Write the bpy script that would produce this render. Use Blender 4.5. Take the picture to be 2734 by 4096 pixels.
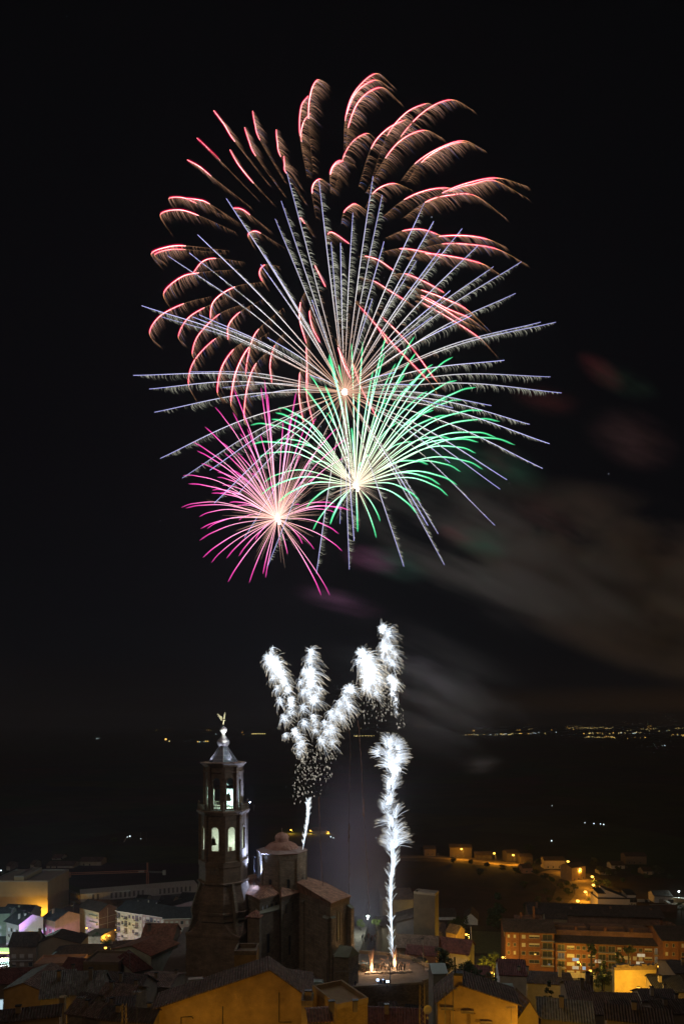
import bpy, math, random
from mathutils import Vector, Matrix, geometry
R = math.radians
sc = bpy.context.scene
for o in list(bpy.data.objects):
    bpy.data.objects.remove(o)
F, CX, HY = 700.0, 341.5, 722.0        # focal length and horizon of the 683 x 1024 frame

# ---------------------------------------------------------------- camera
cam_d = bpy.data.cameras.new('camera'); cam = bpy.data.objects.new('camera', cam_d)
sc.collection.objects.link(cam); sc.camera = cam
cam_d.sensor_fit = 'VERTICAL'; cam_d.sensor_height = 36; cam_d.sensor_width = 24
cam_d.lens = F / 1024 * 36
cam_d.shift_y = (HY - 512) / 1024
cam_d.clip_start = 0.5; cam_d.clip_end = 60000
cam.location = (0, 0, 0); cam.rotation_euler = (R(90), 0, 0)

# ---------------------------------------------------------------- sky
w = bpy.data.worlds.new('World'); sc.world = w; w.use_nodes = True
nt = w.node_tree; N = nt.nodes; L = nt.links
bg = N['Background']
tc = N.new('ShaderNodeTexCoord'); sep = N.new('ShaderNodeSeparateXYZ'); L.new(tc.outputs['Generated'], sep.inputs[0])
ramp = N.new('ShaderNodeValToRGB')
L.new(sep.outputs['Z'], ramp.inputs[0])
cr = ramp.color_ramp; cr.elements[0].position = 0.0; cr.elements[0].color = (0.0062, 0.0046, 0.0046, 1)
cr.elements[1].position = 0.9; cr.elements[1].color = (0.0018, 0.0020, 0.0024, 1)
e = cr.elements.new(0.10); e.color = (0.0036, 0.0038, 0.0052, 1)
e = cr.elements.new(0.35); e.color = (0.0026, 0.0025, 0.0036, 1)
# glow of far towns low on the right
gx = N.new('ShaderNodeMapRange'); L.new(sep.outputs['X'], gx.inputs[0]); gx.inputs[1].default_value = 0.02; gx.inputs[2].default_value = 0.45
gz = N.new('ShaderNodeMapRange'); L.new(sep.outputs['Z'], gz.inputs[0]); gz.inputs[1].default_value = 0.05; gz.inputs[2].default_value = 0.004
gm = N.new('ShaderNodeMath'); gm.operation = 'MULTIPLY'; L.new(gx.outputs[0], gm.inputs[0]); L.new(gz.outputs[0], gm.inputs[1])
gc = N.new('ShaderNodeMix'); gc.data_type = 'RGBA'; gc.blend_type = 'ADD'
L.new(gm.outputs[0], gc.inputs[0]); L.new(ramp.outputs[0], gc.inputs[6]); gc.inputs[7].default_value = (0.060, 0.027, 0.005, 1)
# a few stars
vo = N.new('ShaderNodeTexVoronoi'); vo.inputs['Scale'].default_value = 38; L.new(tc.outputs['Generated'], vo.inputs['Vector'])
st = N.new('ShaderNodeMapRange'); L.new(vo.outputs['Distance'], st.inputs[0]); st.inputs[1].default_value = 0.034; st.inputs[2].default_value = 0.016
wn = N.new('ShaderNodeMath'); wn.operation = 'GREATER_THAN'; wn.inputs[1].default_value = 0.82
sc3 = N.new('ShaderNodeSeparateColor'); L.new(vo.outputs['Color'], sc3.inputs[0]); L.new(sc3.outputs[0], wn.inputs[0])
sm = N.new('ShaderNodeMath'); sm.operation = 'MULTIPLY'; L.new(st.outputs[0], sm.inputs[0]); L.new(wn.outputs[0], sm.inputs[1])
gt = N.new('ShaderNodeMath'); gt.operation = 'GREATER_THAN'; gt.inputs[1].default_value = 0.12; L.new(sep.outputs['Z'], gt.inputs[0])
sm2 = N.new('ShaderNodeMath'); sm2.operation = 'MULTIPLY'; L.new(sm.outputs[0], sm2.inputs[0]); L.new(gt.outputs[0], sm2.inputs[1])
sa = N.new('ShaderNodeMix'); sa.data_type = 'RGBA'; sa.blend_type = 'ADD'
L.new(sm2.outputs[0], sa.inputs[0]); L.new(gc.outputs[2], sa.inputs[6]); sa.inputs[7].default_value = (0.30, 0.36, 0.48, 1)
L.new(sa.outputs[2], bg.inputs['Color']); bg.inputs['Strength'].default_value = 0.62

# weak added fill imitating the town's warm ambient glow, from behind the camera
sun_d = bpy.data.lights.new('town_fill_light', 'SUN'); sun_d.energy = 0.14; sun_d.angle = R(25); sun_d.color = (1.0, 0.72, 0.48)
sun = bpy.data.objects.new('town_fill_light', sun_d); sc.collection.objects.link(sun)
sun.rotation_euler = (R(48), 0, R(-32))

# ---------------------------------------------------------------- render settings
vs = sc.view_settings; vs.view_transform = 'Standard'; vs.look = 'None'; vs.exposure = 0; vs.gamma = 1
cy = sc.cycles
cy.use_denoising = True
try: cy.denoiser = 'OPENIMAGEDENOISE'; cy.denoising_input_passes = 'RGB_ALBEDO_NORMAL'
except Exception: pass
cy.max_bounces = 4; cy.diffuse_bounces = 2; cy.glossy_bounces = 2; cy.transmission_bounces = 2
cy.volume_bounces = 0; cy.transparent_max_bounces = 64; cy.caustics_reflective = False; cy.caustics_refractive = False
cy.sample_clamp_indirect = 2.0; cy.use_light_tree = True
cy.volume_step_rate = 1.0; cy.volume_max_steps = 64

# ---------------------------------------------------------------- pixel helpers (the photo's pixels at 683 x 1024)
def V1(x, y): return (x*.15945, 800+y*.15945)
def V2(x, y): return (175+x*.15945, 800+y*.15945)
def V3(x, y): return (433.5+x*.15945, 800+y*.15945)
def D0(x, y): return (x*.07972, 875+y*.07972)
def D1(x, y): return (100+x*.07972, 875+y*.07972)
def D6(x, y): return (325+x*.07972, 875+y*.07972)
def D7(x, y): return (437.5+x*.07972, 875+y*.07972)
def D8(x, y): return (558.5+x*.07972, 875+y*.07972)
def DT(x, y): return (185+x*.06388, 700+y*.06388)
def CA(x, y): return ((286.8+x*.3292)*.43567, (114.7+y*.3292)*.43567)
def CB(x, y): return ((745.5+x*.3292)*.43567, (114.7+y*.3292)*.43567)
def CC(x, y): return ((286.8+x*.3296)*.43567, (630.8+y*.3296)*.43567)
def CE(x, y): return ((745.5+x*.3658)*.43567, (630.8+y*.3658)*.43567)
def CG(x, y): return ((544.8+x*.2743)*.43567, (1405+y*.2743)*.43567)
def at(p, Y): return Vector(((p[0]-CX)/F*Y, Y, (HY-p[1])/F*Y))

PROF = [(-60,-1.5),(0,-3),(20,-12),(40,-28),(70,-42),(100,-54),(140,-68),(180,-78),(240,-88),(320,-93),(500,-100),(900,-106),(2000,-112),(5000,-118),(22000,-125)]
def hz(Y):
    for (a, za), (b, zb) in zip(PROF, PROF[1:]):
        if Y <= b: return za+(zb-za)*(Y-a)/(b-a)
    return -125
def ground(p):
    """where the line of sight through a pixel meets the terrain"""
    t = (HY-p[1])/F
    Y = 150.0
    while Y < 21000 and t*Y > hz(Y): Y += max(.25, Y*.002)
    return at(p, Y)

# ---------------------------------------------------------------- scene helpers
COL = sc.collection
def tag(o, label=None, cat=None, group=None, kind=None):
    if label: o['label'] = label
    if cat: o['category'] = cat
    if group: o['group'] = group
    if kind: o['kind'] = kind
    return o
def thing(name, label, cat, loc=(0,0,0), rz=0, group=None):
    o = bpy.data.objects.new(name, None); COL.objects.link(o); o.location = loc; o.rotation_euler = (0,0,rz)
    o.empty_display_size = .5
    return tag(o, label, cat, group)
def link(name, me, parent=None, loc=(0,0,0), rz=0):
    o = bpy.data.objects.new(name, me); COL.objects.link(o)
    if parent is not None: o.parent = parent
    o.location = loc; o.rotation_euler = (0,0,rz)
    return o
def copy_tree(o, parent=None):
    c = o.copy(); COL.objects.link(c); c.parent = parent
    for ch in list(o.children): copy_tree(ch, c)
    return c

class MB:
    """collects shapes, then links them as one mesh"""
    def __init__(s): s.v = []; s.f = []; s.m = []
    def poly(s, pts, mi=0):
        n = len(s.v); s.v += [tuple(p) for p in pts]; s.f.append(tuple(range(n, n+len(pts)))); s.m.append(mi)
    def box(s, x0,y0,z0,x1,y1,z1, mi=0, M=None):
        n = len(s.v)
        P = [(x0,y0,z0),(x1,y0,z0),(x1,y1,z0),(x0,y1,z0),(x0,y0,z1),(x1,y0,z1),(x1,y1,z1),(x0,y1,z1)]
        if M is not None: P = [tuple(M @ Vector(p)) for p in P]
        s.v += P
        for q in ((0,3,2,1),(4,5,6,7),(0,1,5,4),(1,2,6,5),(2,3,7,6),(3,0,4,7)):
            s.f.append(tuple(n+i for i in q)); s.m.append(mi)
    def prism(s, pts, dv, mi=0):
        """closed solid: polygon pts swept by vector dv"""
        k = len(pts); n = len(s.v); dv = Vector(dv)
        s.v += [tuple(p) for p in pts] + [tuple(Vector(p)+dv) for p in pts]
        s.f.append(tuple(range(n+k-1, n-1, -1))); s.f.append(tuple(range(n+k, n+2*k))); s.m += [mi, mi]
        for i in range(k):
            j = (i+1) % k
            s.f.append((n+i, n+j, n+k+j, n+k+i)); s.m.append(mi)
    def tube(s, pts, rad, sides=6, mi=0, cap=True):
        pts = [Vector(p) for p in pts]
        if not isinstance(rad, (list, tuple)): rad = [rad]*len(pts)
        n = len(s.v); k = sides
        for i, p in enumerate(pts):
            t = (pts[min(i+1, len(pts)-1)]-pts[max(i-1, 0)])
            if t.length < 1e-9: t = Vector((0,0,1))
            t.normalize()
            a = t.cross(Vector((0,1,0)) if abs(t.y) < .9 else Vector((1,0,0))); a.normalize(); b = t.cross(a)
            for j in range(k):
                q = 2*math.pi*j/k
                s.v.append(tuple(p+(a*math.cos(q)+b*math.sin(q))*rad[i]))
        for i in range(len(pts)-1):
            for j in range(k):
                j2 = (j+1) % k
                s.f.append((n+i*k+j, n+i*k+j2, n+(i+1)*k+j2, n+(i+1)*k+j)); s.m.append(mi)
        if cap:
            s.f.append(tuple(n+j for j in range(k-1,-1,-1))); s.f.append(tuple(n+(len(pts)-1)*k+j for j in range(k))); s.m += [mi, mi]
    def loft(s, rings, mi=0, cap=True):
        k = len(rings[0]); n = len(s.v)
        for r in rings: s.v += [tuple(p) for p in r]
        for i in range(len(rings)-1):
            for j in range(k):
                j2 = (j+1) % k
                s.f.append((n+i*k+j, n+i*k+j2, n+(i+1)*k+j2, n+(i+1)*k+j)); s.m.append(mi)
        if cap:
            s.f.append(tuple(n+j for j in range(k-1,-1,-1))); s.f.append(tuple(n+(len(rings)-1)*k+j for j in range(k))); s.m += [mi, mi]
    def lathe(s, prof, k=16, c=(0,0), mi=0, ph=0, sy=1):
        s.loft([[(c[0]+r*math.cos(2*math.pi*j/k+ph), c[1]+sy*r*math.sin(2*math.pi*j/k+ph), z) for j in range(k)] for r, z in prof], mi)
    def mesh(s, name, mats, smooth=False):
        me = bpy.data.meshes.new(name); me.from_pydata(s.v, [], s.f)
        for m in (mats if isinstance(mats, (list, tuple)) else [mats]): me.materials.append(m)
        me.polygons.foreach_set('material_index', s.m)
        if smooth: me.polygons.foreach_set('use_smooth', [True]*len(s.f))
        me.update(); return me
    def build(s, name, mats, parent=None, loc=(0,0,0), rz=0, smooth=False):
        return link(name, s.mesh(name, mats, smooth), parent, loc, rz)

# ---------------------------------------------------------------- materials
MATS = {}
def newmat(name):
    m = bpy.data.materials.new(name); m.use_nodes = True
    return m, m.node_tree.nodes, m.node_tree.links, m.node_tree.nodes['Principled BSDF']
def plaster(name, col, scale=.5, var=.25, rough=.9, bump=.3):
    if name in MATS: return MATS[name]
    m, N, L, b = newmat(name)
    tc = N.new('ShaderNodeTexCoord'); n1 = N.new('ShaderNodeTexNoise'); n1.inputs['Scale'].default_value = scale; n1.inputs['Detail'].default_value = 8
    n1.inputs['Roughness'].default_value = .65; L.new(tc.outputs['Object'], n1.inputs['Vector'])
    cr = N.new('ShaderNodeValToRGB'); L.new(n1.outputs['Fac'], cr.inputs[0])
    cr.color_ramp.elements[0].position = .3; cr.color_ramp.elements[0].color = (*[c*(1-var) for c in col], 1)
    cr.color_ramp.elements[1].position = .7; cr.color_ramp.elements[1].color = (*[min(.9, c*(1+var*.6)) for c in col], 1)
    L.new(cr.outputs[0], b.inputs['Base Color']); b.inputs['Roughness'].default_value = rough
    n2 = N.new('ShaderNodeTexNoise'); n2.inputs['Scale'].default_value = 6; n2.inputs['Detail'].default_value = 4; L.new(tc.outputs['Object'], n2.inputs['Vector'])
    bp = N.new('ShaderNodeBump'); bp.inputs['Strength'].default_value = bump; bp.inputs['Distance'].default_value = .08
    L.new(n2.outputs['Fac'], bp.inputs['Height']); L.new(bp.outputs[0], b.inputs['Normal'])
    MATS[name] = m; return m
def stone(name, col, bw=.9, bh=.45, mortar=.02, var=.3, bump=.6):
    if name in MATS: return MATS[name]
    m, N, L, b = newmat(name)
    tc = N.new('ShaderNodeTexCoord')
    # courses run level on every wall: u = x + y, v = z
    sp = N.new('ShaderNodeSeparateXYZ'); L.new(tc.outputs['Object'], sp.inputs[0])
    ad = N.new('ShaderNodeMath'); L.new(sp.outputs['X'], ad.inputs[0]); L.new(sp.outputs['Y'], ad.inputs[1])
    cb = N.new('ShaderNodeCombineXYZ'); L.new(ad.outputs[0], cb.inputs[0]); L.new(sp.outputs['Z'], cb.inputs[1])
    br = N.new('ShaderNodeTexBrick'); br.inputs['Scale'].default_value = 1; br.inputs['Brick Width'].default_value = bw; br.inputs['Row Height'].default_value = bh
    br.inputs['Mortar Size'].default_value = mortar; L.new(cb.outputs[0], br.inputs['Vector'])
    br.inputs['Color1'].default_value = (*col, 1); br.inputs['Color2'].default_value = (*[c*(1-var) for c in col], 1); br.inputs['Mortar'].default_value = (*[c*.55 for c in col], 1)
    n1 = N.new('ShaderNodeTexNoise'); n1.inputs['Scale'].default_value = .35; n1.inputs['Detail'].default_value = 9; n1.inputs['Roughness'].default_value = .7
    L.new(tc.outputs['Object'], n1.inputs['Vector'])
    mr = N.new('ShaderNodeMapRange'); mr.inputs[1].default_value = .3; mr.inputs[2].default_value = .7; mr.inputs[3].default_value = .5; mr.inputs[4].default_value = 1.25
    L.new(n1.outputs['Fac'], mr.inputs[0])
    mx = N.new('ShaderNodeMix'); mx.data_type = 'RGBA'; mx.blend_type = 'MULTIPLY'; mx.inputs[0].default_value = 1
    L.new(br.outputs['Color'], mx.inputs[6]); L.new(mr.outputs[0], mx.inputs[7]); L.new(mx.outputs[2], b.inputs['Base Color'])
    b.inputs['Roughness'].default_value = .9
    bp = N.new('ShaderNodeBump'); bp.inputs['Strength'].default_value = bump; bp.inputs['Distance'].default_value = .06
    L.new(br.outputs['Fac'], bp.inputs['Height']); bp.invert = True; L.new(bp.outputs[0], b.inputs['Normal'])
    MATS[name] = m; return m
def tiles(name, col, axis='X', pitch=.42, bump=1.0, var=.45):
    """rows of barrel tiles; axis = the local axis the ridge runs along"""
    if name+axis in MATS: return MATS[name+axis]
    m, N, L, b = newmat(name+axis)
    tc = N.new('ShaderNodeTexCoord')
    sp = N.new('ShaderNodeSeparateXYZ'); L.new(tc.outputs['Object'], sp.inputs[0])
    a, c = ('X', 'Y') if axis == 'X' else ('Y', 'X')
    m1 = N.new('ShaderNodeMath'); m1.operation = 'MULTIPLY'; m1.inputs[1].default_value = 2*math.pi/pitch; L.new(sp.outputs[a], m1.inputs[0])
    s1 = N.new('ShaderNodeMath'); s1.operation = 'SINE'; L.new(m1.outputs[0], s1.inputs[0])
    m2 = N.new('ShaderNodeMath'); m2.operation = 'MULTIPLY'; m2.inputs[1].default_value = 1/(pitch*1.1); L.new(sp.outputs[c], m2.inputs[0])
    f2 = N.new('ShaderNodeMath'); f2.operation = 'FRACT'; L.new(m2.outputs[0], f2.inputs[0])
    ad = N.new('ShaderNodeMath'); ad.operation = 'MULTIPLY_ADD'; ad.inputs[1].default_value = .5; L.new(f2.outputs[0], ad.inputs[0]); L.new(s1.outputs[0], ad.inputs[2])
    bp = N.new('ShaderNodeBump'); bp.inputs['Strength'].default_value = bump; bp.inputs['Distance'].default_value = .09; L.new(ad.outputs[0], bp.inputs['Height'])
    L.new(bp.outputs[0], b.inputs['Normal'])
    wn = N.new('ShaderNodeTexWhiteNoise'); wn.noise_dimensions = '3D'
    sn = N.new('ShaderNodeVectorMath'); sn.operation = 'SNAP'; sn.inputs[1].default_value = (pitch, pitch*1.1, 50) if axis == 'X' else (pitch*1.1, pitch, 50)
    L.new(tc.outputs['Object'], sn.inputs[0]); L.new(sn.outputs[0], wn.inputs['Vector'])
    n1 = N.new('ShaderNodeTexNoise'); n1.inputs['Scale'].default_value = .45; n1.inputs['Detail'].default_value = 7; L.new(tc.outputs['Object'], n1.inputs['Vector'])
    av = N.new('ShaderNodeMath'); av.operation = 'MULTIPLY_ADD'; av.inputs[1].default_value = .5; L.new(wn.outputs['Value'], av.inputs[0])
    L.new(n1.outputs['Fac'], av.inputs[2])
    mr = N.new('ShaderNodeMapRange'); mr.inputs[1].default_value = .35; mr.inputs[2].default_value = 1.1; mr.inputs[3].default_value = 1-var; mr.inputs[4].default_value = 1+var
    L.new(av.outputs[0], mr.inputs[0])
    mx = N.new('ShaderNodeMix'); mx.data_type = 'RGBA'; mx.blend_type = 'MULTIPLY'; mx.inputs[0].default_value = 1; mx.inputs[6].default_value = (*col, 1)
    L.new(mr.outputs[0], mx.inputs[7]); L.new(mx.outputs[2], b.inputs['Base Color']); b.inputs['Roughness'].default_value = .85
    MATS[name+axis] = m; return m
def simple(name, col, rough=.6, metal=0):
    if name in MATS: return MATS[name]
    m, N, L, b = newmat(name); b.inputs['Roughness'].default_value = rough; b.inputs['Metallic'].default_value = metal
    tc = N.new('ShaderNodeTexCoord'); n1 = N.new('ShaderNodeTexNoise'); n1.inputs['Scale'].default_value = 2; n1.inputs['Detail'].default_value = 5; L.new(tc.outputs['Object'], n1.inputs['Vector'])
    cr = N.new('ShaderNodeValToRGB'); L.new(n1.outputs['Fac'], cr.inputs[0])
    cr.color_ramp.elements[0].color = (*[c*.8 for c in col], 1); cr.color_ramp.elements[1].color = (*[min(1, c*1.15) for c in col], 1)
    L.new(cr.outputs[0], b.inputs['Base Color']); MATS[name] = m; return m
def glow(name, col, s, sample=False):
    if name in MATS: return MATS[name]
    m, N, L, b = newmat(name); N.remove(b); e = N.new('ShaderNodeEmission'); e.inputs[0].default_value = (*col, 1); e.inputs[1].default_value = s
    L.new(e.outputs[0], N['Material Output'].inputs[0])
    m.cycles.emission_sampling = 'AUTO' if sample else 'NONE'; MATS[name] = m; return m
def leafmat(name, col):
    if name in MATS: return MATS[name]
    m, N, L, b = newmat(name); tc = N.new('ShaderNodeTexCoord'); n1 = N.new('ShaderNodeTexNoise'); n1.inputs['Scale'].default_value = 1.3; n1.inputs['Detail'].default_value = 6
    L.new(tc.outputs['Object'], n1.inputs['Vector']); cr = N.new('ShaderNodeValToRGB'); L.new(n1.outputs['Fac'], cr.inputs[0])
    cr.color_ramp.elements[0].position = .35; cr.color_ramp.elements[0].color = (*[c*.6 for c in col], 1)
    cr.color_ramp.elements[1].position = .68; cr.color_ramp.elements[1].color = (*[c*1.5 for c in col], 1)
    L.new(cr.outputs[0], b.inputs['Base Color']); b.inputs['Roughness'].default_value = .7; MATS[name] = m; return m

def firemat():
    m, N, L, b = newmat('burning_stars'); N.remove(b); e = N.new('ShaderNodeEmission')
    a = N.new('ShaderNodeAttribute'); a.attribute_name = 'glow'; L.new(a.outputs['Color'], e.inputs[0])
    L.new(e.outputs[0], N['Material Output'].inputs[0]); m.cycles.emission_sampling = 'NONE'; return m
FIRE = firemat()

OCHRE = plaster('ochre_render', (.42,.30,.17)); CREAM = plaster('cream_render', (.55,.50,.42)); WHITE = plaster('white_render', (.72,.70,.68))
BEIGE = plaster('beige_render', (.45,.38,.30)); BROWNW = plaster('brown_render', (.26,.20,.15)); PINKW = plaster('salmon_render', (.42,.25,.19)); GREY = plaster('grey_render', (.33,.33,.31))
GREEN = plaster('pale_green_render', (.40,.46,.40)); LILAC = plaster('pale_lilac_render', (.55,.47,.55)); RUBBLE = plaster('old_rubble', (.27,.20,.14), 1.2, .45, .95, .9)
BRICKR = stone('red_brick', (.36,.19,.12), .5, .16, .012, .25, .2); BRICKO = stone('orange_brick', (.30,.125,.06), .5, .16, .012, .2, .2)
BRICKD = stone('dark_brick', (.24,.13,.10), .6, .2, .015, .25, .3); STONE = stone('church_ashlar', (.37,.30,.22), 1.0, .5, .03, .3, .7)
STONED = stone('tower_ashlar', (.34,.245,.17), .9, .42, .02, .25, .5); WALLST = stone('retaining_stone', (.26,.19,.14), .8, .4, .04, .45, .9)
CONC = plaster('concrete', (.40,.38,.36), 1.5, .3); METAL = simple('grey_metal', (.25,.26,.27), .45, .7); DARKM = simple('dark_metal', (.05,.05,.055), .5, .5)
WOODM = simple('dark_wood', (.10,.06,.04)); PANE = simple('window_pane', (.03,.035,.045), .45); SHUT = simple('roller_shutter', (.55,.53,.50)); FRAME = simple('window_frame', (.45,.42,.38))
SLATE = plaster('dark_slab', (.06,.055,.06), 1, .3); LEADM = simple('lead_sheet', (.17,.19,.23), .35, .3)
PW = glow('warm_pane', (1,.80,.5), .5); PY = glow('yellow_pane', (1,.62,.12), 1.6); PB = glow('blue_white_pane', (.7,.85,1), .45); PD = glow('dim_warm_pane', (1,.7,.4), .10)
ASPH = plaster('asphalt', (.07,.065,.06), .8, .3); PAVE = plaster('plaza_paving', (.22,.19,.175), .5, .3); SOIL = plaster('dry_field', (.055,.048,.032), .06, .5, .95, .5)
def T(col='red', ax='X'):
    c = {'red':(.30,.135,.085), 'brown':(.17,.11,.085), 'dark':(.085,.06,.055), 'pink':(.38,.20,.15), 'grey':(.20,.19,.175), 'black':(.045,.045,.055), 'wine':(.16,.06,.055)}[col]
    return tiles('tiles_'+col, c, ax)

# ---------------------------------------------------------------- terrain
def make_ground():
    ys = [-60,-30,0,10,20,30,40,55,70,85,100,110,120,130,140]+list(range(150, 520, 10))+[520,560,600,660,730,800,900,1000,1150,1300,1500,1750,2000,2400,3000,4000,5000,7000,10000,15000,22000]
    nx = 90
    vs_, fs = [], []
    rnd = random.Random(3)
    for Y in ys:
        for i in range(nx+1):
            k = (i/nx-.5)*2
            X = math.copysign(abs(k)**1.3, k)*(260+abs(Y)*1.1)
            z = hz(Y)
            if Y > 600: z += (math.sin(X*.004+Y*.003)+math.sin(X*.0017-Y*.002+1))*min(4, (Y-600)*.004)
            vs_.append((X, Y, z))
    for j in range(len(ys)-1):
        for i in range(nx):
            a = j*(nx+1)+i; fs.append((a, a+1, a+nx+2, a+nx+1))
    me = bpy.data.meshes.new('ground'); me.from_pydata(vs_, [], fs)
    m, N, L, b = newmat('fields')
    tc = N.new('ShaderNodeTexCoord'); n1 = N.new('ShaderNodeTexNoise'); n1.inputs['Scale'].default_value = .02; n1.inputs['Detail'].default_value = 12; n1.inputs['Roughness'].default_value = .7
    L.new(tc.outputs['Object'], n1.inputs['Vector'])
    v = N.new('ShaderNodeTexVoronoi'); v.inputs['Scale'].default_value = .009; L.new(tc.outputs['Object'], v.inputs['Vector'])
    cr = N.new('ShaderNodeValToRGB'); L.new(n1.outputs['Fac'], cr.inputs[0])
    cr.color_ramp.elements[0].position = .35; cr.color_ramp.elements[0].color = (.03,.032,.02,1); cr.color_ramp.elements[1].position = .65; cr.color_ramp.elements[1].color = (.10,.078,.05,1)
    mx = N.new('ShaderNodeMix'); mx.data_type = 'RGBA'; mx.blend_type = 'MULTIPLY'; mx.inputs[0].default_value = .6; L.new(cr.outputs[0], mx.inputs[6]); L.new(v.outputs['Color'], mx.inputs[7])
    L.new(mx.outputs[2], b.inputs['Base Color']); b.inputs['Roughness'].default_value = .95
    bp = N.new('ShaderNodeBump'); bp.inputs['Strength'].default_value = .8; bp.inputs['Distance'].default_value = 1; L.new(n1.outputs['Fac'], bp.inputs['Height']); L.new(bp.outputs[0], b.inputs['Normal'])
    me.materials.append(m)
    tag(link('ground', me), kind='structure')
make_ground()

def strip(name, pts, width, mat, lift=.12, dz=None):
    """a road that follows the terrain; pts are ground points"""
    P = []
    for a, b in zip(pts, pts[1:]):
        n = max(2, int((b-a).length/4))
        P += [a.lerp(b, i/n) for i in range(n)]
    P.append(pts[-1]); mb = MB(); rows = []
    for i, p in enumerate(P):
        t = P[min(i+1, len(P)-1)]-P[max(i-1, 0)]; s = Vector((t.y, -t.x, 0)).normalized()*width/2
        r = []
        for k in (-1, -.5, 0, .5, 1):
            q = p+s*k; r.append((q.x, q.y, hz(q.y)+lift))
        rows.append(r)
    for a, b in zip(rows, rows[1:]):
        for k in range(4): mb.poly((a[k], a[k+1], b[k+1], b[k]))
    return tag(mb.build(name, mat), kind='structure')

# ---------------------------------------------------------------- windows, blocks
WCACHE = {}
def win_mesh(w, h, kind):
    key = (round(w, 2), round(h, 2), kind)
    if key in WCACHE: return WCACHE[key]
    mb = MB(); f = .07
    mb.box(-w/2, -.06, 0, -w/2+f, .1, h); mb.box(w/2-f, -.06, 0, w/2, .1, h)
    mb.box(-w/2+f, -.06, h-f, w/2-f, .1, h); mb.box(-w/2-.08, -.12, -.08, w/2+.08, .1, 0)
    if w > 1.5: mb.box(-.03, -.05, 0, .03, .09, h-f)
    mb.box(-w/2+f, -.025, .001, w/2-f, .08, h-f, 1)
    if kind in ('half',):                       # shutter half down
        mb.box(-w/2+f+.01, -.04, h*.45, w/2-f-.01, -.026, h-f-.01, 2)
    pane = {'dark': PANE, 'shut': SHUT, 'warm': PW, 'yellow': PY, 'blue': PB, 'dim': PD, 'half': PANE, 'wood': WOODM, 'garage': simple('garage_door', (.30,.26,.22))}[kind]
    me = mb.mesh('window', [FRAME, pane, SHUT]); WCACHE[key] = me; return me
def add_window(root, face, u, v, w, h, kind, W, D):
    me = win_mesh(w, h, kind)
    loc, rz = {'F': ((u, 0, v), 0), 'L': ((0, u, v), R(-90)), 'R': ((W, u, v), R(90))}[face]
    nm = 'door' if kind in ('wood', 'garage') or h > 1.9 and v < .3 else 'window'
    return link(nm, me, root, loc, rz)
def add_balcony(root, face, u, v, w, W, D, d=1.1, solid=False, mats=None):
    mb = MB(); m = mats or [CONC, DARKM]
    mb.box(-w/2, -d, -.18, w/2, 0, 0, 0)
    if solid:
        mb.box(-w/2, -d, .002, w/2, -d+.1, .95, 0); mb.box(-w/2, -d+.1, .002, -w/2+.1, 0, .95, 0); mb.box(w/2-.1, -d+.1, .002, w/2, 0, .95, 0)
    else:
        mb.box(-w/2, -d, .9, w/2, -d+.05, .96, 1)
        n = max(3, int(w/.22))
        for i in range(n+1): mb.box(-w/2+i*(w-.03)/n, -d+.01, .002, -w/2+i*(w-.03)/n+.03, -d+.04, .9, 1)
        mb.box(-w/2, -d+.05, .9, -w/2+.05, 0, .96, 1); mb.box(w/2-.05, -d+.05, .9, w/2, 0, .96, 1)
    loc, rz = {'F': ((u, 0, v), 0), 'L': ((0, u, v), R(-90)), 'R': ((W, u, v), R(90))}[face]
    return mb.build('balcony', m, root, loc, rz)

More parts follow.
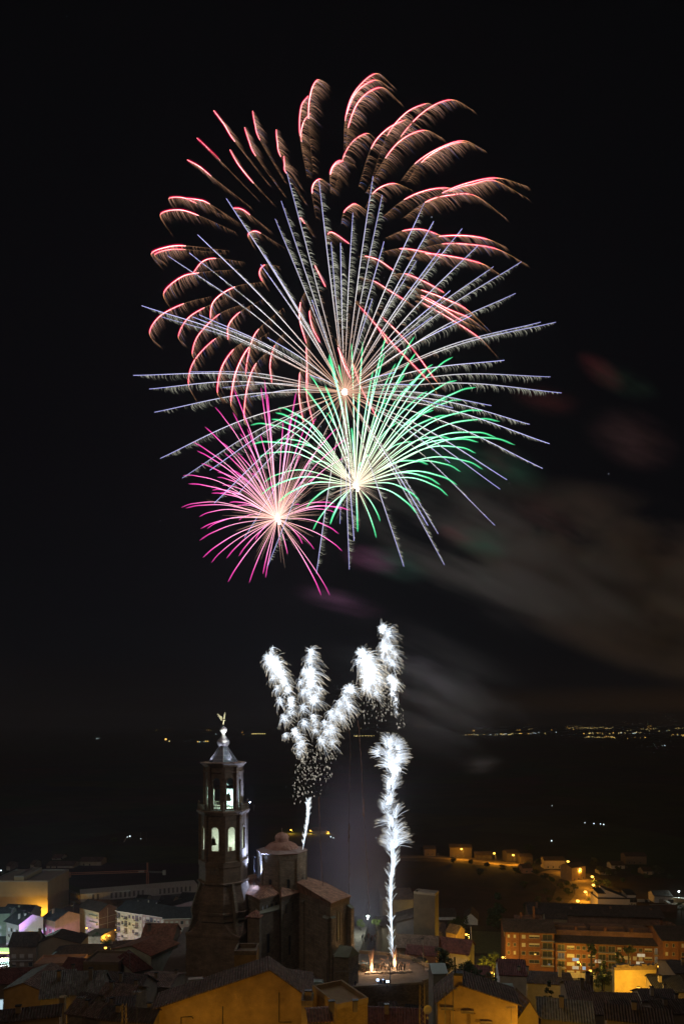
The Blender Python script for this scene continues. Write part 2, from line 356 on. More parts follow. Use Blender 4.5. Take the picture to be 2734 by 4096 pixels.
def solve_len(O, d, px):
    """distance along unit vector d from O at which the image column px is reached"""
    k = (px-CX)/F
    den = d[0]-k*d[1]
    return (k*O.y-O.x)/den
def block(name, label, cat, px, Y, th, W, D, ey, wall, roof='gx', rise=2.0, rmat=None, over=.4, base=None, group=None, wins=(), chims=(), balcs=(), fr=.5, H=None, slab=.18):
    th = R(th); ux = (math.cos(th), math.sin(th)); uy = (-math.sin(th), math.cos(th))
    O = at((px, ey), Y); Ze = O.z
    if isinstance(W, tuple): W = abs(solve_len(O, ux, W[0]))
    if isinstance(D, tuple): D = abs(solve_len(O, uy, D[0]))
    if base is None:
        base = min(hz(O.y+ux[1]*W*i+uy[1]*D*j) for i in (0,1) for j in (0,1))-.4
    root = thing(name, label, cat, (O.x, O.y, base), th, group)
    H = Ze-base; mb = MB()
    if roof in ('gx',):
        mb.prism([(0,0,0),(0,D,0),(0,D,H),(0,D*fr,H+rise),(0,0,H)], (W,0,0))
    elif roof == 'gy':
        mb.prism([(0,0,0),(0,0,H),(W*fr,0,H+rise),(W,0,H),(W,0,0)], (0,D,0))
    elif roof == 'sx':      # shed rising towards the back
        mb.prism([(0,0,0),(0,D,0),(0,D,H+rise),(0,0,H)], (W,0,0))
    elif roof == 'sy':      # shed rising towards +x
        mb.prism([(0,0,0),(0,0,H),(W,0,H+rise),(W,0,0)], (0,D,0))
    else: mb.box(0,0,0,W,D,H)
    mb.build('wall', wall, root)
    o = over; rb = MB(); z0 = .03
    def slabp(pts): rb.prism([(p[0], p[1], p[2]+z0) for p in pts], (0,0,slab))
    rm = rmat or T('dark')
    if roof == 'gx':
        y1 = D*fr; sl = rise/max(.1, y1); sr = rise/max(.1, D-y1)
        slabp([(-o,-o,H-sl*o),(W+o,-o,H-sl*o),(W+o,y1,H+rise),(-o,y1,H+rise)]); slabp([(-o,y1,H+rise),(W+o,y1,H+rise),(W+o,D+o,H-sr*o),(-o,D+o,H-sr*o)])
    elif roof == 'gy':
        x1 = W*fr; sl = rise/max(.1, x1); sr = rise/max(.1, W-x1)
        slabp([(-o,-o,H-sl*o),(x1,-o,H+rise),(x1,D+o,H+rise),(-o,D+o,H-sl*o)]); slabp([(x1,-o,H+rise),(W+o,-o,H-sr*o),(W+o,D+o,H-sr*o),(x1,D+o,H+rise)])
    elif roof == 'sx':
        s = rise/D; slabp([(-o,-o,H-s*o),(W+o,-o,H-s*o),(W+o,D+o,H+rise+s*o),(-o,D+o,H+rise+s*o)])
    elif roof == 'sy':
        s = rise/W; slabp([(-o,-o,H-s*o),(W+o,-o,H+rise+s*o),(W+o,D+o,H+rise+s*o),(-o,D+o,H-s*o)])
    elif roof == 'hip':
        q = min(W, D)/2
        if W >= D: a, b = (q, D/2), (W-q, D/2)
        else: a, b = (W/2, q), (W/2, D-q)
        A = (a[0], a[1], H+rise); B = (b[0], b[1], H+rise); c = [(-o,-o,H-.1),(W+o,-o,H-.1),(W+o,D+o,H-.1),(-o,D+o,H-.1)]
        if W >= D: ps = [[c[0],c[1],B,A],[c[1],c[2],B],[c[2],c[3],A,B],[c[3],c[0],A]]
        else: ps = [[c[0],c[1],A],[c[1],c[2],B,A],[c[2],c[3],B],[c[3],c[0],A,B]]
        for p in ps: slabp(p)
    elif roof == 'flat':
        t = .25; rb.box(-.05,-.05,H+.002,W+.05,t,H+.7); rb.box(-.05,D-t,H+.002,W+.05,D+.05,H+.7); rb.box(-.05,t,H+.002,t,D-t,H+.7); rb.box(W-t,t,H+.002,W+.05,D-t,H+.7)
        rb.box(t,t,H+.002,W-t,D-t,H+.06)
    rf = rb.build('roof', rm, root)
    for (cx_, cy_, ch, cw) in chims:
        c = MB(); c.box(-cw/2,-cw*.35,0,cw/2,cw*.35,ch); c.box(-cw/2-.08,-cw*.35-.08,ch,cw/2+.08,cw*.35+.08,ch+.12,1)
        c.build('chimney', [wall, DARKM], rf, (cx_, cy_, H))
    for wdw in wins: add_window(root, *wdw, W, D)
    for bl in balcs:
        add_balcony(root, *bl[:4], W, D, **(bl[4] if len(bl) > 4 else {}))
    root['W'] = W; root['D'] = D; root['H'] = H
    return root
def grid(face, us, vs, w, h, kinds, rnd=random.Random(5)):
    return [(face, u, v, w, h, kinds if isinstance(kinds, str) else rnd.choice(kinds)) for v in vs for u in us]

# ---------------------------------------------------------------- street lamps and other lights
ORANGE = (1.0, .55, .06); COOL = (.80, 1.0, .92)
BULB_O = glow('sodium_bulb', (1, .46, .06), 5); BULB_W = glow('white_bulb', (.85, 1, .95), 16)
def point(parent, loc, energy, col, rad=.15, name='lamp_light'):
    d = bpy.data.lights.new(name, 'POINT'); d.energy = energy; d.color = col; d.shadow_soft_size = rad
    o = bpy.data.objects.new(name, d); COL.objects.link(o); o.parent = parent; o.location = loc; return o
def street_lamp(head, basey=None, Y=None, label='', energy=900, col=ORANGE, arm=-1.0, h=None, bulb=.42, group='street lamps of the town'):
    if Y is None:
        g = ground((head[0], basey)); Y = g.y
    hd = at(head, Y)
    gz_ = hz(Y) if h is None else hd.z-h
    hgt = max(1.5, hd.z-gz_)
    root = thing('street_lamp', label, 'street lamp', (hd.x-arm, Y, gz_), 0, group)
    mb = MB(); mb.tube([(0,0,0),(0,0,1.0),(0,0,hgt-.3)], [.11,.09,.05], 8); mb.build('pole', METAL, root)
    mb = MB(); mb.tube([(0,0,hgt-.32),(arm*.2,0,hgt+.02),(arm*.8,0,hgt+.12)], .035, 6); mb.build('arm', METAL, root)
    mb = MB(); mb.box(arm-.35,-.14,hgt+.06,arm+.35,.14,hgt+.2); mb.build('lamp_housing', METAL, root)
    mb = MB(); mb.lathe([(.04,-bulb),(bulb*.75,-bulb*.7),(bulb,-.02),(bulb*.75,bulb*.3),(.03,bulb*.5)], 10)
    mb.build('lamp_bulb', BULB_O if col[2] < .2 else BULB_W, root, (arm,0,hgt-.12), smooth=True)
    point(root, (arm,0,hgt-.12-bulb-.4), energy, col, .2)
    return root

# ---------------------------------------------------------------- vegetation
def tree(name, label, cat, p, Y, hgt, rad, shape='round', col='leaf', seed=0, n=1500, trunk=.35, group=None, leaf=.3, base=None, lean=0):
    g = at(p, Y); rnd = random.Random(seed+7)
    z0 = hz(Y) if base is None else base
    root = thing(name, label, cat, (g.x, Y, z0), 0, group)
    mats = {'leaf': (.045,.075,.025), 'pine': (.028,.055,.022), 'lit_leaf': (.10,.13,.03), 'olive': (.05,.065,.03), 'shrub': (.05,.06,.03)}  # brighter yellowish green imitates lamplight on the lit crowns
    fm = leafmat('foliage_'+col, mats[col]); bm_ = simple('bark', (.09,.07,.05), .9)
    tb = MB(); th = hgt*trunk
    tb.tube([(0,0,0),(.05,0,th*.5),(lean,.05,th+.3),(lean*1.3,0,hgt*.8)], [hgt*.03, hgt*.024, hgt*.018, hgt*.006], 7)
    for i in range(5):
        a = rnd.uniform(0, 6.28); z = th*rnd.uniform(.7, 1.2); r = rad*rnd.uniform(.5, .8)
        tb.tube([(lean*.8,0,z),(r*.5*math.cos(a),r*.5*math.sin(a),z+r*.3),(r*math.cos(a),r*math.sin(a),z+r*.75)], [hgt*.012, hgt*.008, hgt*.003], 5)
    tb.build('trunk', bm_, root)
    cb = MB(); clumps = []
    if shape == 'cypress': nc = 26
    else: nc = 24
    for i in range(nc):
        t = rnd.random()
        if shape == 'cone':
            z = th*.7+(hgt-th*.7)*t; r = rad*(1-t)**.8*rnd.uniform(.35, 1); cr_ = rad*(.18+.25*(1-t))
        elif shape == 'cypress':
            t = i/nc; z = hgt*(.06+.86*t); r = rad*.25*rnd.random()*(1-t); cr_ = rad*(.75*(1-t)**.5+.1)
        else:
            z = th+(hgt-th)*(.12+.72*t); k = math.sqrt(max(0, 1-((z-(th+hgt)/2)/((hgt-th)/2))**2)); r = rad*k*math.sqrt(rnd.random())*.85; cr_ = rad*rnd.uniform(.2, .36)
        a = rnd.uniform(0, 6.28); clumps.append((r*math.cos(a)+lean, r*math.sin(a), z, cr_))
    per = n//nc
    for (x, y, z, c) in clumps:
        for k in range(per):
            v = Vector((rnd.gauss(0,1), rnd.gauss(0,1), rnd.gauss(0,1))).normalized()
            q = Vector((x, y, z))+Vector((v.x, v.y, v.z*.8))*c*rnd.uniform(.55, 1.08)
            s = leaf*rnd.uniform(.5, 1.3); u = Vector((rnd.gauss(0,1), rnd.gauss(0,1), rnd.gauss(0,.6))).normalized(); w_ = u.cross(v).normalized() if u.cross(v).length > .01 else Vector((1,0,0))
            cb.poly([q-u*s*.5, q+w_*s*.35, q+u*s*.6, q-w_*s*.35])
    cb.build('crown', fm, root)
    return root

# ================================================================ plaza
PZ = -65.0
def plaza():
    # outline from the photo, read on the level of the square
    def onp(p):
        Y = -PZ*F/(p[1]-HY); q = at(p, Y); return (q.x, q.y, PZ)
    edge = [onp(V2(905,1192)), onp(V2(1545,1150)), onp(D6(1500,1265)), onp(D6(1100,1075)), onp(D6(860,1020)), onp(D6(420,985))]
    edge = [(-44,148,PZ),(-2,151,PZ)]+edge[0:1]+edge[1:]
    far = [(8,222,PZ),(-14,226,PZ),(-50,222,PZ)]
    pts = edge+far
    mb = MB(); mb.prism([(x, y, PZ-22) for x, y, z in pts], (0,0,22)); tag(mb.build('plaza', [PAVE]), kind='structure')
    # rough stone retaining wall and parapet
    def wallrun(a, b, t=.5, top=1.0, bot=-21, out=1):
        a, b = Vector(a), Vector(b); d = (b-a).normalized(); n = Vector((d.y, -d.x, 0))*out
        return [a+n*.01, b+n*.01, b+n*t, a+n*t], d
    P = edge
    root = thing('retaining_wall', 'dark rough stone retaining wall under the near edge of the square', 'wall', (P[2][0], P[2][1], PZ-21))
    off = Vector((P[2][0], P[2][1], PZ-21))
    for i in (1, 2):
        q, d = wallrun(P[i], P[i+1])
        mb = MB(); mb.prism([Vector((v.x, v.y, PZ-21))-off for v in q], (0,0,21.0)); mb.prism([Vector((v.x, v.y, PZ+.004))-off for v in q], (0,0,.5), 1); mb.build('wall_section', [WALLST, STONE], root)
    root = thing('parapet_wall', 'low stone parapet curving round the far right edge of the square', 'wall', P[3])
    off = Vector(P[3])
    for i in (3, 4, 5, 6):
        if i+1 >= len(P): break
        q, d = wallrun(P[i], P[i+1], .55)
        mb = MB(); mb.prism([Vector((v.x, v.y, PZ-14))-off for v in q], (0,0,14.9)); mb.build('wall_section', [STONE], root)
    return onp
ONP = plaza()

# ================================================================ bell tower
def arch_panel(W, H, wx, wz, ww, wh, t, mat, hole=True):
    """wall panel W x H, thickness t (towards +y), with one round-arched opening, as one solid mesh"""
    out = [(0,0),(W,0),(W,H),(0,H)]
    r = ww/2; sp = wz+wh-r
    inn = [(wx-r, wz)]+[(wx+r*math.cos(math.pi-a*math.pi/10), sp+r*math.sin(math.pi-a*math.pi/10)) for a in range(11)]+[(wx+r, wz)]
    allp = out+inn
    tri = geometry.tessellate_polygon([[Vector((x, y, 0)) for x, y in out], [Vector((x, y, 0)) for x, y in inn]])
    mb = MB(); n = len(allp)
    mb.v = [(x, 0, z) for x, z in allp]+[(x, t, z) for x, z in allp]
    for a, b, c in tri:
        mb.f.append((a, b, c)); mb.f.append((n+c, n+b, n+a)); mb.m += [0, 0]
    for ring in (list(range(4)), list(range(4, n))):
        for i in range(len(ring)):
            a, b = ring[i], ring[(i+1) % len(ring)]; mb.f.append((a, b, n+b, n+a)); mb.m.append(0)
    me = mb.mesh('wall', mat)
    import bmesh
    b = bmesh.new(); b.from_mesh(me); bmesh.ops.recalc_face_normals(b, faces=b.faces); b.to_mesh(me); b.free()
    return me
def oct_ring(Rc, z, n=8, ph=0):
    return [(Rc*math.sin(2*math.pi*i/n+ph), -Rc*math.cos(2*math.pi*i/n+ph), z) for i in range(n)]
def bell_tower():
    Y = 185.0; k = Y/F; X = (223.1-CX)*k
    zz = lambda py: (HY-py)*k
    base = -66.0
    root = thing('bell_tower', 'tall octagonal stone bell tower with lit belfries and a metal spire', 'tower', (X, Y, base), R(9.6))
    zl = lambda py: zz(py)-base
    def ring(a, c, z):   # square of half side a with cut corners, wide face turned to the front left
        p = [(a,-a+c),(a,a-c),(a-c,a),(-a+c,a),(-a,a-c),(-a,-a+c),(-a+c,-a),(a-c,-a)]
        q = R(-22.5); return [(x*math.cos(q)-y*math.sin(q), x*math.sin(q)+y*math.cos(q), z) for x, y in p]
    cc = math.cos(R(22.5)); reg = 1-math.tan(R(22.5))
    mb = MB()
    prof = [(7.4,.04,0),(7.4,.04,zl(930)),(7.55,.04,zl(929)),(7.55,.04,zl(927)),(7.3,.3,zl(924)),(7.1,.45,zl(920)),(7.1,reg,zl(915.5))]
    mb.loft([ring(a, a*c if c != .04 else .3, z) for a, c, z in prof])
    mb.build('tower_base', STONED, root)
    mb = MB()
    P = [(8.0,914.5),(7.9,913),(7.75,912.5),(7.65,909),(7.95,908.5),(7.95,906.5),(7.6,906),(7.55,898),(7.2,893),(6.8,888),(6.45,882),(6.4,880.5),(6.85,880),(6.9,878.7),(6.35,878.2),(6.3,864),(6.5,863.5),(6.5,858.5),(6.3,858)]
    mb.loft([oct_ring(r, zl(y)) for r, y in P])
    mb.build('tower_shaft', STONED, root)
    # stone scroll buttresses on the diagonals
    for i in (1, 3, 5, 7):
        a = i*math.pi/4-R(22.5)+R(22.5)*0
    for i in range(4):
        a = R(22.5)+i*math.pi/2
        s = MB()
        pts = [(6.5,879),(6.9,884),(7.6,890),(8.2,897),(8.9,905),(8.5,912),(9.0,918),(9.8,925),(9.9,930),(6,930),(5.5,880)]
        s.prism([(-.35, -r, zl(y)) for r, y in pts], (.7,0,0))
        s.build('scroll_buttress', STONE, root, (0,0,0), a)
    # belfry storeys
    WASH = plaster('whitewashed_stone', (.66,.66,.60), .8, .3)
    def storey(Rc, ytop, ybot, wtop, wbot, ww, blind):
        s = 2*Rc*math.sin(R(22.5)); ap = Rc*cc; H = zl(ytop)-zl(ybot)
        me = arch_panel(s, H, s/2, zl(wbot)-zl(ybot), ww, zl(wtop)-zl(wbot), .55, STONED)
        for i in range(8):
            a = R(22.5)+i*R(45)
            # panel i: outward normal at angle a from -y
            nx, ny = math.sin(a), -math.cos(a); tx, ty = math.cos(a), math.sin(a)
            if i in blind:
                m2 = MB(); m2.box(0,0,0,s,.3,H); m2.box(0,.303,0,s,.55,H,1); m2.box(s*.42,.553,0,s*.42+.9,.6,2.1 if i == 3 else .9,2); m2.build('wall_panel', [STONED, WASH, WOODM], root, (nx*ap-tx*s/2, ny*ap-ty*s/2, zl(ybot)), a); continue
            link('wall_panel', me, root, (nx*ap-tx*s/2, ny*ap-ty*s/2, zl(ybot)), a)
            # arch surround
            m2 = MB(); r = ww/2+.16; sp = zl(wtop)-zl(ybot)-ww/2
            pts = [(s/2-r*math.cos(q*math.pi/10), -.03, sp+r*math.sin(q*math.pi/10)) for q in range(11)]
            m2.tube(pts, .1, 5); m2.box(s/2-r-.12,-.1,sp-.12,s/2-r+.2,.2,sp+.02); m2.box(s/2+r-.2,-.1,sp-.12,s/2+r+.12,.2,sp+.02)
            m2.build('arch_moulding', STONED, root, (nx*ap-tx*s/2, ny*ap-ty*s/2, zl(ybot)), a)
        for i in range(8):
            a = i*R(45); m3 = MB(); m3.box(-.42,-.28,0,.42,.25,H-.002); m3.box(-.52,-.38,H-1.5,.52,.2,H-1.25); m3.box(-.5,-.36,.0,.5,.2,.5)
            m3.build('pilaster', STONED, root, (Rc*1.0*math.sin(a), -Rc*math.cos(a), zl(ybot)+.001), a)
    storey(6.12, 812.5, 858.2, 824.3, 847.6, 2.05, (2,3,4,5))
    storey(4.95, 765.5, 808.2, 776.8, 807, 1.9, (2,3,5))
    m = MB(); m.tube([(1.2,1.5,zl(808)),(2.0,2.6,zl(773))], .06, 5); m.tube([(1.7,1.4,zl(808)),(2.5,2.5,zl(773))], .06, 5)
    for q in range(16): t = (q+.5)/16; m.tube([(1.2+.8*t,1.5+1.1*t,zl(808)+9*t),(1.7+.8*t,1.4+1.1*t,zl(808)+9*t)], .04, 4)
    m.build('ladder', METAL, root)
    m = MB(); m.box(-3.6,-3.6,zl(787.5),3.6,3.6,zl(786.5)); m.build('bell_frame', WOODM, root)
    def cornice(name, prof):
        m = MB(); m.loft([oct_ring(r, zl(y)) for r, y in prof]); return m.build(name, STONED, root)
    cornice('cornice', [(6.3,813.2),(6.55,812.8),(6.6,811.5),(6.95,810.5),(7.0,809.2),(6.7,808.6)])
    cornice('cornice', [(5.05,772.4-.5),(5.3,771.6),(5.3,771.0),(5.1,770.5)])
    cornice('cornice', [(5.1,766.4),(5.35,765.6),(5.5,764.2),(5.95,763),(6.05,762.1),(5.9,761.8)])
    m = MB()
    m.loft([oct_ring(6.0, zl(858.0)), oct_ring(6.0, zl(857.4))]); m.build('belfry_floor', STONED, root)
    # balustrade
    m = MB(); Rb = 6.35
    ringp = oct_ring(Rb, 0)
    z0, z1 = zl(808.5), zl(803.9)
    for i in range(8):
        a, b = Vector(ringp[i]), Vector(ringp[(i+1) % 8])
        d = (b-a); n = 11
        for j in range(n+1):
            q = a+d*(j/n); m.tube([(q.x,q.y,z0),(q.x,q.y,z0+.3),(q.x,q.y,z0+.6),(q.x,q.y,z1)], [.09,.13,.08,.1], 6)
        ang = math.atan2(d.y, d.x); Mx = Matrix.Translation(a)@Matrix.Rotation(ang, 4, 'Z')
        m.box(0,-.15,z1,d.length,.15,z1+.18, 0, Mx); m.box(0,-.14,z0-.001,d.length,.14,z0+.12, 0, Mx)
    m.build('balustrade', STONED, root)
    for i in range(8):
        q = ringp[i]; m = MB(); m.lathe([(.3,z0),(.26,z1+.2),(.36,z1+.25),(.3,z1+.45),(.12,z1+.65),(.22,z1+.9),(.05,z1+1.2)], 8, (q[0], q[1])); m.build('corner_finial', STONE, root)
    # clock plate on the front left face
    a = R(-22.5); m = MB(); m.box(-1.2,-.12,0,1.2,.02,2.2); m.tube([(0,-.2,1.1),(.35,-.2,1.55)], .05, 5, 1); m.tube([(0,-.2,1.1),(0,-.2,.5)], .04, 5, 1)
    m.build('clock_plate', [STONE, DARKM], root, (math.sin(a)*5.86, -math.cos(a)*5.86, zl(870)), a)
    # spire
    sp = MB(); sp.loft([oct_ring(3.75, zl(761.6)), oct_ring(2.2, zl(753.2)), oct_ring(1.05, zl(746.4))]); spire = sp.build('spire', LEADM, root)
    rb = MB()
    for i in range(8):
        a = 2*math.pi*i/8; p = [(r*math.sin(a), -r*math.cos(a), zl(y)) for r, y in ((3.78,761.6),(2.23,753.2),(1.06,746.4))]; rb.tube(p, .10, 5)
    for r, y in ((3.2,758.6),(2.5,754.8),(1.75,750.6)):
        q = oct_ring(r+.02, zl(y)); rb.tube(q+[q[0]], .03, 4)
    rb.build('seam', simple('seam_metal', (.7,.72,.78), .3, .3), spire)
    b2 = MB(); b2.lathe([(1.0,zl(746.6)),(1.35,zl(744.9)),(1.62,zl(742.8)),(1.6,zl(741.0)),(1.3,zl(739.8)),(1.05,zl(738.6)),(.7,zl(736.4)),(.5,zl(734.8)),(.42,zl(733.3)),(.62,zl(732.3)),(.93,zl(730.4)),(.95,zl(729.2)),(.75,zl(727.8)),(.25,zl(726.8)),(.08,zl(726))], 24)
    b2.build('onion_finial', simple('finial_metal', (.62,.63,.70), .4, .2), root, smooth=True)
    # bells
    for (x, y, zb_) in ((-2.6,-3.6,zl(846)),(1.3,-1.2,zl(804))):
        m = MB(); m.lathe([(.95,0),(.9,.1),(.72,.5),(.6,1.1),(.5,1.5),(.3,1.75),(.08,1.8)], 16); m.box(-.12,-.9,1.8,.12,.9,2.1,1)
        m.build('bell', [simple('bronze', (.10,.07,.04), .4, .8), WOODM], root, (x, y, zb_+1.0))
    # light inside the belfries
    point(root, (1.3, 1.6, zl(803)), 2200, (.55,1,.98), .5, 'belfry_light'); point(root, (-1.6, 1.8, zl(792)), 900, (.55,1,.98), .5, 'belfry_light')
    point(root, (1.8, 1.5, zl(846)), 600, (.82,1,.80), .5, 'belfry_light'); point(root, (-2, 1.5, zl(842)), 260, (.82,1,.80), .5, 'belfry_light')
    # small floodlights on the balustrade turned up at the spire
    def spot(loc, tgt, e, col, size, rad=.1, blend=.3):
        d = bpy.data.lights.new('floodlight', 'SPOT'); d.energy = e; d.color = col; d.spot_size = R(size); d.spot_blend = blend; d.shadow_soft_size = rad
        o = bpy.data.objects.new('floodlight', d); COL.objects.link(o); o.parent = root; o.location = loc
        v = Vector(tgt)-Vector(loc); o.rotation_euler = v.to_track_quat('-Z', 'Y').to_euler(); return o
    for x, y in ((4.6,-4.6),(6.7,-1.5)):
        m = MB(); m.lathe([(.05,0),(.3,.05),(.34,.4),(.25,.5)], 10); m.build('floodlight_housing', METAL, root, (x, y, z1+.25))
    for q in (R(150), R(30), R(-80)):
        spot((3.7*math.sin(q+.0)*1.1, -3.7*math.cos(q)*1.1, zl(761)), (0,0,zl(744)), 420, (.86,.86,1), 60)
    spot((1.6,-6.2,zl(761)-.0), (0,0,zl(716)), 14000, (1,.98,.80), 34, .1)
    # winged statue on the tip
    ag = MB()
    st = thing('winged_statue', 'gilded winged angel statue balanced on the tip of the spire', 'statue', (X, Y, zz(726.6)), 0)
    u = .01689
    def S(tx, ty, y=0): return Vector(((tx-600)*u, y, (416-ty)*u))
    import bmesh
    me = bpy.data.meshes.new('body'); bmh = bmesh.new(); lay = bmh.verts.layers.skin.verify()
    J = {'hip':(600,345,0,.2),'chest':(603,312,0,.24),'neck':(603,298,0,.09),'head':(604,284,0,.15),'k1':(600,372,-.12,.13),'f1':(603,408,0,.07),'k2':(592,378,.15,.13),'a2':(575,388,.2,.08),'t2':(573,403,.25,.06),
         's1':(616,312,-.2,.08),'e1':(630,322,-.25,.07),'h1':(648,335,-.25,.05),'s2':(598,310,.2,.08),'e2':(588,325,.3,.06),'h2':(596,340,.3,.05)}
    V = {}
    for kk, (tx, ty, y, r) in J.items():
        v = bmh.verts.new(S(tx, ty, y)); v[lay].radius = (r, r); V[kk] = v
    V['hip'][lay].use_root = True
    for a, b in (('hip','chest'),('chest','neck'),('neck','head'),('hip','k1'),('k1','f1'),('hip','k2'),('k2','a2'),('a2','t2'),('chest','s1'),('s1','e1'),('e1','h1'),('chest','s2'),('s2','e2'),('e2','h2')): bmh.edges.new((V[a], V[b]))
    bmh.to_mesh(me); bmh.free(); gild = simple('gilded_bronze', (.78,.74,.52), .5, .1); me.materials.append(gild)
    bo = link('body', me, st); bo.modifiers.new('skin', 'SKIN'); sd = bo.modifiers.new('sub', 'SUBSURF'); sd.levels = 1; sd.render_levels = 1
    for wp, y in (([(598,326),(575,328),(556,312),(535,280),(515,250),(495,214),(520,226),(548,244),(570,258),(584,275),(592,300)], .25), ([(606,300),(604,278),(610,250),(618,215),(629,180),(634,205),(634,240),(628,275),(620,300)], -.3)):
        m = MB(); m.prism([S(a, b, y*1.5) for a, b in wp], (0,.22,0)); m.build('wing', gild, st)
    m = MB(); m.tube([S(601,440),S(601,405)], .05, 6); m.build('support_rod', DARKM, st)
    # floodlight standing on the church roof, lighting the right flank of the tower
    return root, spot, zl
TOWER, SPOT, ZL = bell_tower()

# ================================================================ church
def church():
    ZE, base = -45.1, -66.0
    def eave(x, y, z=ZE):
        py = V2(x, y)[1]; return at((V2(x, y)[0], py), -z*F/(py-HY))
    C = eave(970, 650)
    root = thing('church', 'big brown stone church with tiled roofs and an octagonal domed drum', 'church', (C.x, C.y, base))
    org = Vector((C.x, C.y, base))
    P = [eave(480,600), eave(530,625), eave(655,590), eave(665,612), eave(775,580), C.copy(), eave(1091,605), eave(935,525)]
    P += [Vector((P[-1].x-9, P[-1].y+12, ZE)), Vector((P[0].x-3, P[0].y+24, ZE)), Vector((P[0].x-9, P[0].y+8, ZE))]
    Q = [p-org for p in P]; H = ZE-base
    m = MB(); m.prism([(p.x, p.y, 0) for p in reversed(Q)], (0,0,H)); m.build('church_wall', STONE, root)
    Yd = 190.0; Dp = at(V2(668,540), Yd)-org
    # roof: gentle planes from the eaves up to the crossing
    m = MB(); ap = Vector((Dp.x, Dp.y, H+3.9)); n = len(Q)
    for k in range(n):
        a, b = Q[k], Q[(k+1) % n]
        va = Vector((a.x-ap.x, a.y-ap.y, 0)).normalized()*.5; vb = Vector((b.x-ap.x, b.y-ap.y, 0)).normalized()*.5
        m.prism([(a.x+va.x,a.y+va.y,H+.02),(b.x+vb.x,b.y+vb.y,H+.02),tuple(ap)], (0,0,.24))
    m.build('roof', tiles('church_tiles', (.37,.20,.125), 'Y', .55, 1.0, .5), root)
    def frame(k):
        a, b = Q[k], Q[(k+1) % n]; d = b-a; return a, math.atan2(d.y, d.x), Vector((d.x, d.y)).length
    m = MB()
    for k in range(7):
        a, ang, ln = frame(k); Mx = Matrix.Translation((a.x,a.y,0))@Matrix.Rotation(ang, 4, 'Z')
        m.box(0,-.2,H-.5,ln,-.003,H-.04,0,Mx); m.box(0,-.1,H-1.0,ln,-.002,H-.52,0,Mx)
    m.build('eaves_band', STONED, root)
    moss = simple('mossy_stone', (.20,.21,.155), .9)
    def butt(k, u, dep, wid, top, slope=1.2, skew=0):
        a, ang, ln = frame(k); r = bpy.data.objects
        m = MB(); m.prism([(-wid/2, .2, 0),(-wid/2, -dep, 0),(-wid/2, -dep, top-slope),(-wid/2, .2, top)], (wid,0,0)); p = a+Vector((math.cos(ang), math.sin(ang), 0))*u
        m.build('buttress', STONE, root, (p.x, p.y, 0), ang+skew)
        m = MB(); m.prism([(-wid/2-.06, .2, top+.02),(-wid/2-.06, -dep-.12, top-slope-.03),(-wid/2-.06, -dep-.12, top-slope+.13),(-wid/2-.06, .2, top+.18)], (wid+.12,0,0)); m.build('coping', moss, root, (p.x, p.y, 0), ang+skew)
    def slit(k, u, z, w, h, kind='slit', off=0):
        a, ang, ln = frame(k); p = a+Vector((math.cos(ang), math.sin(ang), 0))*u+Vector((math.sin(ang), -math.cos(ang), 0))*off
        m = MB(); r = w/2; pr = [(-r,0)]+[(r*math.cos(math.pi-q*math.pi/6), h-r+r*math.sin(math.pi-q*math.pi/6)) for q in range(7)]+[(r,0)]
        m.prism([(x, -.02, zz) for x, zz in pr], (0,.12,0), 1 if kind != 'pale' else 2)
        m.tube([(x*1.14, -.05, zz) for x, zz in pr], .09, 5, 0); m.box(-r-.15,-.15,-.16,r+.15,.02,-.02)
        m.build('arched_window', [STONE, PANE, simple('pale_lit_pane', (.62,.62,.66))], root, (p.x, p.y, z), ang)  # pale fill imitates light showing in the clerestory windows
    # transept corner faces
    a, ang, l4 = frame(4); a, ang, l5 = frame(5)
    butt(4, l4-1.2, .7, 2.4, H-3.4, .5); butt(5, .8, .5, 1.5, H-3.4, .4); butt(5, l5-.5, 1.3, 1.3, H-2.0, .8); butt(4, 2.2, .5, 1.2, H-1.5, .5)
    slit(5, l5*.42, H-10.0, .95, 7.4); slit(4, 5.0, H-5.0, .5, 1.6)
    a, ang, l1 = frame(1)
    for q, u in enumerate((.9, 2.2, 3.7, 5.1)): slit(1, u*l1/6.3, H-4.6, .75, 2.9, 'pale' if q < 2 else 'slit')
    a, ang, l3 = frame(3)
    for u in (.25, .62): slit(3, u*l3, H-4.4, .6, 2.4)
    slit(3, l3*.45, H-15.5, .9, 5.2)
    butt(2, .4, 4.6, 1.7, H-4.6, 2.2, R(18))
    # aisle wall below the clerestory
    def w2(x, Y): q = at((V2(x,0)[0], 900), Y)-org; return Vector((q.x, q.y, 0))
    A = [w2(505,175.2), w2(655,181.0), w2(655,185), w2(505,183)]; Ha = -48.5-base
    m = MB(); m.prism([tuple(p) for p in reversed(A)], (0,0,Ha)); m.build('aisle_wall', RUBBLE, root)
    m = MB(); m.prism([(A[0].x-.2,A[0].y-.3,Ha+.02),(A[1].x,A[1].y-.3,Ha+.02),(A[2].x,A[2].y,Ha+1.0),(A[3].x,A[3].y,Ha+1.0)], (0,0,.2)); m.build('aisle_roof', moss, root)
    d = A[1]-A[0]; aa = math.atan2(d.y, d.x)
    for u, z, w_, h_ in ((4.0, Ha-10.2, .95, 5.0), (1.6, Ha-3.6, .5, .9)):
        p = A[0]+d.normalized()*u; m = MB(); r = w_/2; pr = [(-r,0)]+[(r*math.cos(math.pi-q*math.pi/6), h_-r+r*math.sin(math.pi-q*math.pi/6)) for q in range(7)]+[(r,0)]
        m.prism([(x,-.03,zz) for x, zz in pr], (0,.1,0), 1); m.tube([(x*1.14,-.05,zz) for x, zz in pr], .09, 5); m.build('arched_window', [STONE, PANE], root, (p.x,p.y,z), aa)
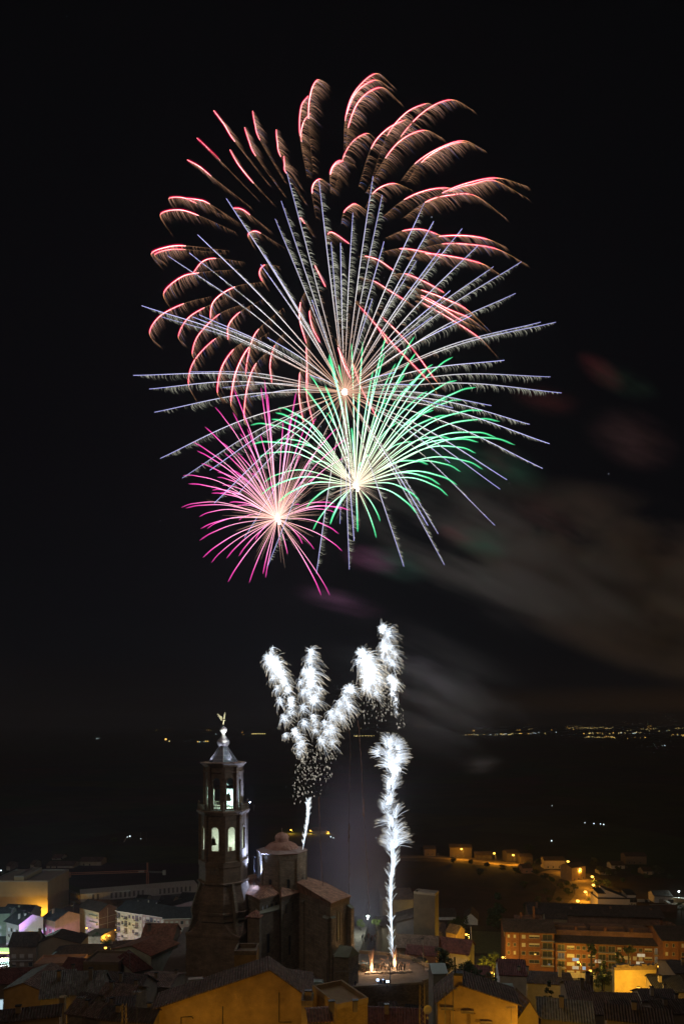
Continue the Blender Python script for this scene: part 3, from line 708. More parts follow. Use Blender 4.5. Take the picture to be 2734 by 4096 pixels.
    # little turret with a tiled cap at the corner
    c0 = w2(510,176.5); m = MB(); q = [(c0.x-2.1,c0.y-1.2),(c0.x+.9,c0.y-1.9),(c0.x+1.5,c0.y+1.4),(c0.x-1.6,c0.y+2.0)]
    m.prism([(x,y,0) for x, y in reversed(q)], (0,0,Ha-.4)); m.build('turret_wall', RUBBLE, root); m = MB(); cc = (c0.x-.3, c0.y+.1)
    for k in range(4):
        p, p2 = q[k], q[(k+1) % 4]; e = 1.22
        m.prism([(cc[0]+(p[0]-cc[0])*e,cc[1]+(p[1]-cc[1])*e,Ha-.4),(cc[0]+(p2[0]-cc[0])*e,cc[1]+(p2[1]-cc[1])*e,Ha-.4),(cc[0],cc[1],Ha+1.0)], (0,0,.14))
    m.build('turret_roof', T('red'), root)
    # small annex with a mossy stone roof in front of the right corner
    An = at(V2(1085,985), 172.0)-org; ax, ay, Hn = An.x, An.y, An.z
    L0 = at(V2(1000,968), 172.5)-org; r_ = thing
    m = MB(); wx = 2.5
    pts = [(ax,ay),(ax+wx,ay+2.6),(ax+wx-5,ay+6),(L0.x-.8,ay+3.0),(L0.x,L0.y)]
    m.prism([(x,y,0) for x, y in pts], (0,0,Hn)); m.build('annex_wall', STONE, root)
    m = MB(); rz_ = Hn+2.0; r0 = (ax+1.1, ay+1.2, rz_); r1 = (L0.x+1.1, ay+2.4, rz_)
    m.prism([(L0.x-.3,L0.y-.35,Hn-.15),(ax+.05,ay-.4,Hn-.15),r0,r1], (0,0,.2)); m.prism([(ax+.05,ay-.4,Hn-.1),(ax+wx+.3,ay+2.5,Hn-.1),r0], (0,0,.12)); m.build('annex_roof', moss, root)
    m = MB(); m.prism([(ax+.02,ay,Hn),(ax+wx,ay+2.6,Hn),(ax+1.1,ay+1.25,rz_-.05)], (-.2,.2,0)); m.build('annex_gable', STONE, root)
    # crossing drum and dome
    zz2 = lambda vy: (HY-V2(0,vy)[1])/F*Yd-base
    Rd = 157*.15945*Yd/F*.985; ph = R(4.8)+R(-6.6)
    def rr(r, z, k=8, p=ph): return [(Dp.x+r*math.sin(2*math.pi*i/k+p), Dp.y-r*math.cos(2*math.pi*i/k+p), z) for i in range(k)]
    z_e = zz2(312)
    m = MB(); m.loft([rr(Rd, H), rr(Rd, z_e-1.6), rr(Rd*1.015, z_e-1.55), rr(Rd*1.02, z_e-.3)]); m.build('drum_wall', STONE, root)
    m = MB(); m.loft([rr(Rd*1.02, z_e-.3), rr(Rd*1.05, z_e-.15), rr(Rd*1.06, z_e-.02), rr(Rd*.70, z_e+.55)]); m.build('drum_roof', plaster('drum_slab', (.34,.24,.20), 1.5, .25), root)
    rose = plaster('dome_tiles', (.40,.215,.15), 2.0, .3); s = .15945*Yd/F
    m = MB(); m.lathe([(105*s,z_e+.4),(103*s,zz2(303)),(98*s,zz2(293)),(85*s,zz2(280)),(68*s,zz2(270)),(48*s,zz2(263)),(44*s,zz2(260))], 32, (Dp.x, Dp.y)); dome = m.build('dome', rose, root, smooth=True)
    m = MB()
    for i in range(24):
        a = 2*math.pi*i/24; m.tube([(Dp.x+r*s*math.cos(a), Dp.y+r*s*math.sin(a), z) for r, z in ((104,zz2(303)),(99,zz2(292.5)),(86,zz2(279.5)),(69,zz2(269.5)),(49,zz2(262.5)))], .09, 4)
    m.build('dome_rib', rose, dome)
    m = MB(); m.lathe([(42*s,zz2(263)),(42*s,zz2(242)),(45*s,zz2(240)),(44*s,zz2(232)),(40*s,zz2(222)),(30*s,zz2(211)),(18*s,zz2(205)),(8*s,zz2(203))], 24, (Dp.x, Dp.y)); m.tube([(Dp.x,Dp.y,zz2(204)),(Dp.x,Dp.y,zz2(175))], .06, 6); m.build('lantern', rose, dome)
    for i in range(8):
        a = 2*math.pi*(i+.5)/8+ph; apd = Rd*math.cos(R(22.5)); m = MB(); pr = [(-.38,0),(-.38,2.5),(-.2,2.85),(.2,2.85),(.38,2.5),(.38,0)]
        m.prism([(x,-.04,z) for x, z in pr], (0,.1,0), 1); m.tube([(x*1.25,-.05,z) for x, z in pr], .07, 5); m.build('arched_window', [STONE, PANE], root, (Dp.x+apd*math.sin(a), Dp.y-apd*math.cos(a), zz2(532)), a)
        b = a-R(22.5); m = MB(); m.box(-.3,-.12,0,.3,.4,z_e-1.7-H); m.build('pilaster', STONE, root, (Dp.x+Rd*math.sin(b), Dp.y-Rd*math.cos(b), H), b)
    # floodlights beside the drum that light the tower's right flank
    def flood(P, tgt, e, size, lab, name='roof_floodlight', ph_=1.6):
        f = thing(name, lab, 'floodlight', P); m = MB(); m.box(-.22,-.2,-.45,.22,.2,-.05); m.tube([(0,0,-ph_),(0,0,-.45)], .05, 6); m.build('housing', METAL, f)
        v = Vector(tgt)-Vector(P); d = bpy.data.lights.new('floodlight', 'SPOT'); d.energy = e; d.color = (.38,.54,1); d.spot_size = R(size); d.spot_blend = 1.0; d.shadow_soft_size = .2
        o2 = bpy.data.objects.new('floodlight', d); COL.objects.link(o2); o2.parent = f; o2.location = v.normalized()*.35; o2.rotation_euler = v.to_track_quat('-Z','Y').to_euler()
    tx, ty = TOWER.location.x, TOWER.location.y
    flood((-21.9, 185.4, -41.8), (tx+5.2, ty-1.2, -20), 40000, 78, 'floodlight between the drum and the bell tower, aimed up the flank')
    flood((-23.2, 184.9, -35.5), (tx+5.6, ty-1.2, -30), 3000, 150, 'added fill floodlight on a made-up tall pole between drum and tower', 'flank_fill_light', 8.0)  # lamp and pole added to even out the light up the flank
    flood((-22.3, 185.2, -41.2), (tx+6.2, ty-1.0, -45), 3000, 130, 'floodlight low on the church roof turned at the tower shoulder', 'low_floodlight')
    flood((tx+8.1, ty-.6, -21.8), (tx+4.6, ty-1.4, -15), 4500, 120, 'floodlight on the outer right corner of the balustrade', 'balcony_floodlight')
    return root
CH = church()

# ================================================================ the town
rt = random.Random(42)
VS = ['dark', 'shut', 'shut', 'half', 'dark']
# --- left neighbourhood
block('warehouse', 'huge blank ochre warehouse wall with a stepped top at the far left edge', 'building', V1(-60,0)[0], 335, 0, (47.6,), 26, V1(0,515)[1], plaster('ochre_blank', (.48,.36,.22), .25, .12), 'flat', rmat=CONC)
b = block('warehouse_annex', 'stepped upper block rising over the blank ochre warehouse', 'building', V1(88,0)[0], 336.5, 0, (V1(150,0)[0],), 20, V1(0,484)[1], plaster('ochre_blank', (.48,.36,.22), .25, .12), 'flat', rmat=CONC)
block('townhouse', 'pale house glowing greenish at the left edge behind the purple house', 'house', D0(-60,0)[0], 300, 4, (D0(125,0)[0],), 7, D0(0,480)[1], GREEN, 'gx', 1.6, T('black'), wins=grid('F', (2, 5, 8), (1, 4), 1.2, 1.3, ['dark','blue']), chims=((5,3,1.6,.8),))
block('townhouse', 'house with a long dark roof between the greenish house and the blank warehouse', 'house', D0(30,0)[0], 309, -8, (D0(370,0)[0],), 9, D0(0,462)[1], CREAM, 'gx', 2.2, T('black'), wins=grid('F', (3, 8, 13), (1, 3.6), 1.2, 1.2, VS), chims=((6,3,2.4,.8),(11,4,2.2,.8)))
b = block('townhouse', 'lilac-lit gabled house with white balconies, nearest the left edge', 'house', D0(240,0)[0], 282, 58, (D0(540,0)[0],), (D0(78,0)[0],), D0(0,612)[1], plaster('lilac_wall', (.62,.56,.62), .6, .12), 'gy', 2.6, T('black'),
      wins=grid('L', (1.3, 3.2, 5.0, 6.8), (1.0, 3.9, 6.6), 1.1, 1.5, ['blue','dark','shut']), balcs=[('L', 4.0, 3.6, 6.4, dict(solid=True, mats=[WHITE])), ('L', 4.0, .8, 6.4, dict(solid=True, mats=[WHITE]))], chims=((2,3,3.2,.7),(4,2,3,.7),(7,4,2.6,.6)), over=.8)
b = block('townhouse', 'brown gabled house with a dark green roof beside a strip of teal light', 'house', D0(692,0)[0], 292, 56, (D0(1000,0)[0],), (D0(540,0)[0],), D0(0,572)[1], PINKW, 'gy', 2.6, T('black'),
      wins=grid('L', (1.5, 3.6, 6.5), (1.2, 4.4), 1.0, 1.4, ['blue','dark','blue']), chims=((3,6,3.4,.8),), over=.6)
b = block('apartment_house', 'white and yellow-lit house with stacked balconies and a dark brick flank', 'house', D0(1240,0)[0], 300, 54, (D0(1462,0)[0],), (D0(1000,0)[0],), D0(0,462)[1], BRICKD, 'gy', 2.4, T('dark'), over=.5,
      wins=grid('L', (1.2, 3.0, 5.2, 8.2), (1.0, 3.8, 6.6, 9.2), 1.2, 1.6, ['shut','dark','warm','half']), balcs=[('L', 3.2, 3.4, 5.4, dict(solid=True, mats=[CREAM])), ('L', 3.2, 6.2, 5.4, dict(solid=True, mats=[CREAM])), ('L', 3.2, 9.0, 5.4, dict(solid=True, mats=[CREAM]))])
m = MB(); D_ = b['D']; m.box(-.12,.05,0,-.003,D_-.05,b['H']-.1); m.build('front_facing', CREAM, b)
for u in (4.2, 8.6):
    m = MB(); m.box(u,-.06,.1,u+.25,-.003,b['H']+.8); m.build('concrete_strip', BEIGE, b)
for v in (2.9, 5.9, 8.7):
    m = MB(); m.box(.3,-.05,v,b['W']-.3,-.003,v+.2); m.build('concrete_strip', BEIGE, b)
block('townhouse', 'low house with a wide dark hipped roof behind the teal-lit house', 'house', D0(690,0)[0], 322, -6, (D0(1060,0)[0],), 11, D0(0,470)[1], CREAM, 'hip', 2.6, T('dark'), wins=grid('F', (3, 6, 9, 12, 15), (1.2,), 1.1, 1.3, VS), chims=((6,4,2.6,.8),(11,4,2.6,.8)))
block('townhouse', 'small ochre-topped house behind the balcony house', 'house', D0(1035,0)[0], 345, -4, (D0(1440,0)[0],), 10, D0(0,385)[1], OCHRE, 'hip', 1.8, T('brown'), chims=((3,4,2.2,1.2),(9,4,1.6,.7)))
def aptrow(label, x0, Y, th, x1, ey, mat, cols, rows, balcols, seed):
    r = random.Random(seed); b = block('apartment_block', label, 'apartment block', x0, Y, th, (x1,), 13, ey, mat, 'gx', 2.6, T('black'), over=.7)
    W, H = b['W'], b['H']
    for j in range(rows):
        v = H-2.5-j*2.9
        for i in range(cols):
            u = W*(i+.5)/cols
            if i in balcols:
                add_window(b, 'F', u, v-.3, 1.6, 2.0, r.choice(['dark','half','dim' if r.random() < .3 else 'dark']), W, 13); add_balcony(b, 'F', u, v-.4, W/cols*.95, W, 13, d=1.0)
            else: add_window(b, 'F', u, v, 1.15, 1.35, r.choice(['shut','shut','half','dark']), W, 13)
    m = MB(); m.box(-.6,-.75,H-.22,W+.6,-.003,H-.02); m.build('cornice', WHITE, b)
    return b
b = aptrow('greenish four-storey apartment block with barred balconies, its ground floor yellow-lit', D1(212,0)[0], 292, -26, D1(528,0)[0], D1(0,442)[1], plaster('grey_green_render', (.46,.47,.42), .6, .15), 7, 4, (0, 2, 5), 1)
m = MB(); m.box(.1,-.09,0,b['W']-.1,-.003,3.0); m.build('ground_floor_facing', CREAM, b)
add_window(b, 'F', 9.4, .2, 1.9, 2.4, 'blue', b['W'], 13); add_window(b, 'F', 5.4, .2, 1.9, 2.4, 'garage', b['W'], 13); add_window(b, 'F', 13, .2, 2.2, 2.4, 'garage', b['W'], 13)
b = aptrow('brick-coloured apartment block with one orange-lit balcony, joined to the greenish block', D1(531,0)[0], 284.0, -26, D1(800,0)[0], D1(0,487)[1], plaster('rosy_render', (.42,.32,.29), .6, .15), 6, 4, (1, 2), 2)
add_window(b, 'F', b['W']*.44, b['H']-5.6, .7, 1.9, 'yellow', b['W'], 13)
b = aptrow('rosy apartment block turning the corner toward the bell tower', D1(803,0)[0], 277.5, 6, D1(1120,0)[0], D1(0,545)[1], plaster('pink_render', (.45,.31,.28), .6, .15), 5, 4, (), 3)
b = aptrow('end apartment block with white balcony rails showing beside the tower base', D1(1122,0)[0], 279, 42, D1(1200,0)[0], D1(0,542)[1], plaster('pink_render', (.45,.31,.28), .6, .15), 2, 4, (1,), 4)
block('townhouse', 'pale house with a flat white gable wall above the rosy apartment roof', 'house', D1(915,0)[0], 300, 8, (D1(1172,0)[0],), 9, D1(0,390)[1], LILAC, 'sy', 2.2, T('black'), wins=grid('F', (5,), (9.5,), .8, .9, 'dark'), over=.2)
block('townhouse', 'dark-roofed house with two skylights behind the greenish block', 'house', D1(330,0)[0], 315, -20, (D1(640,0)[0],), 12, D1(0,400)[1], GREY, 'gx', 2.6, T('black'), chims=((4,3,2.6,.6),(9,4,3,.6),(14,3,2.4,.6)))
block('townhouse', 'gabled house with a rosy front rising over the brick-coloured block', 'house', D1(600,0)[0], 312, -8, (D1(830,0)[0],), 12, D1(0,440)[1], PINKW, 'gy', 2.8, T('black'))
for i, (x0, x1, y, Y) in enumerate(((740, 900, 330, 345), (440, 560, 318, 352), (1000, 1170, 285, 362), (560, 700, 300, 370))):
    block('townhouse', ['dim house showing a few teal lights beneath the long concrete building', 'low dark house left of the crane foot', 'dim bluish house right of the crane foot, near the tower', 'dark low house at the foot of the crane'][i], 'house', D1(x0,0)[0], Y, -5, (D1(x1,0)[0],), 9, D1(0,y)[1], GREY, 'gx', 1.6, T('black'), wins=grid('F', (2, 4.5, 7), (1.2,), .8, 1.0, ['blue','dark','dark']))
# row of far houses, dim
far = [('long low shed with a pale wall far out beyond the blank warehouse', 290, 458, 412, 428), ('tiny pale house above the long far shed', 326, 380, 366, 376), ('wide grey shed far beyond the crane jib', 498, 632, 385, 412), ('narrow pale hut left of the far sheds', 190, 212, 405, 432), ('small pale hut at the far left edge', 40, 62, 415, 442), ('faint pinkish house under the crane jib', 345, 398, 480, 508)]
for lab, x0, x1, y0, y1 in far:
    g = ground(V1(x0, y1)); block('shed' if 'shed' in lab else 'hut', lab, 'shed' if 'shed' in lab else 'house', V1(x0,0)[0], g.y, 0, (V1(x1,0)[0],), 12, V1(0,y0)[1], CREAM, 'gx', 1.8, T('brown'), wins=grid('F', (3, 7), (1,), 1, 1.2, 'dark'))
# long unfinished concrete building
def long_building():
    x0 = V1(505,0)[0]; Y0 = 352; O = at((x0, V1(0,592)[1]), Y0); O.z = (HY-V1(0,592)[1])/F*Y0
    x1 = V1(1238,0)[0]; Y1 = 352+26
    P1 = at((x1, V1(0,530)[1]), O.z/((HY-V1(0,530)[1])/F)); 
    d = Vector((P1.x-O.x, P1.y-O.y)); Lb = d.length; th = math.atan2(d.y, d.x); base = min(hz(O.y), hz(P1.y))-.5
    root = thing('unfinished_building', 'very long concrete building still under construction, behind the crane', 'building', (O.x, O.y, base), th); H = O.z-base
    m = MB(); m.box(0,.6,0,Lb,11,H-.5); m.build('inner_wall', plaster('raw_block', (.20,.19,.20)), root)
    m = MB(); m.box(-.2,0,H-.55,Lb,11.2,H); m.box(-.2,0,H-4.0,Lb,.598,H-3.4)
    n = int(Lb/2.2)
    r = random.Random(2)
    for i in range(n+1):
        wv = 1.1 if r.random() < .7 else 2.1
        x = i*2.2; m.box(x,.05,H-3.398,min(Lb, x+wv),.596,H-.552)
    m.build('facade_frame', plaster('pale_concrete', (.52,.50,.50), 1, .2), root)
    m = MB()
    for i in range(int(Lb/2.6)): m.tube([(i*2.6+.2,.2,H),(i*2.6+.2,.2,H+1.1+.5*r.random())], .05, 4)
    m.build('edge_railing', METAL, root)
    x = V1(434,0)[0]; b = thing('scaffolded_end_wall', 'orange-lit scaffolded end wall left of the long unfinished building', 'scaffold', (O.x, O.y, base), th+R(115))
    W = 11.0; m = MB(); m.box(0,0,0,W,.4,H-.5); m.build('wall', OCHRE, b); m = MB()
    for i in range(6): m.tube([(i*W/5,.95,0),(i*W/5,.95,H+.8)], .06, 5)
    for z in (1.8, 3.8, 5.8, H-.3): m.box(0,.5,z,W,1.0,z+.12); m.tube([(0,.98,z+1),(W,.98,z+1)], .05, 4)
    m.build('scaffolding', METAL, b)
long_building()
def crane():
    Y = 400; k = Y/F; p = V1(924,600); X = (p[0]-CX)*k; base = hz(Y)
    zt = (HY-V1(0,452)[1])*k-base; top = (HY-V1(0,392)[1])*k-base
    root = thing('tower_crane', 'tower crane with a long red lattice jib over the unfinished building', 'crane', (X, Y, base))
    rust = simple('crane_red', (.70,.30,.20)); s = .7
    def lattice(a, b, w, n, nm, mat):
        a, b = Vector(a), Vector(b); d = b-a; e1 = Vector((0,1,0)); e2 = d.normalized().cross(e1); m = MB(); c = [e1*w+e2*w, e1*w-e2*w, -e1*w-e2*w, -e1*w+e2*w]
        for q in c: m.tube([a+q, b+q], .07, 4)
        for i in range(n):
            p0, p1 = a+d*(i/n), a+d*((i+1)/n)
            for j in range(4): m.tube([p0+c[j], p1+c[(j+1) % 4]], .045, 3)
        return m.build(nm, mat, root)
    lattice((0,0,0), (0,0,zt), .55, 16, 'mast', rust); lattice((0,0,zt), (0,0,top), .3, 4, 'tower_head', rust)
    xl = (V1(424,0)[0]-p[0])*k; xr = (V1(1038,0)[0]-p[0])*k
    lattice((0,0,zt+.5), (xl,-2,zt-.6), .5, 44, 'jib', rust); lattice((0,0,zt+.3), (xr-1.5,0,zt-.1), .3, 8, 'counter_jib', METAL)
    m = MB(); m.box(xr-1.6,-.6,zt-1.6,xr,.6,zt+1.1); m.build('counterweight', CONC, root)
    m = MB(); m.box(-5,-.5,zt-.1,-2,.5,zt+.9); m.build('winch', CONC, root)
    m = MB(); m.tube([(0,0,top),(xl*.45,-1,zt+.9)], .04, 4); m.tube([(0,0,top),(xr*.8,0,zt+.3)], .04, 4); m.build('tie_rope', DARKM, root)
crane()

# --- near left, darker houses stepping down from the camera
b = block('townhouse', 'dark house with rows of shuttered windows and two long balconies, left town', 'house', D0(112,0)[0], 236, 3, (D0(449,0)[0],), 8, D0(0,890)[1], BROWNW, 'gx', 3.4, T('dark'), over=.4,
      wins=grid('F', (1.6, 4.3, 7.1), (9.0, 6.2, 3.2), 1.5, 1.4, ['dark','shut','half']), balcs=[('F', 4.4, 8.4, 7.0, dict(d=.8)),('F', 4.4, 5.6, 7.0, dict(d=.8))], chims=((8.9,3.5,4.6,.8),))
b = block('townhouse', 'wide blank brown house flank with a stepped dark roof, right of the shuttered house', 'house', D0(451,0)[0], 237.5, 4, (D0(1008,0)[0],), 9, D0(0,870)[1], plaster('flank_brown', (.33,.26,.18), .3, .12), 'gy', 2.4, T('dark'), over=.25, fr=.38)
block('townhouse', 'pinkish brick house end with small square windows glowing violet at its foot', 'house', D0(1012,0)[0], 262, -12, (D0(1264,0)[0],), 10, D0(0,775)[1], stone('rosy_brick', (.50,.34,.26), .6, .3, .03, .2, .3), 'sy', .6, T('brown'), wins=[('F',3.6,4.2,.7,.9,'shut'),('F',3.6,1.6,.7,.9,'shut')], over=.15)
block('garden_wall', 'low brick yard wall with a garage door beside the lamp in the left town', 'wall', D0(1266,0)[0], 252, -10, (D0(1550,0)[0],), 4, D0(0,895)[1], stone('rosy_brick', (.50,.34,.26), .6, .3, .03, .2, .3), 'flat', rmat=BEIGE, wins=[('F',6.6,1.0,2.0,2.3,'garage')])
block('townhouse', 'low salmon house with a terrace in front of the big brown flank', 'house', D0(652,0)[0], 222, 6, (D0(1340,0)[0],), 9, D0(0,1012)[1], PINKW, 'hip', 1.8, T('dark'), wins=grid('F', (2.4, 5, 9, 12), (1,), 1.5, 1.2, ['dark','shut']), over=.4)
block('townhouse', 'salmon house wall with a flat terrace below the dark two-faced house', 'house', D0(424,0)[0], 210, 4, (D0(1000,0)[0],), 8, D0(0,1142)[1], PINKW, 'flat', rmat=PINKW, wins=[('F',2.2,1.6,1.6,1.2,'shut'),('F',7,1.6,1.2,1.2,'dark')])
block('townhouse', 'house with a wine-red roof slope beneath the salmon terrace', 'house', D0(720,0)[0], 186, -16, (D0(1060,0)[0],), 10, D0(0,1262)[1], BROWNW, 'gx', 3.2, T('wine'), over=.5)
block('townhouse', 'blank dark ochre box-shaped house in the middle of the left rooftops', 'house', D0(1045,0)[0], 185, -3, (D0(1482,0)[0],), 9, D0(0,1118)[1], plaster('dull_ochre', (.25,.18,.10)), 'flat', rmat=BROWNW)
b = block('townhouse', 'small house with a pale side wall and a wine-red hipped roof', 'house', D1(432,0)[0], 180, 36, (D1(632,0)[0],), (D1(228,0)[0],), D1(0,1215)[1], plaster('whitish_wall', (.46,.45,.42)), 'hip', 2.4, T('wine'), over=.5)
b = block('townhouse', 'tall grey-green house with string courses and narrow windows left of the tower', 'house', D1(636,0)[0], 192, 64, (D1(972,0)[0],), (D1(180,0)[0],), D1(0,1010)[1], plaster('grey_green_wall', (.58,.62,.52)), 'gx', 1.7, T('red'), over=.5,
      wins=grid('F', (2.0, 5.4, 9.0, 11.6), (7.2,), .95, 2.0, 'dark')+grid('F', (5.4, 9.0), (2.4,), .95, 2.0, 'dark'))
for v in (5.4, 10.6, b['H']-1.0):
    m = MB(); m.box(0,-.18,v,b['W'],-.003,v+.3); m.build('string_course', BEIGE, b)
b = block('townhouse', 'upper attic house with a bright tile roof behind the grey-green house', 'house', D1(528,0)[0], 206, -2, (D1(905,0)[0],), 8.5, D1(0,790)[1], BROWNW, 'gx', 3.0, T('red'), over=.5, chims=((1.5,2,3.4,.9),), wins=[('F',3,.6+6,1,1.3,'dark')])
block('townhouse', 'low house with a long dim lean-to roof left of the grey-green house', 'house', D1(150,0)[0], 204, 12, (D1(520,0)[0],), 7, D1(0,985)[1], BROWNW, 'sx', 1.2, T('brown'), over=.4)
# --- foreground rooftops bottom left
block('townhouse', 'gabled ochre house at the bottom left corner with a dark tiled roof', 'house', D0(48,0)[0], 150, -4, (D0(530,0)[0],), 12, D0(0,1442)[1], plaster('dim_ochre', (.38,.25,.12)), 'gy', 1.6, T('brown'), over=.35, fr=.52, wins=[('F',7.4,6,.8,1.8,'dark')])
block('townhouse', 'dark red roof stretching across the left edge above the gabled ochre house', 'house', D0(-80,0)[0], 172, 6, (D0(420,0)[0],), 10, D0(0,1370)[1], BROWNW, 'gx', 2.0, T('wine'), over=.3)
def roofhouse(label, px, Y, th, x1, D, ey, rise, col, kind='gx', wall=None, **kw):
    if 'chims' not in kw: kw['chims'] = ((rt.uniform(1.5,4), D*.3, rise+rt.uniform(.6,1.4), .7),)+(((rt.uniform(5,7), D*.6, rise+.8, .6),) if rt.random() < .5 else ())
    return block('townhouse', label, 'house', px, Y, th, (x1,), D, ey, wall or BROWNW, kind, rise, T(col), over=.35, **kw)
roofhouse('tumbledown house with a steep patch of pale broken tiles, bottom left', D0(505,0)[0], 138, 14, D0(900,0)[0], 9, D0(0,1548)[1], 3.6, 'grey')
roofhouse('house with coarse grey barrel tiles and a crumbling gable', D0(880,0)[0], 136, 5, D0(1265,0)[0], 7, D0(0,1490)[1], 3.0, 'grey')
roofhouse('house with a low brown wall and worn ridge among the bottom left roofs', D0(1215,0)[0], 126, -12, D0(1600,0)[0], 7, D0(0,1560)[1], 1.6, 'brown', wall=RUBBLE)
roofhouse('long dim brown roof sloping down to the bottom edge', D0(840,0)[0], 112, -18, D0(1340,0)[0], 5, D0(0,1730)[1], 1.2, 'brown', wall=RUBBLE)
roofhouse('dark roof at the very bottom left corner', D0(-60,0)[0], 100, 16, D0(740,0)[0], 4, D0(0,1850)[1], .8, 'dark')
roofhouse('dark roof in front of the pale-walled house', D1(-10,0)[0], 150, -14, D1(450,0)[0], 9, D1(0,1480)[1], 3.0, 'dark')
roofhouse('brown speckled roof behind a parapet below the grey-green house', D1(470,0)[0], 158, -10, D1(860,0)[0], 9, D1(0,1385)[1], 1.2, 'brown', wins=[('F',.6,8.2,.7,1.8,'dark')])
roofhouse('dim roof at the bottom edge left of the big ochre wall', D1(0,0)[0], 104, -10, D1(650,0)[0], 4, D1(0,1800)[1], 1.0, 'dark', wall=RUBBLE)
m = thing('chimney_stack', 'ochre chimney stack standing on the bottom left rooftops', 'chimney', at(D0(785,1690), 118)); c = MB(); c.box(-.42,-.4,-3,.42,.4,2.0); c.build('shaft', plaster('dim_ochre', (.38,.25,.12)), m); c = MB(); c.box(-.52,-.5,2.003,.52,.5,2.25); c.build('cap', OCHRE, m)

for i, (p, Y, th_, w_, d_, h_, mt_, col, lab) in enumerate([
    (D0(640,1330), 146, 20, 3.0, 2.4, 1.6, RUBBLE, 'brown', 'small rubble dormer on the dark roofs above the grey tiled patch'), (D0(960,1560), 122, -20, 3.4, 2.6, 2.0, RUBBLE, 'dark', 'crumbling lean-to beside the ochre chimney stack'),
    (D1(60,1700), 112, 10, 4.4, 3.0, 2.4, BROWNW, 'dark', 'little flat shed among the bottom left roofs, near the short lattice mast'), (D1(300,1470), 140, -8, 3.0, 2.4, 1.5, plaster('whitish_wall', (.46,.45,.42)), 'wine', 'tiny pale dormer in front of the pale-walled house'),
    (D8(700,1700), 122, 4, 3.0, 2.0, 1.2, RUBBLE, 'dark', 'small chimney house on the dark tiled roofs, bottom right'), (D8(1260,1640), 138, -6, 4.0, 2.6, 1.6, BEIGE, 'brown', 'lit pale dormer left of the bottom right corner roofs'),
    (V2(1290,1340), 118, 8, 3.0, 2.4, 1.4, WALLST, 'dark', 'broken stone hut under the retaining wall'), (V2(1440,1330), 116, -12, 3.6, 2.4, 1.8, WALLST, 'black', 'dark hut under the right part of the retaining wall')]):
    e_ = at(p, Y).z; block('roof_shed', lab, 'shed', p[0], Y, th_, w_, d_, p[1], mt_, 'gx' if i % 2 else 'sx', .7, T(col), over=.2, base=e_-h_-6)
m = thing('skylight', 'pale skylight lying in the long roof behind the big ochre wall', 'skylight', at(D1(1195,1305), 109)); c = MB(); c.box(-1.1,-.5,-.1,1.1,.5,.12); c.build('frame', FRAME, m, (0,0,0), R(14)); c = MB(); c.box(-1.0,-.42,.121,1.0,.42,.14); c.build('pane', simple('milk_glass', (.5,.42,.36)), m, (0,0,0), R(14))
# --- the big ochre wall in the foreground
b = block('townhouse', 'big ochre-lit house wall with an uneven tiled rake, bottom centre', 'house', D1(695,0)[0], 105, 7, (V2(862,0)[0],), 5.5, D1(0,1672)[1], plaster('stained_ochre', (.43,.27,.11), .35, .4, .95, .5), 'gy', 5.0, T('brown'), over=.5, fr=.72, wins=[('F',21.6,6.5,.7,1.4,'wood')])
W_, H_ = b['W'], b['H']
m = MB(); m.tube([(W_*.235,-.08,H_-1.8),(W_*.225,-.10,H_-1.5),(W_*.16,-.1,H_-1.5),(W_*.16,-.09,H_-9)], .07, 6); m.tube([(W_*.42,-.08,H_-.2),(W_*.42,-.1,H_-5.2)], .06, 6); m.tube([(W_*.78,-.08,H_+1.5),(W_*.78,-.1,H_-3.0),(W_*.86,-.1,H_-3.1)], .06, 6); m.build('drain_pipe', DARKM, b)
block('townhouse', 'low tiled roof right of the big ochre gable, under the church', 'house', V2(596,0)[0], 118, 4, (V2(862,0)[0],), 9, V2(0,1170)[1], BROWNW, 'sy', -1.2, T('brown'), over=.3, chims=((1.5,3,1.3,1.4),))
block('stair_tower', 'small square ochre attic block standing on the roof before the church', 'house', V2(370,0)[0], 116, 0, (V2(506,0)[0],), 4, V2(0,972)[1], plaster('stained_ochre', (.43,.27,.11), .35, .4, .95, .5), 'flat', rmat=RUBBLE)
block('roof_house', 'ochre flat-topped brick building with an open roof pit, bottom centre right', 'house', V2(1015,0)[0], 95, 28, (V2(1205,0)[0],), (V2(862,0)[0],), V2(0,1312)[1], stone('ochre_brick', (.46,.30,.13), .5, .2, .012, .2, .3), 'flat', rmat=OCHRE, wins=[('F',1.0,7.6,.5,.85,'dim')])
b = block('townhouse', 'narrow ochre house edge with a stepped chimney beside the flat-topped building', 'house', V2(790,0)[0], 97, 0, (V2(860,0)[0],), 3, V2(0,1290)[1], OCHRE, 'flat', rmat=RUBBLE, chims=((.9,1.2,1.6,.9),))
roofhouse('dark maroon roof slab at the bottom edge below the plaza wall', V2(1205,0)[0], 112, -4, V2(1570,0)[0], 6, V2(0,1395)[1], 1.0, 'wine')
roofhouse('small lit roof edge at the bottom between two ochre buildings', V2(845,0)[0], 88, 8, V2(975,0)[0], 4, V2(0,1392)[1], .6, 'pink')
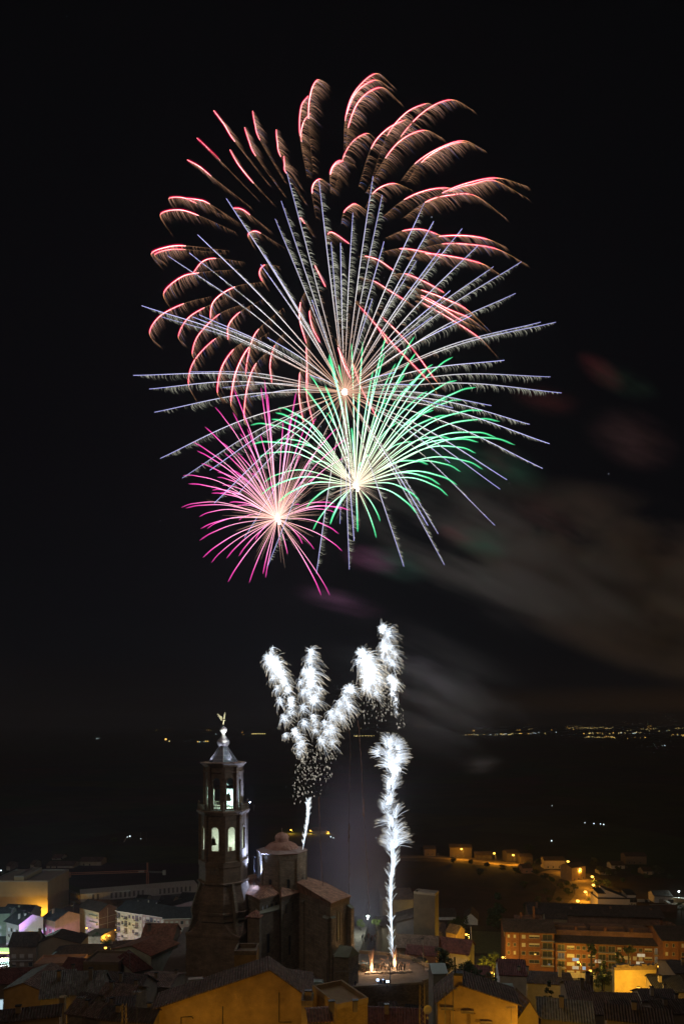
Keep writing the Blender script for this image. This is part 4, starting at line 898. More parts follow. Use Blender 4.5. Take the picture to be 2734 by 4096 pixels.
# --- right foreground
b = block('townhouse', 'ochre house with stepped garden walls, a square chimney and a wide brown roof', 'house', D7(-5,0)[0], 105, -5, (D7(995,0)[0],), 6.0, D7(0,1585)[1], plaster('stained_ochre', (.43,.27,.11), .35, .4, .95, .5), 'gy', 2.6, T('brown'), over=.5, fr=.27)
W_, H_ = b['W'], b['H']
m = MB(); m.box(W_*.2,-.12,0,W_*.31,.8,H_+4.0); m.box(W_*.195,-.2,H_+4.003,W_*.315,.9,H_+4.35,1); m.tube([(W_*.22,.3,H_+4.3),(W_*.215,.3,H_+6.6)], .12, 8, 1); m.build('chimney', [plaster('stained_ochre', (.43,.27,.11), .35, .4, .95, .5), DARKM], b)
for x0, x1, dz in ((.04,.2,-1.0),(.29,.45,-1.4),(.53,.68,-2.9),(.74,.88,-4.3)):
    m = MB(); m.box(W_*x0,-.45,H_+dz,W_*x1,-.003,H_+dz+.35); 
    for i in range(9): m.tube([(W_*(x0+(x1-x0)*(i+.5)/9),-.5,H_+dz-.05),(W_*(x0+(x1-x0)*(i+.5)/9),-.05,H_+dz+.05)], .09, 5)
    m.build('tiled_ledge', RUBBLE, b)
    m = MB(); m.box(W_*x1-.5,-.3,0,W_*x1+.25,-.003,H_+dz-.2); m.build('pier', plaster('stained_ochre', (.43,.27,.11), .35, .4, .95, .5), b)
# roof terrace cut into its right slope
t = block('terrace_shed', 'little shed with a pale canopy on the roof terrace of the stepped ochre house', 'shed', D7(620,0)[0], 112, -5, (D7(960,0)[0],), 4, D7(0,1530)[1], RUBBLE, 'sx', .5, simple('pale_canopy', (.35,.42,.40)), over=.3, H=3)
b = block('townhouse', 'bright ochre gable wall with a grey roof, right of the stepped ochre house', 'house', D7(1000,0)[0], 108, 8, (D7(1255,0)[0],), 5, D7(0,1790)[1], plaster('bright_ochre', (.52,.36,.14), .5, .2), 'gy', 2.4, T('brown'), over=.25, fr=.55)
roofhouse('wide grey corrugated roof with light patches, bottom right of centre', D7(1262,0)[0], 112, -14, D8(420,0)[0], 8, D7(0,1790)[1], 1.7, 'grey')
b = block('townhouse', 'white house with tall dark windows and a dark red roof, among the right foreground trees', 'house', D7(770,0)[0], 158, -7, (D7(1108,0)[0],), 8, D7(0,1252)[1], plaster('pale_wall', (.66,.64,.62)), 'gx', 2.2, T('wine'), over=.25,
      wins=[('F',2.6,4.5,.95,2.0,'dark'),('F',5.5,4.3,.95,2.2,'wood'),('F',5.4,.9,.9,1.6,'dark')], balcs=[('F',4.4,4.2,4.6,dict(d=.6))], chims=((4.4,1.2,1.6,.6),(6.3,1.2,1.7,.5)))
b = block('townhouse', 'long low house with a dark roof and an orange-lit front, right of the white house', 'house', D7(1112,0)[0], 168, -9, (D8(186,0)[0],), 8, D7(0,1352)[1], CREAM, 'hip', 1.0, T('dark'), over=.4, wins=grid('F', (1.6, 4.0, 10.4, 12.6), (3.2, .6), 1.3, 1.2, ['shut','dark'])+[('F',7.2,.6,1.4,2,'garage')], chims=((8,3,3.6,.8),))
roofhouse('brown speckled roof behind the grey corrugated roof', D8(130,0)[0], 138, -6, D8(440,0)[0], 9, D8(0,1560)[1], 2.0, 'brown')
roofhouse('large dark roof with even tile rows, right foreground', D8(442,0)[0], 134, -3, D8(1062,0)[0], 9, D8(0,1740)[1], 2.3, 'brown', chims=((1.0,7.8,5.2,.9),))
roofhouse('dark roof along the bottom right edge with a thin pale pipe', D8(600,0)[0], 106, -16, D8(1420,0)[0], 5, D8(0,1800)[1], 1.2, 'dark', chims=((4,2,2.2,.7),))
roofhouse('dark roof at the bottom right corner', D8(1230,0)[0], 120, 6, D8(1640,0)[0], 5, D8(0,1740)[1], 1.2, 'dark', wins=[('F',3.4,8,.6,1.4,'dim')])
roofhouse('low dim house with a lit strip of wall below the bright yellow wall', D8(1075,0)[0], 146, -4, D8(1500,0)[0], 8, D8(0,1640)[1], 2.0, 'dark', wall=BEIGE)
roofhouse('dark roofed house with pale eaves at the right edge', D8(1225,0)[0], 160, 3, D8(1620,0)[0], 9, D8(0,1470)[1], 2.0, 'black', wall=BEIGE)
roofhouse('dark shed against the right edge, beside the lit green tree', D8(1452,0)[0], 168, 0, D8(1640,0)[0], 9, D8(0,1230)[1], 1.4, 'dark', wall=BROWNW)
roofhouse('rusty little roof under the lit green tree', D8(1240,0)[0], 176, 4, D8(1450,0)[0], 7, D8(0,1345)[1], 1.4, 'red', wall=PINKW)
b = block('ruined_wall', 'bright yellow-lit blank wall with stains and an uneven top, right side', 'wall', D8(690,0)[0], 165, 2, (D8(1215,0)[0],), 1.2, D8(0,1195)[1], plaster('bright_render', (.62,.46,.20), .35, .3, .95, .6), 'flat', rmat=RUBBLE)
for i in range(16): 
    m = MB(); x = .5+i*b['W']/16.5; h_ = rt.uniform(.1,.7); m.box(x,.02,b['H']+.71,x+b['W']/17,1.1,b['H']+.72+h_); m.build('broken_coping', RUBBLE, b)
# --- big brick apartment block on the right
def slab(label, x0, Y, th, x1, ey, rows, pattern, roofrise=2.4, seed=1, D=13, drop=0, wallm=None, glowrow=True):
    r = random.Random(seed); b = block('apartment_block', label, 'apartment block', x0, Y, th, (x1,), D, ey, wallm or BRICKO, 'gx', roofrise, T('dark'), over=.8, group=None)
    W, H = b['W'], b['H']; u = 0; n = len(pattern); cw = W/sum({'n':1.6,'w':2.6,'b':2.6,'s':1.2,'p':.35}[c] for c in pattern)
    for c in pattern:
        wd = {'n':1.6,'w':2.6,'b':2.6,'s':1.2,'p':.35}[c]*cw; uc = u+wd/2; u += wd
        if c == 'p':
            m = MB(); m.box(uc-.15,-.35,0,uc+.15,-.003,H-.1); m.build('pier', BRICKO, b); continue
        for j in range(rows):
            v = H-2.35-j*2.85
            if c == 'n': add_window(b, 'F', uc, v, min(1.3, wd*.7), 1.25, r.choice(['shut','dark','half','dark']), W, D)
            if c == 's': add_window(b, 'F', uc, v+.1, .8, 1.1, r.choice(['shut','shut','dark']), W, D)
            if c == 'w': add_window(b, 'F', uc, v+.1, wd*.8, 1.15, r.choice(['shut','half','shut','dark']), W, D)
            if c == 'b':
                add_window(b, 'F', uc, v-.45, wd*.75, 2.0, r.choice(['dark','dark','dim','dark']), W, D)
                add_balcony(b, 'F', uc, v-.55, wd*.98, W, D, d=.9)
    m = MB(); m.box(-.5,-.7,H-.3,W+.5,-.003,H-.06); m.build('eaves_board', BRICKR, b)
    return b
b1 = slab('five-storey orange brick apartment block, left wing of the long estate', D7(845,0)[0], 243, -6, D7(1452,0)[0], D7(0,702)[1], 4, 'sspnwb', seed=3)
add_window(b1, 'L', 3, b1['H']-2.6, 1.2, 1.6, 'dark', b1['W'], 13)
m = MB(); m.box(.5*b1['W'],-.6,2.6,b1['W'],-.003,3.0); m.build('shop_canopy', simple('canopy_red', (.45,.16,.07)), b1)
for i, (u, k) in enumerate(((.12,'garage'),(.22,'dark'),(.52,'warm'),(.66,'dark'),(.82,'dark'))): add_window(b1, 'F', b1['W']*u, .3, 2.0, 2.1, k, b1['W'], 13)
add_window(b1, 'F', b1['W']*.90, b1['H']-11.6, .8, .9, 'blue', b1['W'], 13); add_window(b1, 'F', b1['W']*.61, b1['H']-8.0, .8, .5, 'yellow', b1['W'], 13)
pt = block('penthouse', 'brick rooftop room above the left wing of the estate', 'rooftop room', D7(975,0)[0], 249, -6, (D7(1312,0)[0],), 5, D7(0,572)[1], BRICKO, 'flat', rmat=BRICKR, chims=((2.0,2,2.6,.7),(6.4,1.5,5.0,.75)), base=-86)
b2 = slab('long middle wing of the orange brick estate with lit blue and white windows', D7(1468,0)[0], 241, -7, D8(1296,0)[0], D7(0,838)[1], 4, 'pbwnnwpbbnwnnwb', seed=8, roofrise=1.4)
m = MB(); m.box(0,-.08,0,b2['W'],-.003,3.2); m.build('ground_floor_facing', CREAM, b2)
for u, v, w_, h_, k in ((.19,7.3,2.2,1.1,'blue'),(.19,4.5,2.2,1.1,'warm'),(.27,4.4,1.2,1.2,'blue'),(.40,7.0,2.2,1.1,'warm'),(.80,9.6,2.6,1.1,'warm'),(.79,6.9,2.6,1.1,'warm'),(.69,6.9,1.2,1.2,'dim'),(.565,9.8,.6,.7,'yellow')):
    add_window(b2, 'F', b2['W']*u, v, w_, h_, k, b2['W'], 13).location.y = -.1
m = MB(); m.box(0,4.5,b2['H']+.9,b2['W'],5.0,b2['H']+2.9); m.build('roof_parapet', BRICKR, b2)
m = MB(); m.box(0,8.2,b2['H']+1.0,b2['W']*.34,12,b2['H']+3.4); m.box(b2['W']*.38,8.2,b2['H']+1.0,b2['W']*.70,12,b2['H']+3.6); m.box(b2['W']*.75,8.2,b2['H']+1.0,b2['W']*.98,12,b2['H']+3.4); m.build('attic_row', BRICKR, b2)
for x in (.21, .49, .74): m = MB(); m.box(b2['W']*x,4.6,b2['H']+2.9,b2['W']*x+.8,5.6,b2['H']+4.2); m.build('chimney', BRICKO, b2)
b3 = slab('tall right wing of the orange brick estate cut off by the frame', D8(1303,0)[0], 232, -4, D8(1700,0)[0], D8(0,815)[1], 4, 'sspns', seed=5, D=16)
block('penthouse', 'brick rooftop room with two chimneys above the right wing of the estate', 'rooftop room', D8(1282,0)[0], 244, -3, (D8(1490,0)[0],), 6, D8(0,672)[1], BRICKO, 'flat', rmat=BRICKR, chims=((.6,2,2.4,.8),(2.6,2,2.2,.7)), base=-86)
block('apartment_block', 'second brick row of the estate showing only its roof and chimneys behind the first', 'apartment block', D7(1150,0)[0], 272, -7, (D8(1290,0)[0],), 13, D7(0,475)[1], BRICKR, 'gx', 2.4, T('dark'), over=.8, chims=((3,3,3.6,.8),(16,3,2.4,.8),(31,4,2.6,.8),(46,4,2.4,.8)))
block('townhouse', 'ochre-sided block peeping over the estate roof, left of its middle', 'house', D7(1350,0)[0], 258, -7, (D8(96,0)[0],), 6, D7(0,545)[1], OCHRE, 'gx', 1.2, T('dark'), over=.3, wins=[('F',10,9.5,.9,1.0,'dark')])

# --- between plaza and hill, right of the church
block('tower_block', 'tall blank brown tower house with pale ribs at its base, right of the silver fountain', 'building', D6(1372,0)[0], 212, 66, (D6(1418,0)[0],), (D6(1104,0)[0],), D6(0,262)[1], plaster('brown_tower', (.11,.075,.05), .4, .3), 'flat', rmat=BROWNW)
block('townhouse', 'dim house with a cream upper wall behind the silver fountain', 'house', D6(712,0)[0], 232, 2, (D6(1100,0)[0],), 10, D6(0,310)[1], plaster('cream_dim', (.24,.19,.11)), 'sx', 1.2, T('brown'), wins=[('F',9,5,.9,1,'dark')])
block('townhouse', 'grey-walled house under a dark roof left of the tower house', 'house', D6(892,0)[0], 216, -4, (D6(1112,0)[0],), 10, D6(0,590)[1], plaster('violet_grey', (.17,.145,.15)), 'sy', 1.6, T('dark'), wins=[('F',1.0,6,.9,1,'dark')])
block('townhouse', 'dark house with a sloping roof behind the foot of the silver fountain', 'house', D6(700,0)[0], 220, 8, (D6(890,0)[0],), 10, D6(0,640)[1], BROWNW, 'gx', 1.6, T('dark'))
block('townhouse', 'low brown house beyond the parapet, under the tower house', 'house', D6(880,0)[0], 204, -10, (D6(1400,0)[0],), 9, D6(0,905)[1], BROWNW, 'gx', 2.4, T('brown'))
block('townhouse', 'red-roofed house wall below the far parapet of the square', 'house', D6(1010,0)[0], 196, -16, (D6(1380,0)[0],), 7, D6(0,985)[1], PINKW, 'gx', 1.4, T('wine'))
b = block('townhouse', 'orange-lit gabled house with a slit window near the leaning floodlit pole', 'house', D7(228,0)[0], 232, 50, (D7(332,0)[0],), (D7(100,0)[0],), D7(0,738)[1], stone('ochre_brick', (.46,.30,.13), .5, .2, .012, .2, .3), 'gy', 2.0, T('dark'), over=.3, wins=[('L',3.6,4.4,.5,1.3,'dark'),('F',6,1.5,.9,.8,'shut'),('F',6,4.6,.9,.8,'shut')])
block('townhouse', 'pale house end left of the orange-lit gable', 'house', D7(20,0)[0], 236, 4, (D7(108,0)[0],), 9, D7(0,772)[1], CREAM, 'gx', 3.4, T('dark'), over=.3)
block('townhouse', 'house with a broad wine-red roof below the orange-lit gable', 'house', D7(-90,0)[0], 205, -22, (D7(372,0)[0],), 9, D7(0,935)[1], CREAM, 'gx', 2.6, T('wine'), over=.5, wins=[('F',13.5,1.5,.9,1.1,'dark')])
block('townhouse', 'red roof tucked between the dark trees and the yellow-lit tree', 'house', D7(330,0)[0], 178, -12, (D7(640,0)[0],), 6, D7(0,1245)[1], BROWNW, 'gx', 1.4, T('wine'), over=.3)
b = block('farmhouse', 'white farm building behind round bushes, left of the tall pine', 'farm building', D7(15,0)[0], 330, 2, (D7(226,0)[0],), 9, D7(0,522)[1], WHITE, 'gx', 2.6, T('dark'), over=.3)
b = block('farmhouse', 'white gabled farm shed beside the tall pine', 'farm building', D7(320,0)[0], 322, -12, (D7(495,0)[0],), 12, D7(0,548)[1], WHITE, 'gy', 2.6, T('dark'), over=.3)
block('townhouse', 'small grey roof corner left of the stepped ochre house', 'house', D7(-60,0)[0], 150, 3, (D7(105,0)[0],), 6, D7(0,1240)[1], GREY, 'gx', 1.0, simple('pale_canopy', (.35,.42,.40)), over=.3)
# --- houses along the hillside road
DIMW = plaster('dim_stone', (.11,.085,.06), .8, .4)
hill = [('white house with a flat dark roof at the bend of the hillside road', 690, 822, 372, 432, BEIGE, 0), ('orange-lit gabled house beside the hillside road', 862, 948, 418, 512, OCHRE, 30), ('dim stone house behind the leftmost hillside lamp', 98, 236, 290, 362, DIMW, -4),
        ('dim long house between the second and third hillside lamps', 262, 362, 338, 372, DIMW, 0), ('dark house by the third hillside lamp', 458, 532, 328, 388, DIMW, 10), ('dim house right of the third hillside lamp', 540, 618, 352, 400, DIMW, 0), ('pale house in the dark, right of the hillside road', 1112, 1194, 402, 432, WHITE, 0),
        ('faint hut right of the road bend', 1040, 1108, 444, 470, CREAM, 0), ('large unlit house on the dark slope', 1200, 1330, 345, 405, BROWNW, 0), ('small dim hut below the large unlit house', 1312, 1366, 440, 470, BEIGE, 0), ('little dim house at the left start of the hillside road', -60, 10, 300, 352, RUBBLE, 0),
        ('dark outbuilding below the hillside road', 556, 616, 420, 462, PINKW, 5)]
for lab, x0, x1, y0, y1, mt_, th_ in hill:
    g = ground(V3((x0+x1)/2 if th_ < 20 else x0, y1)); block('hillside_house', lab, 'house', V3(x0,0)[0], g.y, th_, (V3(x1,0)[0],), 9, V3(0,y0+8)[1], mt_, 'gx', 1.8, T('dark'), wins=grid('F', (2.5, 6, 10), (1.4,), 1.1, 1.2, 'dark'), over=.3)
g = ground(D8(500,452))
b = block('modern_house', 'large pale house with stepped lean-to roofs right of the hillside lamps', 'house', D8(482,0)[0], g.y, -3, (D8(962,0)[0],), 12, D8(0,300)[1], plaster('greige_render', (.78,.72,.62), .4, .08), 'flat', rmat=SLATE, wins=[('F',17.4,5.4,3.6,1.7,'dark')])
block('modern_house', 'upper wedge of the pale stepped house with a sloping roof', 'house', D8(576,0)[0], g.y+.4, -3, (D8(845,0)[0],), 10, D8(0,185)[1], plaster('greige_render', (.78,.72,.62), .4, .08), 'sy', -4.0, SLATE, over=.3)
block('modern_house', 'upper left wing of the pale stepped house', 'house', D8(482,0)[0], g.y+.5, -3, (D8(575,0)[0],), 8, D8(0,232)[1], plaster('greige_render', (.78,.72,.62), .4, .08), 'sx', .8, SLATE, over=.3)
block('modern_house', 'right wing of the pale stepped house with a lean-to roof', 'house', D8(850,0)[0], g.y+.5, -3, (D8(960,0)[0],), 8, D8(0,250)[1], plaster('greige_render', (.78,.72,.62), .4, .08), 'sx', .8, SLATE, over=.3)
g = ground(D8(1300,352)); block('garage', 'white floodlit garage building with a car, upper right', 'garage', D8(1192,0)[0], g.y, -2, (D8(1410,0)[0],), 8, D8(0,262)[1], WHITE, 'gx', 1.8, T('dark'), over=.4, wins=[('F',3.4,.4,2.4,2.4,'garage'),('F',8.4,.4,3.0,2.2,'dark')])
def wallbox(label, p0, p1, top, mat, name='boundary_wall'):
    a, c = ground(p0), ground(p1); d = c-a; r = thing(name, label, 'wall', (a.x, a.y, min(a.z, c.z)-1), math.atan2(d.y, d.x)); h = at((p0[0], top), a.y).z-(min(a.z, c.z)-1)
    m = MB(); m.box(0,0,0,math.hypot(d.x,d.y),.35,h); m.build('wall', mat, r); m = MB(); m.box(-.05,-.06,h+.002,math.hypot(d.x,d.y)+.05,.41,h+.12); m.build('coping', CONC, r)
wallbox('ochre yard wall lit by the white lamp at the right edge', D8(1410,345), D8(1590,352), D8(0,285)[1], OCHRE)
wallbox('long dark brick boundary wall under the floodlit garage', D8(1130,460), D8(1480,462), D8(0,372)[1], BRICKD)
wallbox('low yard wall lit orange behind the lamp left of the teal-lit house', D0(430,540), D0(830,500), D0(0,468)[1], CREAM)
wallbox('pale retaining wall at the foot of the dark brick flank', D0(1240,770), D0(1440,800), D0(0,725)[1], CREAM)

# ================================================================ roads
strip('lamp_pool_strip', [ground(V3(-220,364)), ground(V3(40,368)), ground(V3(300,390)), ground(V3(490,414))], 26, plaster('lamp_pool_ground', (.15,.11,.065), .15, .6), .07)  # paler strip added under the road so the lamp pools show
strip('lamp_pool_strip', [ground(V3(720,450)), ground(V3(860,484)), ground(V3(960,556)), ground(V3(950,640)), ground(V3(870,740))], 34, plaster('lamp_pool_ground', (.15,.11,.065), .15, .6), .07)  # second pale strip added for the lamp pools
strip('hillside_road', [ground(V3(-220,362)), ground(V3(-60,358)), ground(V3(40,366)), ground(V3(180,376)), ground(V3(300,388)), ground(V3(400,404)), ground(V3(490,412)), ground(V3(600,402))], 7, plaster('lamplit_road', (.34,.25,.15), .4, .3))
strip('winding_road', [ground(V3(700,446)), ground(V3(790,458)), ground(V3(860,482)), ground(V3(920,512)), ground(V3(960,556)), ground(V3(975,600)), ground(V3(950,640)), ground(V3(905,680)), ground(V3(880,730)), ground(V3(860,770))], 15, plaster('lamplit_road', (.34,.25,.15), .4, .3))  # made wide and pale to carry the lamp glow on the ground
strip('estate_street', [ground(D7(420,1030)), ground(D7(700,1200)), ground(D7(1100,1300)), ground(D8(200,1330)), ground(D8(600,1350)), ground(D8(1300,1300)), ground(D8(1600,1290))], 9, ASPH)
strip('left_street', [ground(D0(-200,640)), ground(D0(300,560)), ground(D0(640,440)), ground(D0(900,400))], 8, ASPH)
strip('square_street', [ground(D0(980,790)), ground(D0(1250,800)), ground(D0(1600,830)), ground(D1(600,860))], 8, ASPH)
# meadow right of the church
mp = [ground(D7(340,700)), ground(D7(780,720)), ground(D7(800,990)), ground(D7(430,990))]
m = MB()
for i in range(12):
    for j in range(12):
        def q(u, v): 
            p = mp[0].lerp(mp[1], u).lerp(mp[3].lerp(mp[2], u), v); return (p.x, p.y, hz(p.y)+.1)
        m.poly([q(i/12, j/12), q(i/12, (j+1)/12), q((i+1)/12, (j+1)/12), q((i+1)/12, j/12)])
tag(m.build('meadow', leafmat('meadow_grass', (.09,.10,.05))), kind='structure')

# ================================================================ street lamps
LA = 'sodium street lamp '
for head, by, lab, e in [
    (V3(171,305), 376, 'leftmost on the hillside road', 1500), (V3(376,332), 400, 'second from the left on the hillside road', 1500), (V3(495,343), 408, 'third from the left on the hillside road, by the dark house', 1500),
    (V3(838,383), 462, 'at the bend of the road, beside the white hillside house', 1500), (V3(913,430), 505, 'before the orange-lit gable on the winding road', 1300), (V3(990,478), 560, 'rightmost on the winding road, upper of a close pair', 1200),
    (V3(997,530), 600, 'rightmost on the winding road, lower of a close pair', 1200), (V3(947,573), 640, 'halfway down the winding road', 1100), (V3(900,630), 700, 'second from the bottom of the winding road', 1100), (V3(846,687), 748, 'lowest on the winding road, over the estate roof', 1100)]:
    street_lamp(head, V3(0,by)[1], None, LA+lab, e*2.9, col=(1,.42,.03), bulb=.85, group='lamps along the hillside road')
for head, by, lab, e, Y in [
    (D0(695,352), D0(0,430)[1], 'beside the right end of the blank warehouse', 5500, None), (D0(483,502), D0(0,570)[1], 'between the purple house and the warehouse', 6000, None),
    (D0(372,708), None, 'in front of the purple gable wall', 1500, 262), (D0(1437,685), None, 'at the corner of the dark brick flank', 1100, 283), (D0(1362,752), None, 'over the shrubs below the dark brick flank', 1600, 262),
    (D0(1085,660), None, 'below the white balcony house, behind the brown flank', 1500, 291),
    (D0(1322,905), None, 'with a curved arm above the central left rooftops', 1000, 214), (D7(352,738), None, 'right of the orange-lit gable', 5500, 224),
    (D7(811,1025), None, 'at the foot of the left estate wing', 2800, 236), (D7(660,1215), None, 'under the yellow-lit tree', 3500, 190), (D8(236,1085), None, 'in front of the middle estate wing', 2400, 233),
    (D8(388,1192), None, 'between the cypresses and the leafy tree', 3500, 205), (D8(1248,1140), None, 'over the small green-lit tree', 5000, 218), (D8(992,1412), None, 'in front of the bright yellow wall', 3800, 158)]:
    street_lamp(head, by, Y, LA+lab, e, h=None if Y is None else (7.5 if Y > 170 else 4.5), arm=-.9 if 'curved' not in lab and 'purple gable' not in lab else -1.6)
# white lamps
street_lamp(D6(532,508), None, 212, 'white street lamp over the people at the far end of the square', 2600, (.86,1,.80), arm=.1, h=(938-915.5)*212/700, group='white lamps')
street_lamp(D8(1497,200), D8(0,345)[1], None, 'white street lamp above the ochre yard wall at the upper right', 3500, (.80,1,.9), arm=.1, group='white lamps')
street_lamp((-12,930), None, 245, 'tall bright white mast lamp on the fairground at the left edge', 38000, (.62,1,.95), arm=.1, h=12, group='white lamps')
# orange light on the foreground walls comes from lamps in the streets below them
street_lamp((196,1052), None, 96, 'sodium street lamp below the big ochre wall at the bottom of the picture', 950, h=6, arm=-.5)
street_lamp((282,1062), None, 94, 'sodium street lamp below the right part of the big ochre wall', 650, h=6, arm=-.5)
street_lamp((367,1066), None, 86, 'sodium street lamp below the flat-topped ochre building', 600, h=6, arm=-.5)
street_lamp((470,1062), None, 95, 'sodium street lamp below the stepped ochre house', 850, h=6, arm=-.5)
street_lamp((530,1040), None, 99, 'sodium street lamp under the bright ochre gable', 1300, h=6, arm=-.5)
street_lamp((40,1060), None, 130, 'sodium street lamp below the bottom left gable', 900, h=6, arm=-.5)

# ================================================================ fairground at the left edge
def stall(label, p, Y, w, h, glowm, col, e, canopym):
    g = at(p, Y); z = hz(Y); r = thing('fair_stall', label, 'fair stall', (g.x, Y, z)); m = MB()
    for x in (-w/2, w/2):
        for y in (0, 3): m.tube([(x,y,0),(x,y,h)], .07, 6)
    m.box(-w/2,-.1,0,w/2,.3,1.0); m.build('counter', WHITE, r)
    m = MB(); m.prism([(-w/2-.4,-.5,h),(w/2+.4,-.5,h),(w/2+.2,1.5,h+.9),(-w/2-.2,1.5,h+.9)], (0,0,.08)); m.prism([(-w/2-.2,1.5,h+.9),(w/2+.2,1.5,h+.9),(w/2+.4,3.4,h),(-w/2-.4,3.4,h)], (0,0,.08)); m.build('canopy', canopym, r)
    m = MB(); m.box(-w/2,-.6,h-.5,w/2,-.5,h-.05); m.build('light_strip', glowm, r)
    point(r, (0,-1.6,h-.8), e, col, .3)
stall('fair stall glowing white at the left edge below the purple house', D0(50,850), 246, 10, 3.2, glow('fair_white', (.9,1,1), 9), (.88,.95,1), 4200, WHITE)
stall('fair stall with a yellow-green lit canopy above the white stall', D0(20,690), 262, 7, 3.4, glow('fair_yellow', (.85,1,.15), 5), (.9,1,.4), 1800, simple('fair_canopy', (.5,.6,.25)))
stall('violet-lit stall hidden behind the dark roof in front of the purple house', D0(450,800), 279, 8, 2.6, glow('fair_violet', (.75,.3,1), 7), (.62,.26,1), 14000, LILAC)
stall('small violet-lit stall at the foot of the pinkish brick house', D0(1110,985), 250, 6, 2.4, glow('fair_violet', (.75,.3,1), 7), (.62,.50,1), 1300, LILAC)
stall('small stall with teal light strip beside the brown gabled house', D0(640,660), 284, 3, 3.6, glow('fair_teal', (.2,1,.85), 6), (.3,1,.85), 500, LILAC)
r = thing('light_box', 'lit pale blue sign box standing at the bottom left edge', 'sign box', at(D0(18,1690), 128)); m = MB(); m.box(-1.2,-.2,0,.42,.2,2.0); m.build('frame', METAL, r); m = MB(); m.box(-1.1,-.24,.15,.32,-.203,1.85); m.build('lit_panel', glow('sign_blue', (.55,.75,.85), .9), r); point(r, (-.3,-1.2,1), 60, (.7,.9,1), .3)

# ================================================================ trees
for a in [
    ('pine_tree', 'tall dark pine standing in front of the field, right of the white farm buildings', D7(745,630), 318, 14.5, 5.6, 'cone', 'pine', 1, 2600, .9),
    ('round_tree', 'dark round tree behind the left estate wing', D7(1140,500), 300, 5, 3, 'round', 'pine', 2, 1200, .6),
    ('bush', 'large round bush before the white farm building', D7(290,655), 300, 5.2, 4.4, 'round', 'leaf', 3, 1300, .5), ('bush', 'smaller bush left of the large round bush', D7(160,640), 302, 2.8, 1.8, 'round', 'leaf', 4, 700, .4),
    ('pine_tree', 'big dark pine in front of the plaza parapet, nearest the square', D7(72,1240), 168, 6.4, 3.2, 'round', 'leaf', 5, 3600, .32), ('pine_tree', 'second dark tree below the big pine, right of it', D7(370,1330), 160, 4.4, 2.8, 'round', 'leaf', 6, 2600, .3),
    ('pine_tree', 'dark tree between the second tree and the white house', D7(480,1360), 156, 3.4, 2.1, 'round', 'pine', 7, 1800, .3), ('bush', 'dark bush left of the white house', D7(650,1410), 150, 3.2, 1.8, 'round', 'leaf', 8, 1500, .26),
    ('plane_tree', 'yellow-lit pollarded tree left of the estate lamp', D7(560,1155), 196, 3.4, 2.0, 'round', 'lit_leaf', 9, 900, .35), ('plane_tree', 'yellow-lit pollarded tree in the middle of the group by the estate', D7(690,1165), 197, 4.8, 2.1, 'round', 'lit_leaf', 10, 1100, .35),
    ('plane_tree', 'yellow-lit pollarded tree closest to the estate wall', D7(745,1175), 201, 3.6, 1.7, 'round', 'lit_leaf', 12, 800, .35),
    ('cypress', 'taller cypress left of the sodium lamp', D8(240,1470), 170, 5.0, .85, 'cypress', 'pine', 13, 1600, .22), ('cypress', 'shorter cypress beside the taller cypress', D8(333,1490), 166, 4.1, .78, 'cypress', 'pine', 14, 1400, .22),
    ('leafy_tree', 'broad leafy tree lit from the left, between cypresses and yellow wall', D8(540,1425), 176, 5.4, 2.7, 'round', 'lit_leaf', 15, 2600, .28), ('street_tree', 'dark tall tree before the middle estate wing', D8(560,1290), 205, 4.8, 2.2, 'cone', 'leaf', 16, 1500, .35),
    ('street_tree', 'dark tree crown in front of the estate windows, left one', D8(400,1010), 222, 4.2, 2.0, 'round', 'leaf', 17, 1100, .38), ('street_tree', 'dark tree crown in front of the estate windows, right one', D8(760,1175), 220, 5.8, 1.9, 'round', 'leaf', 18, 1200, .38),
    ('street_tree', 'wide dark crown just under the estate eaves, right of the middle', D8(870,980), 224, 2.6, 2.0, 'round', 'leaf', 40, 900, .36),
    ('street_tree', 'small tree lit green by the right estate lamp', D8(1275,1295), 212, 2.6, 2.0, 'round', 'lit_leaf', 19, 900, .32), ('olive_tree', 'dark olive tree at the edge of the winding road', D8(400,380), 372, 5.2, 3.0, 'round', 'olive', 20, 900, .5),
    ('conifer', 'ragged conifer in front of the long low house', D7(1390,1560), 148, 3.8, 1.9, 'cone', 'pine', 21, 1500, .28),
    ('street_tree', 'greenish-lit tree left of the white plaza lamp', D6(440,655), 218, 2.7, 1.5, 'round', 'lit_leaf', 22, 700, .26), ('street_tree', 'greenish-lit tree right of the white plaza lamp', D6(640,655), 217, 2.8, 1.6, 'round', 'lit_leaf', 23, 700, .26),
    ('roadside_tree', 'small tree on the bank below the winding road', V3(880,560), 390, 3, 2.2, 'round', 'olive', 24, 600, .5), ('roadside_tree', 'dim tree lit white on the far plain, left of the tower', V1(715,264), 560, 4, 3.2, 'round', 'lit_leaf', 25, 500, .7),
    ('roadside_tree', 'dark tree beside the floodlit garage', D8(940,445), 338, 3.5, 2.6, 'round', 'leaf', 26, 700, .4), ('roadside_tree', 'dark tree at the right edge under the ochre yard wall', D8(1530,450), 330, 4.4, 3, 'round', 'leaf', 27, 700, .45),
    ('shrub', 'shrubs lit yellow under the lamps below the dark brick flank', D0(1340,860), 256, 2.4, 2.6, 'round', 'lit_leaf', 28, 900, .3), ('shrub', 'dark shrub on the terrace left of the lamp shrubs', D0(1210,790), 262, 2.0, 1.9, 'round', 'leaf', 29, 600, .3),
    ('tree', 'dark tree at the left edge below the fairground', D0(30,1250), 205, 6, 3.2, 'round', 'leaf', 30, 1300, .35)]:
    nm, lab, p, Y, hc, r_, sh, co, sd, n_, lf = a
    z = at(p, Y).z; b0 = -66 if 'plaza lamp' in lab else hz(Y); st = max(.3, z-b0)
    if st < 1.0: b0 = z-.4; st = .4
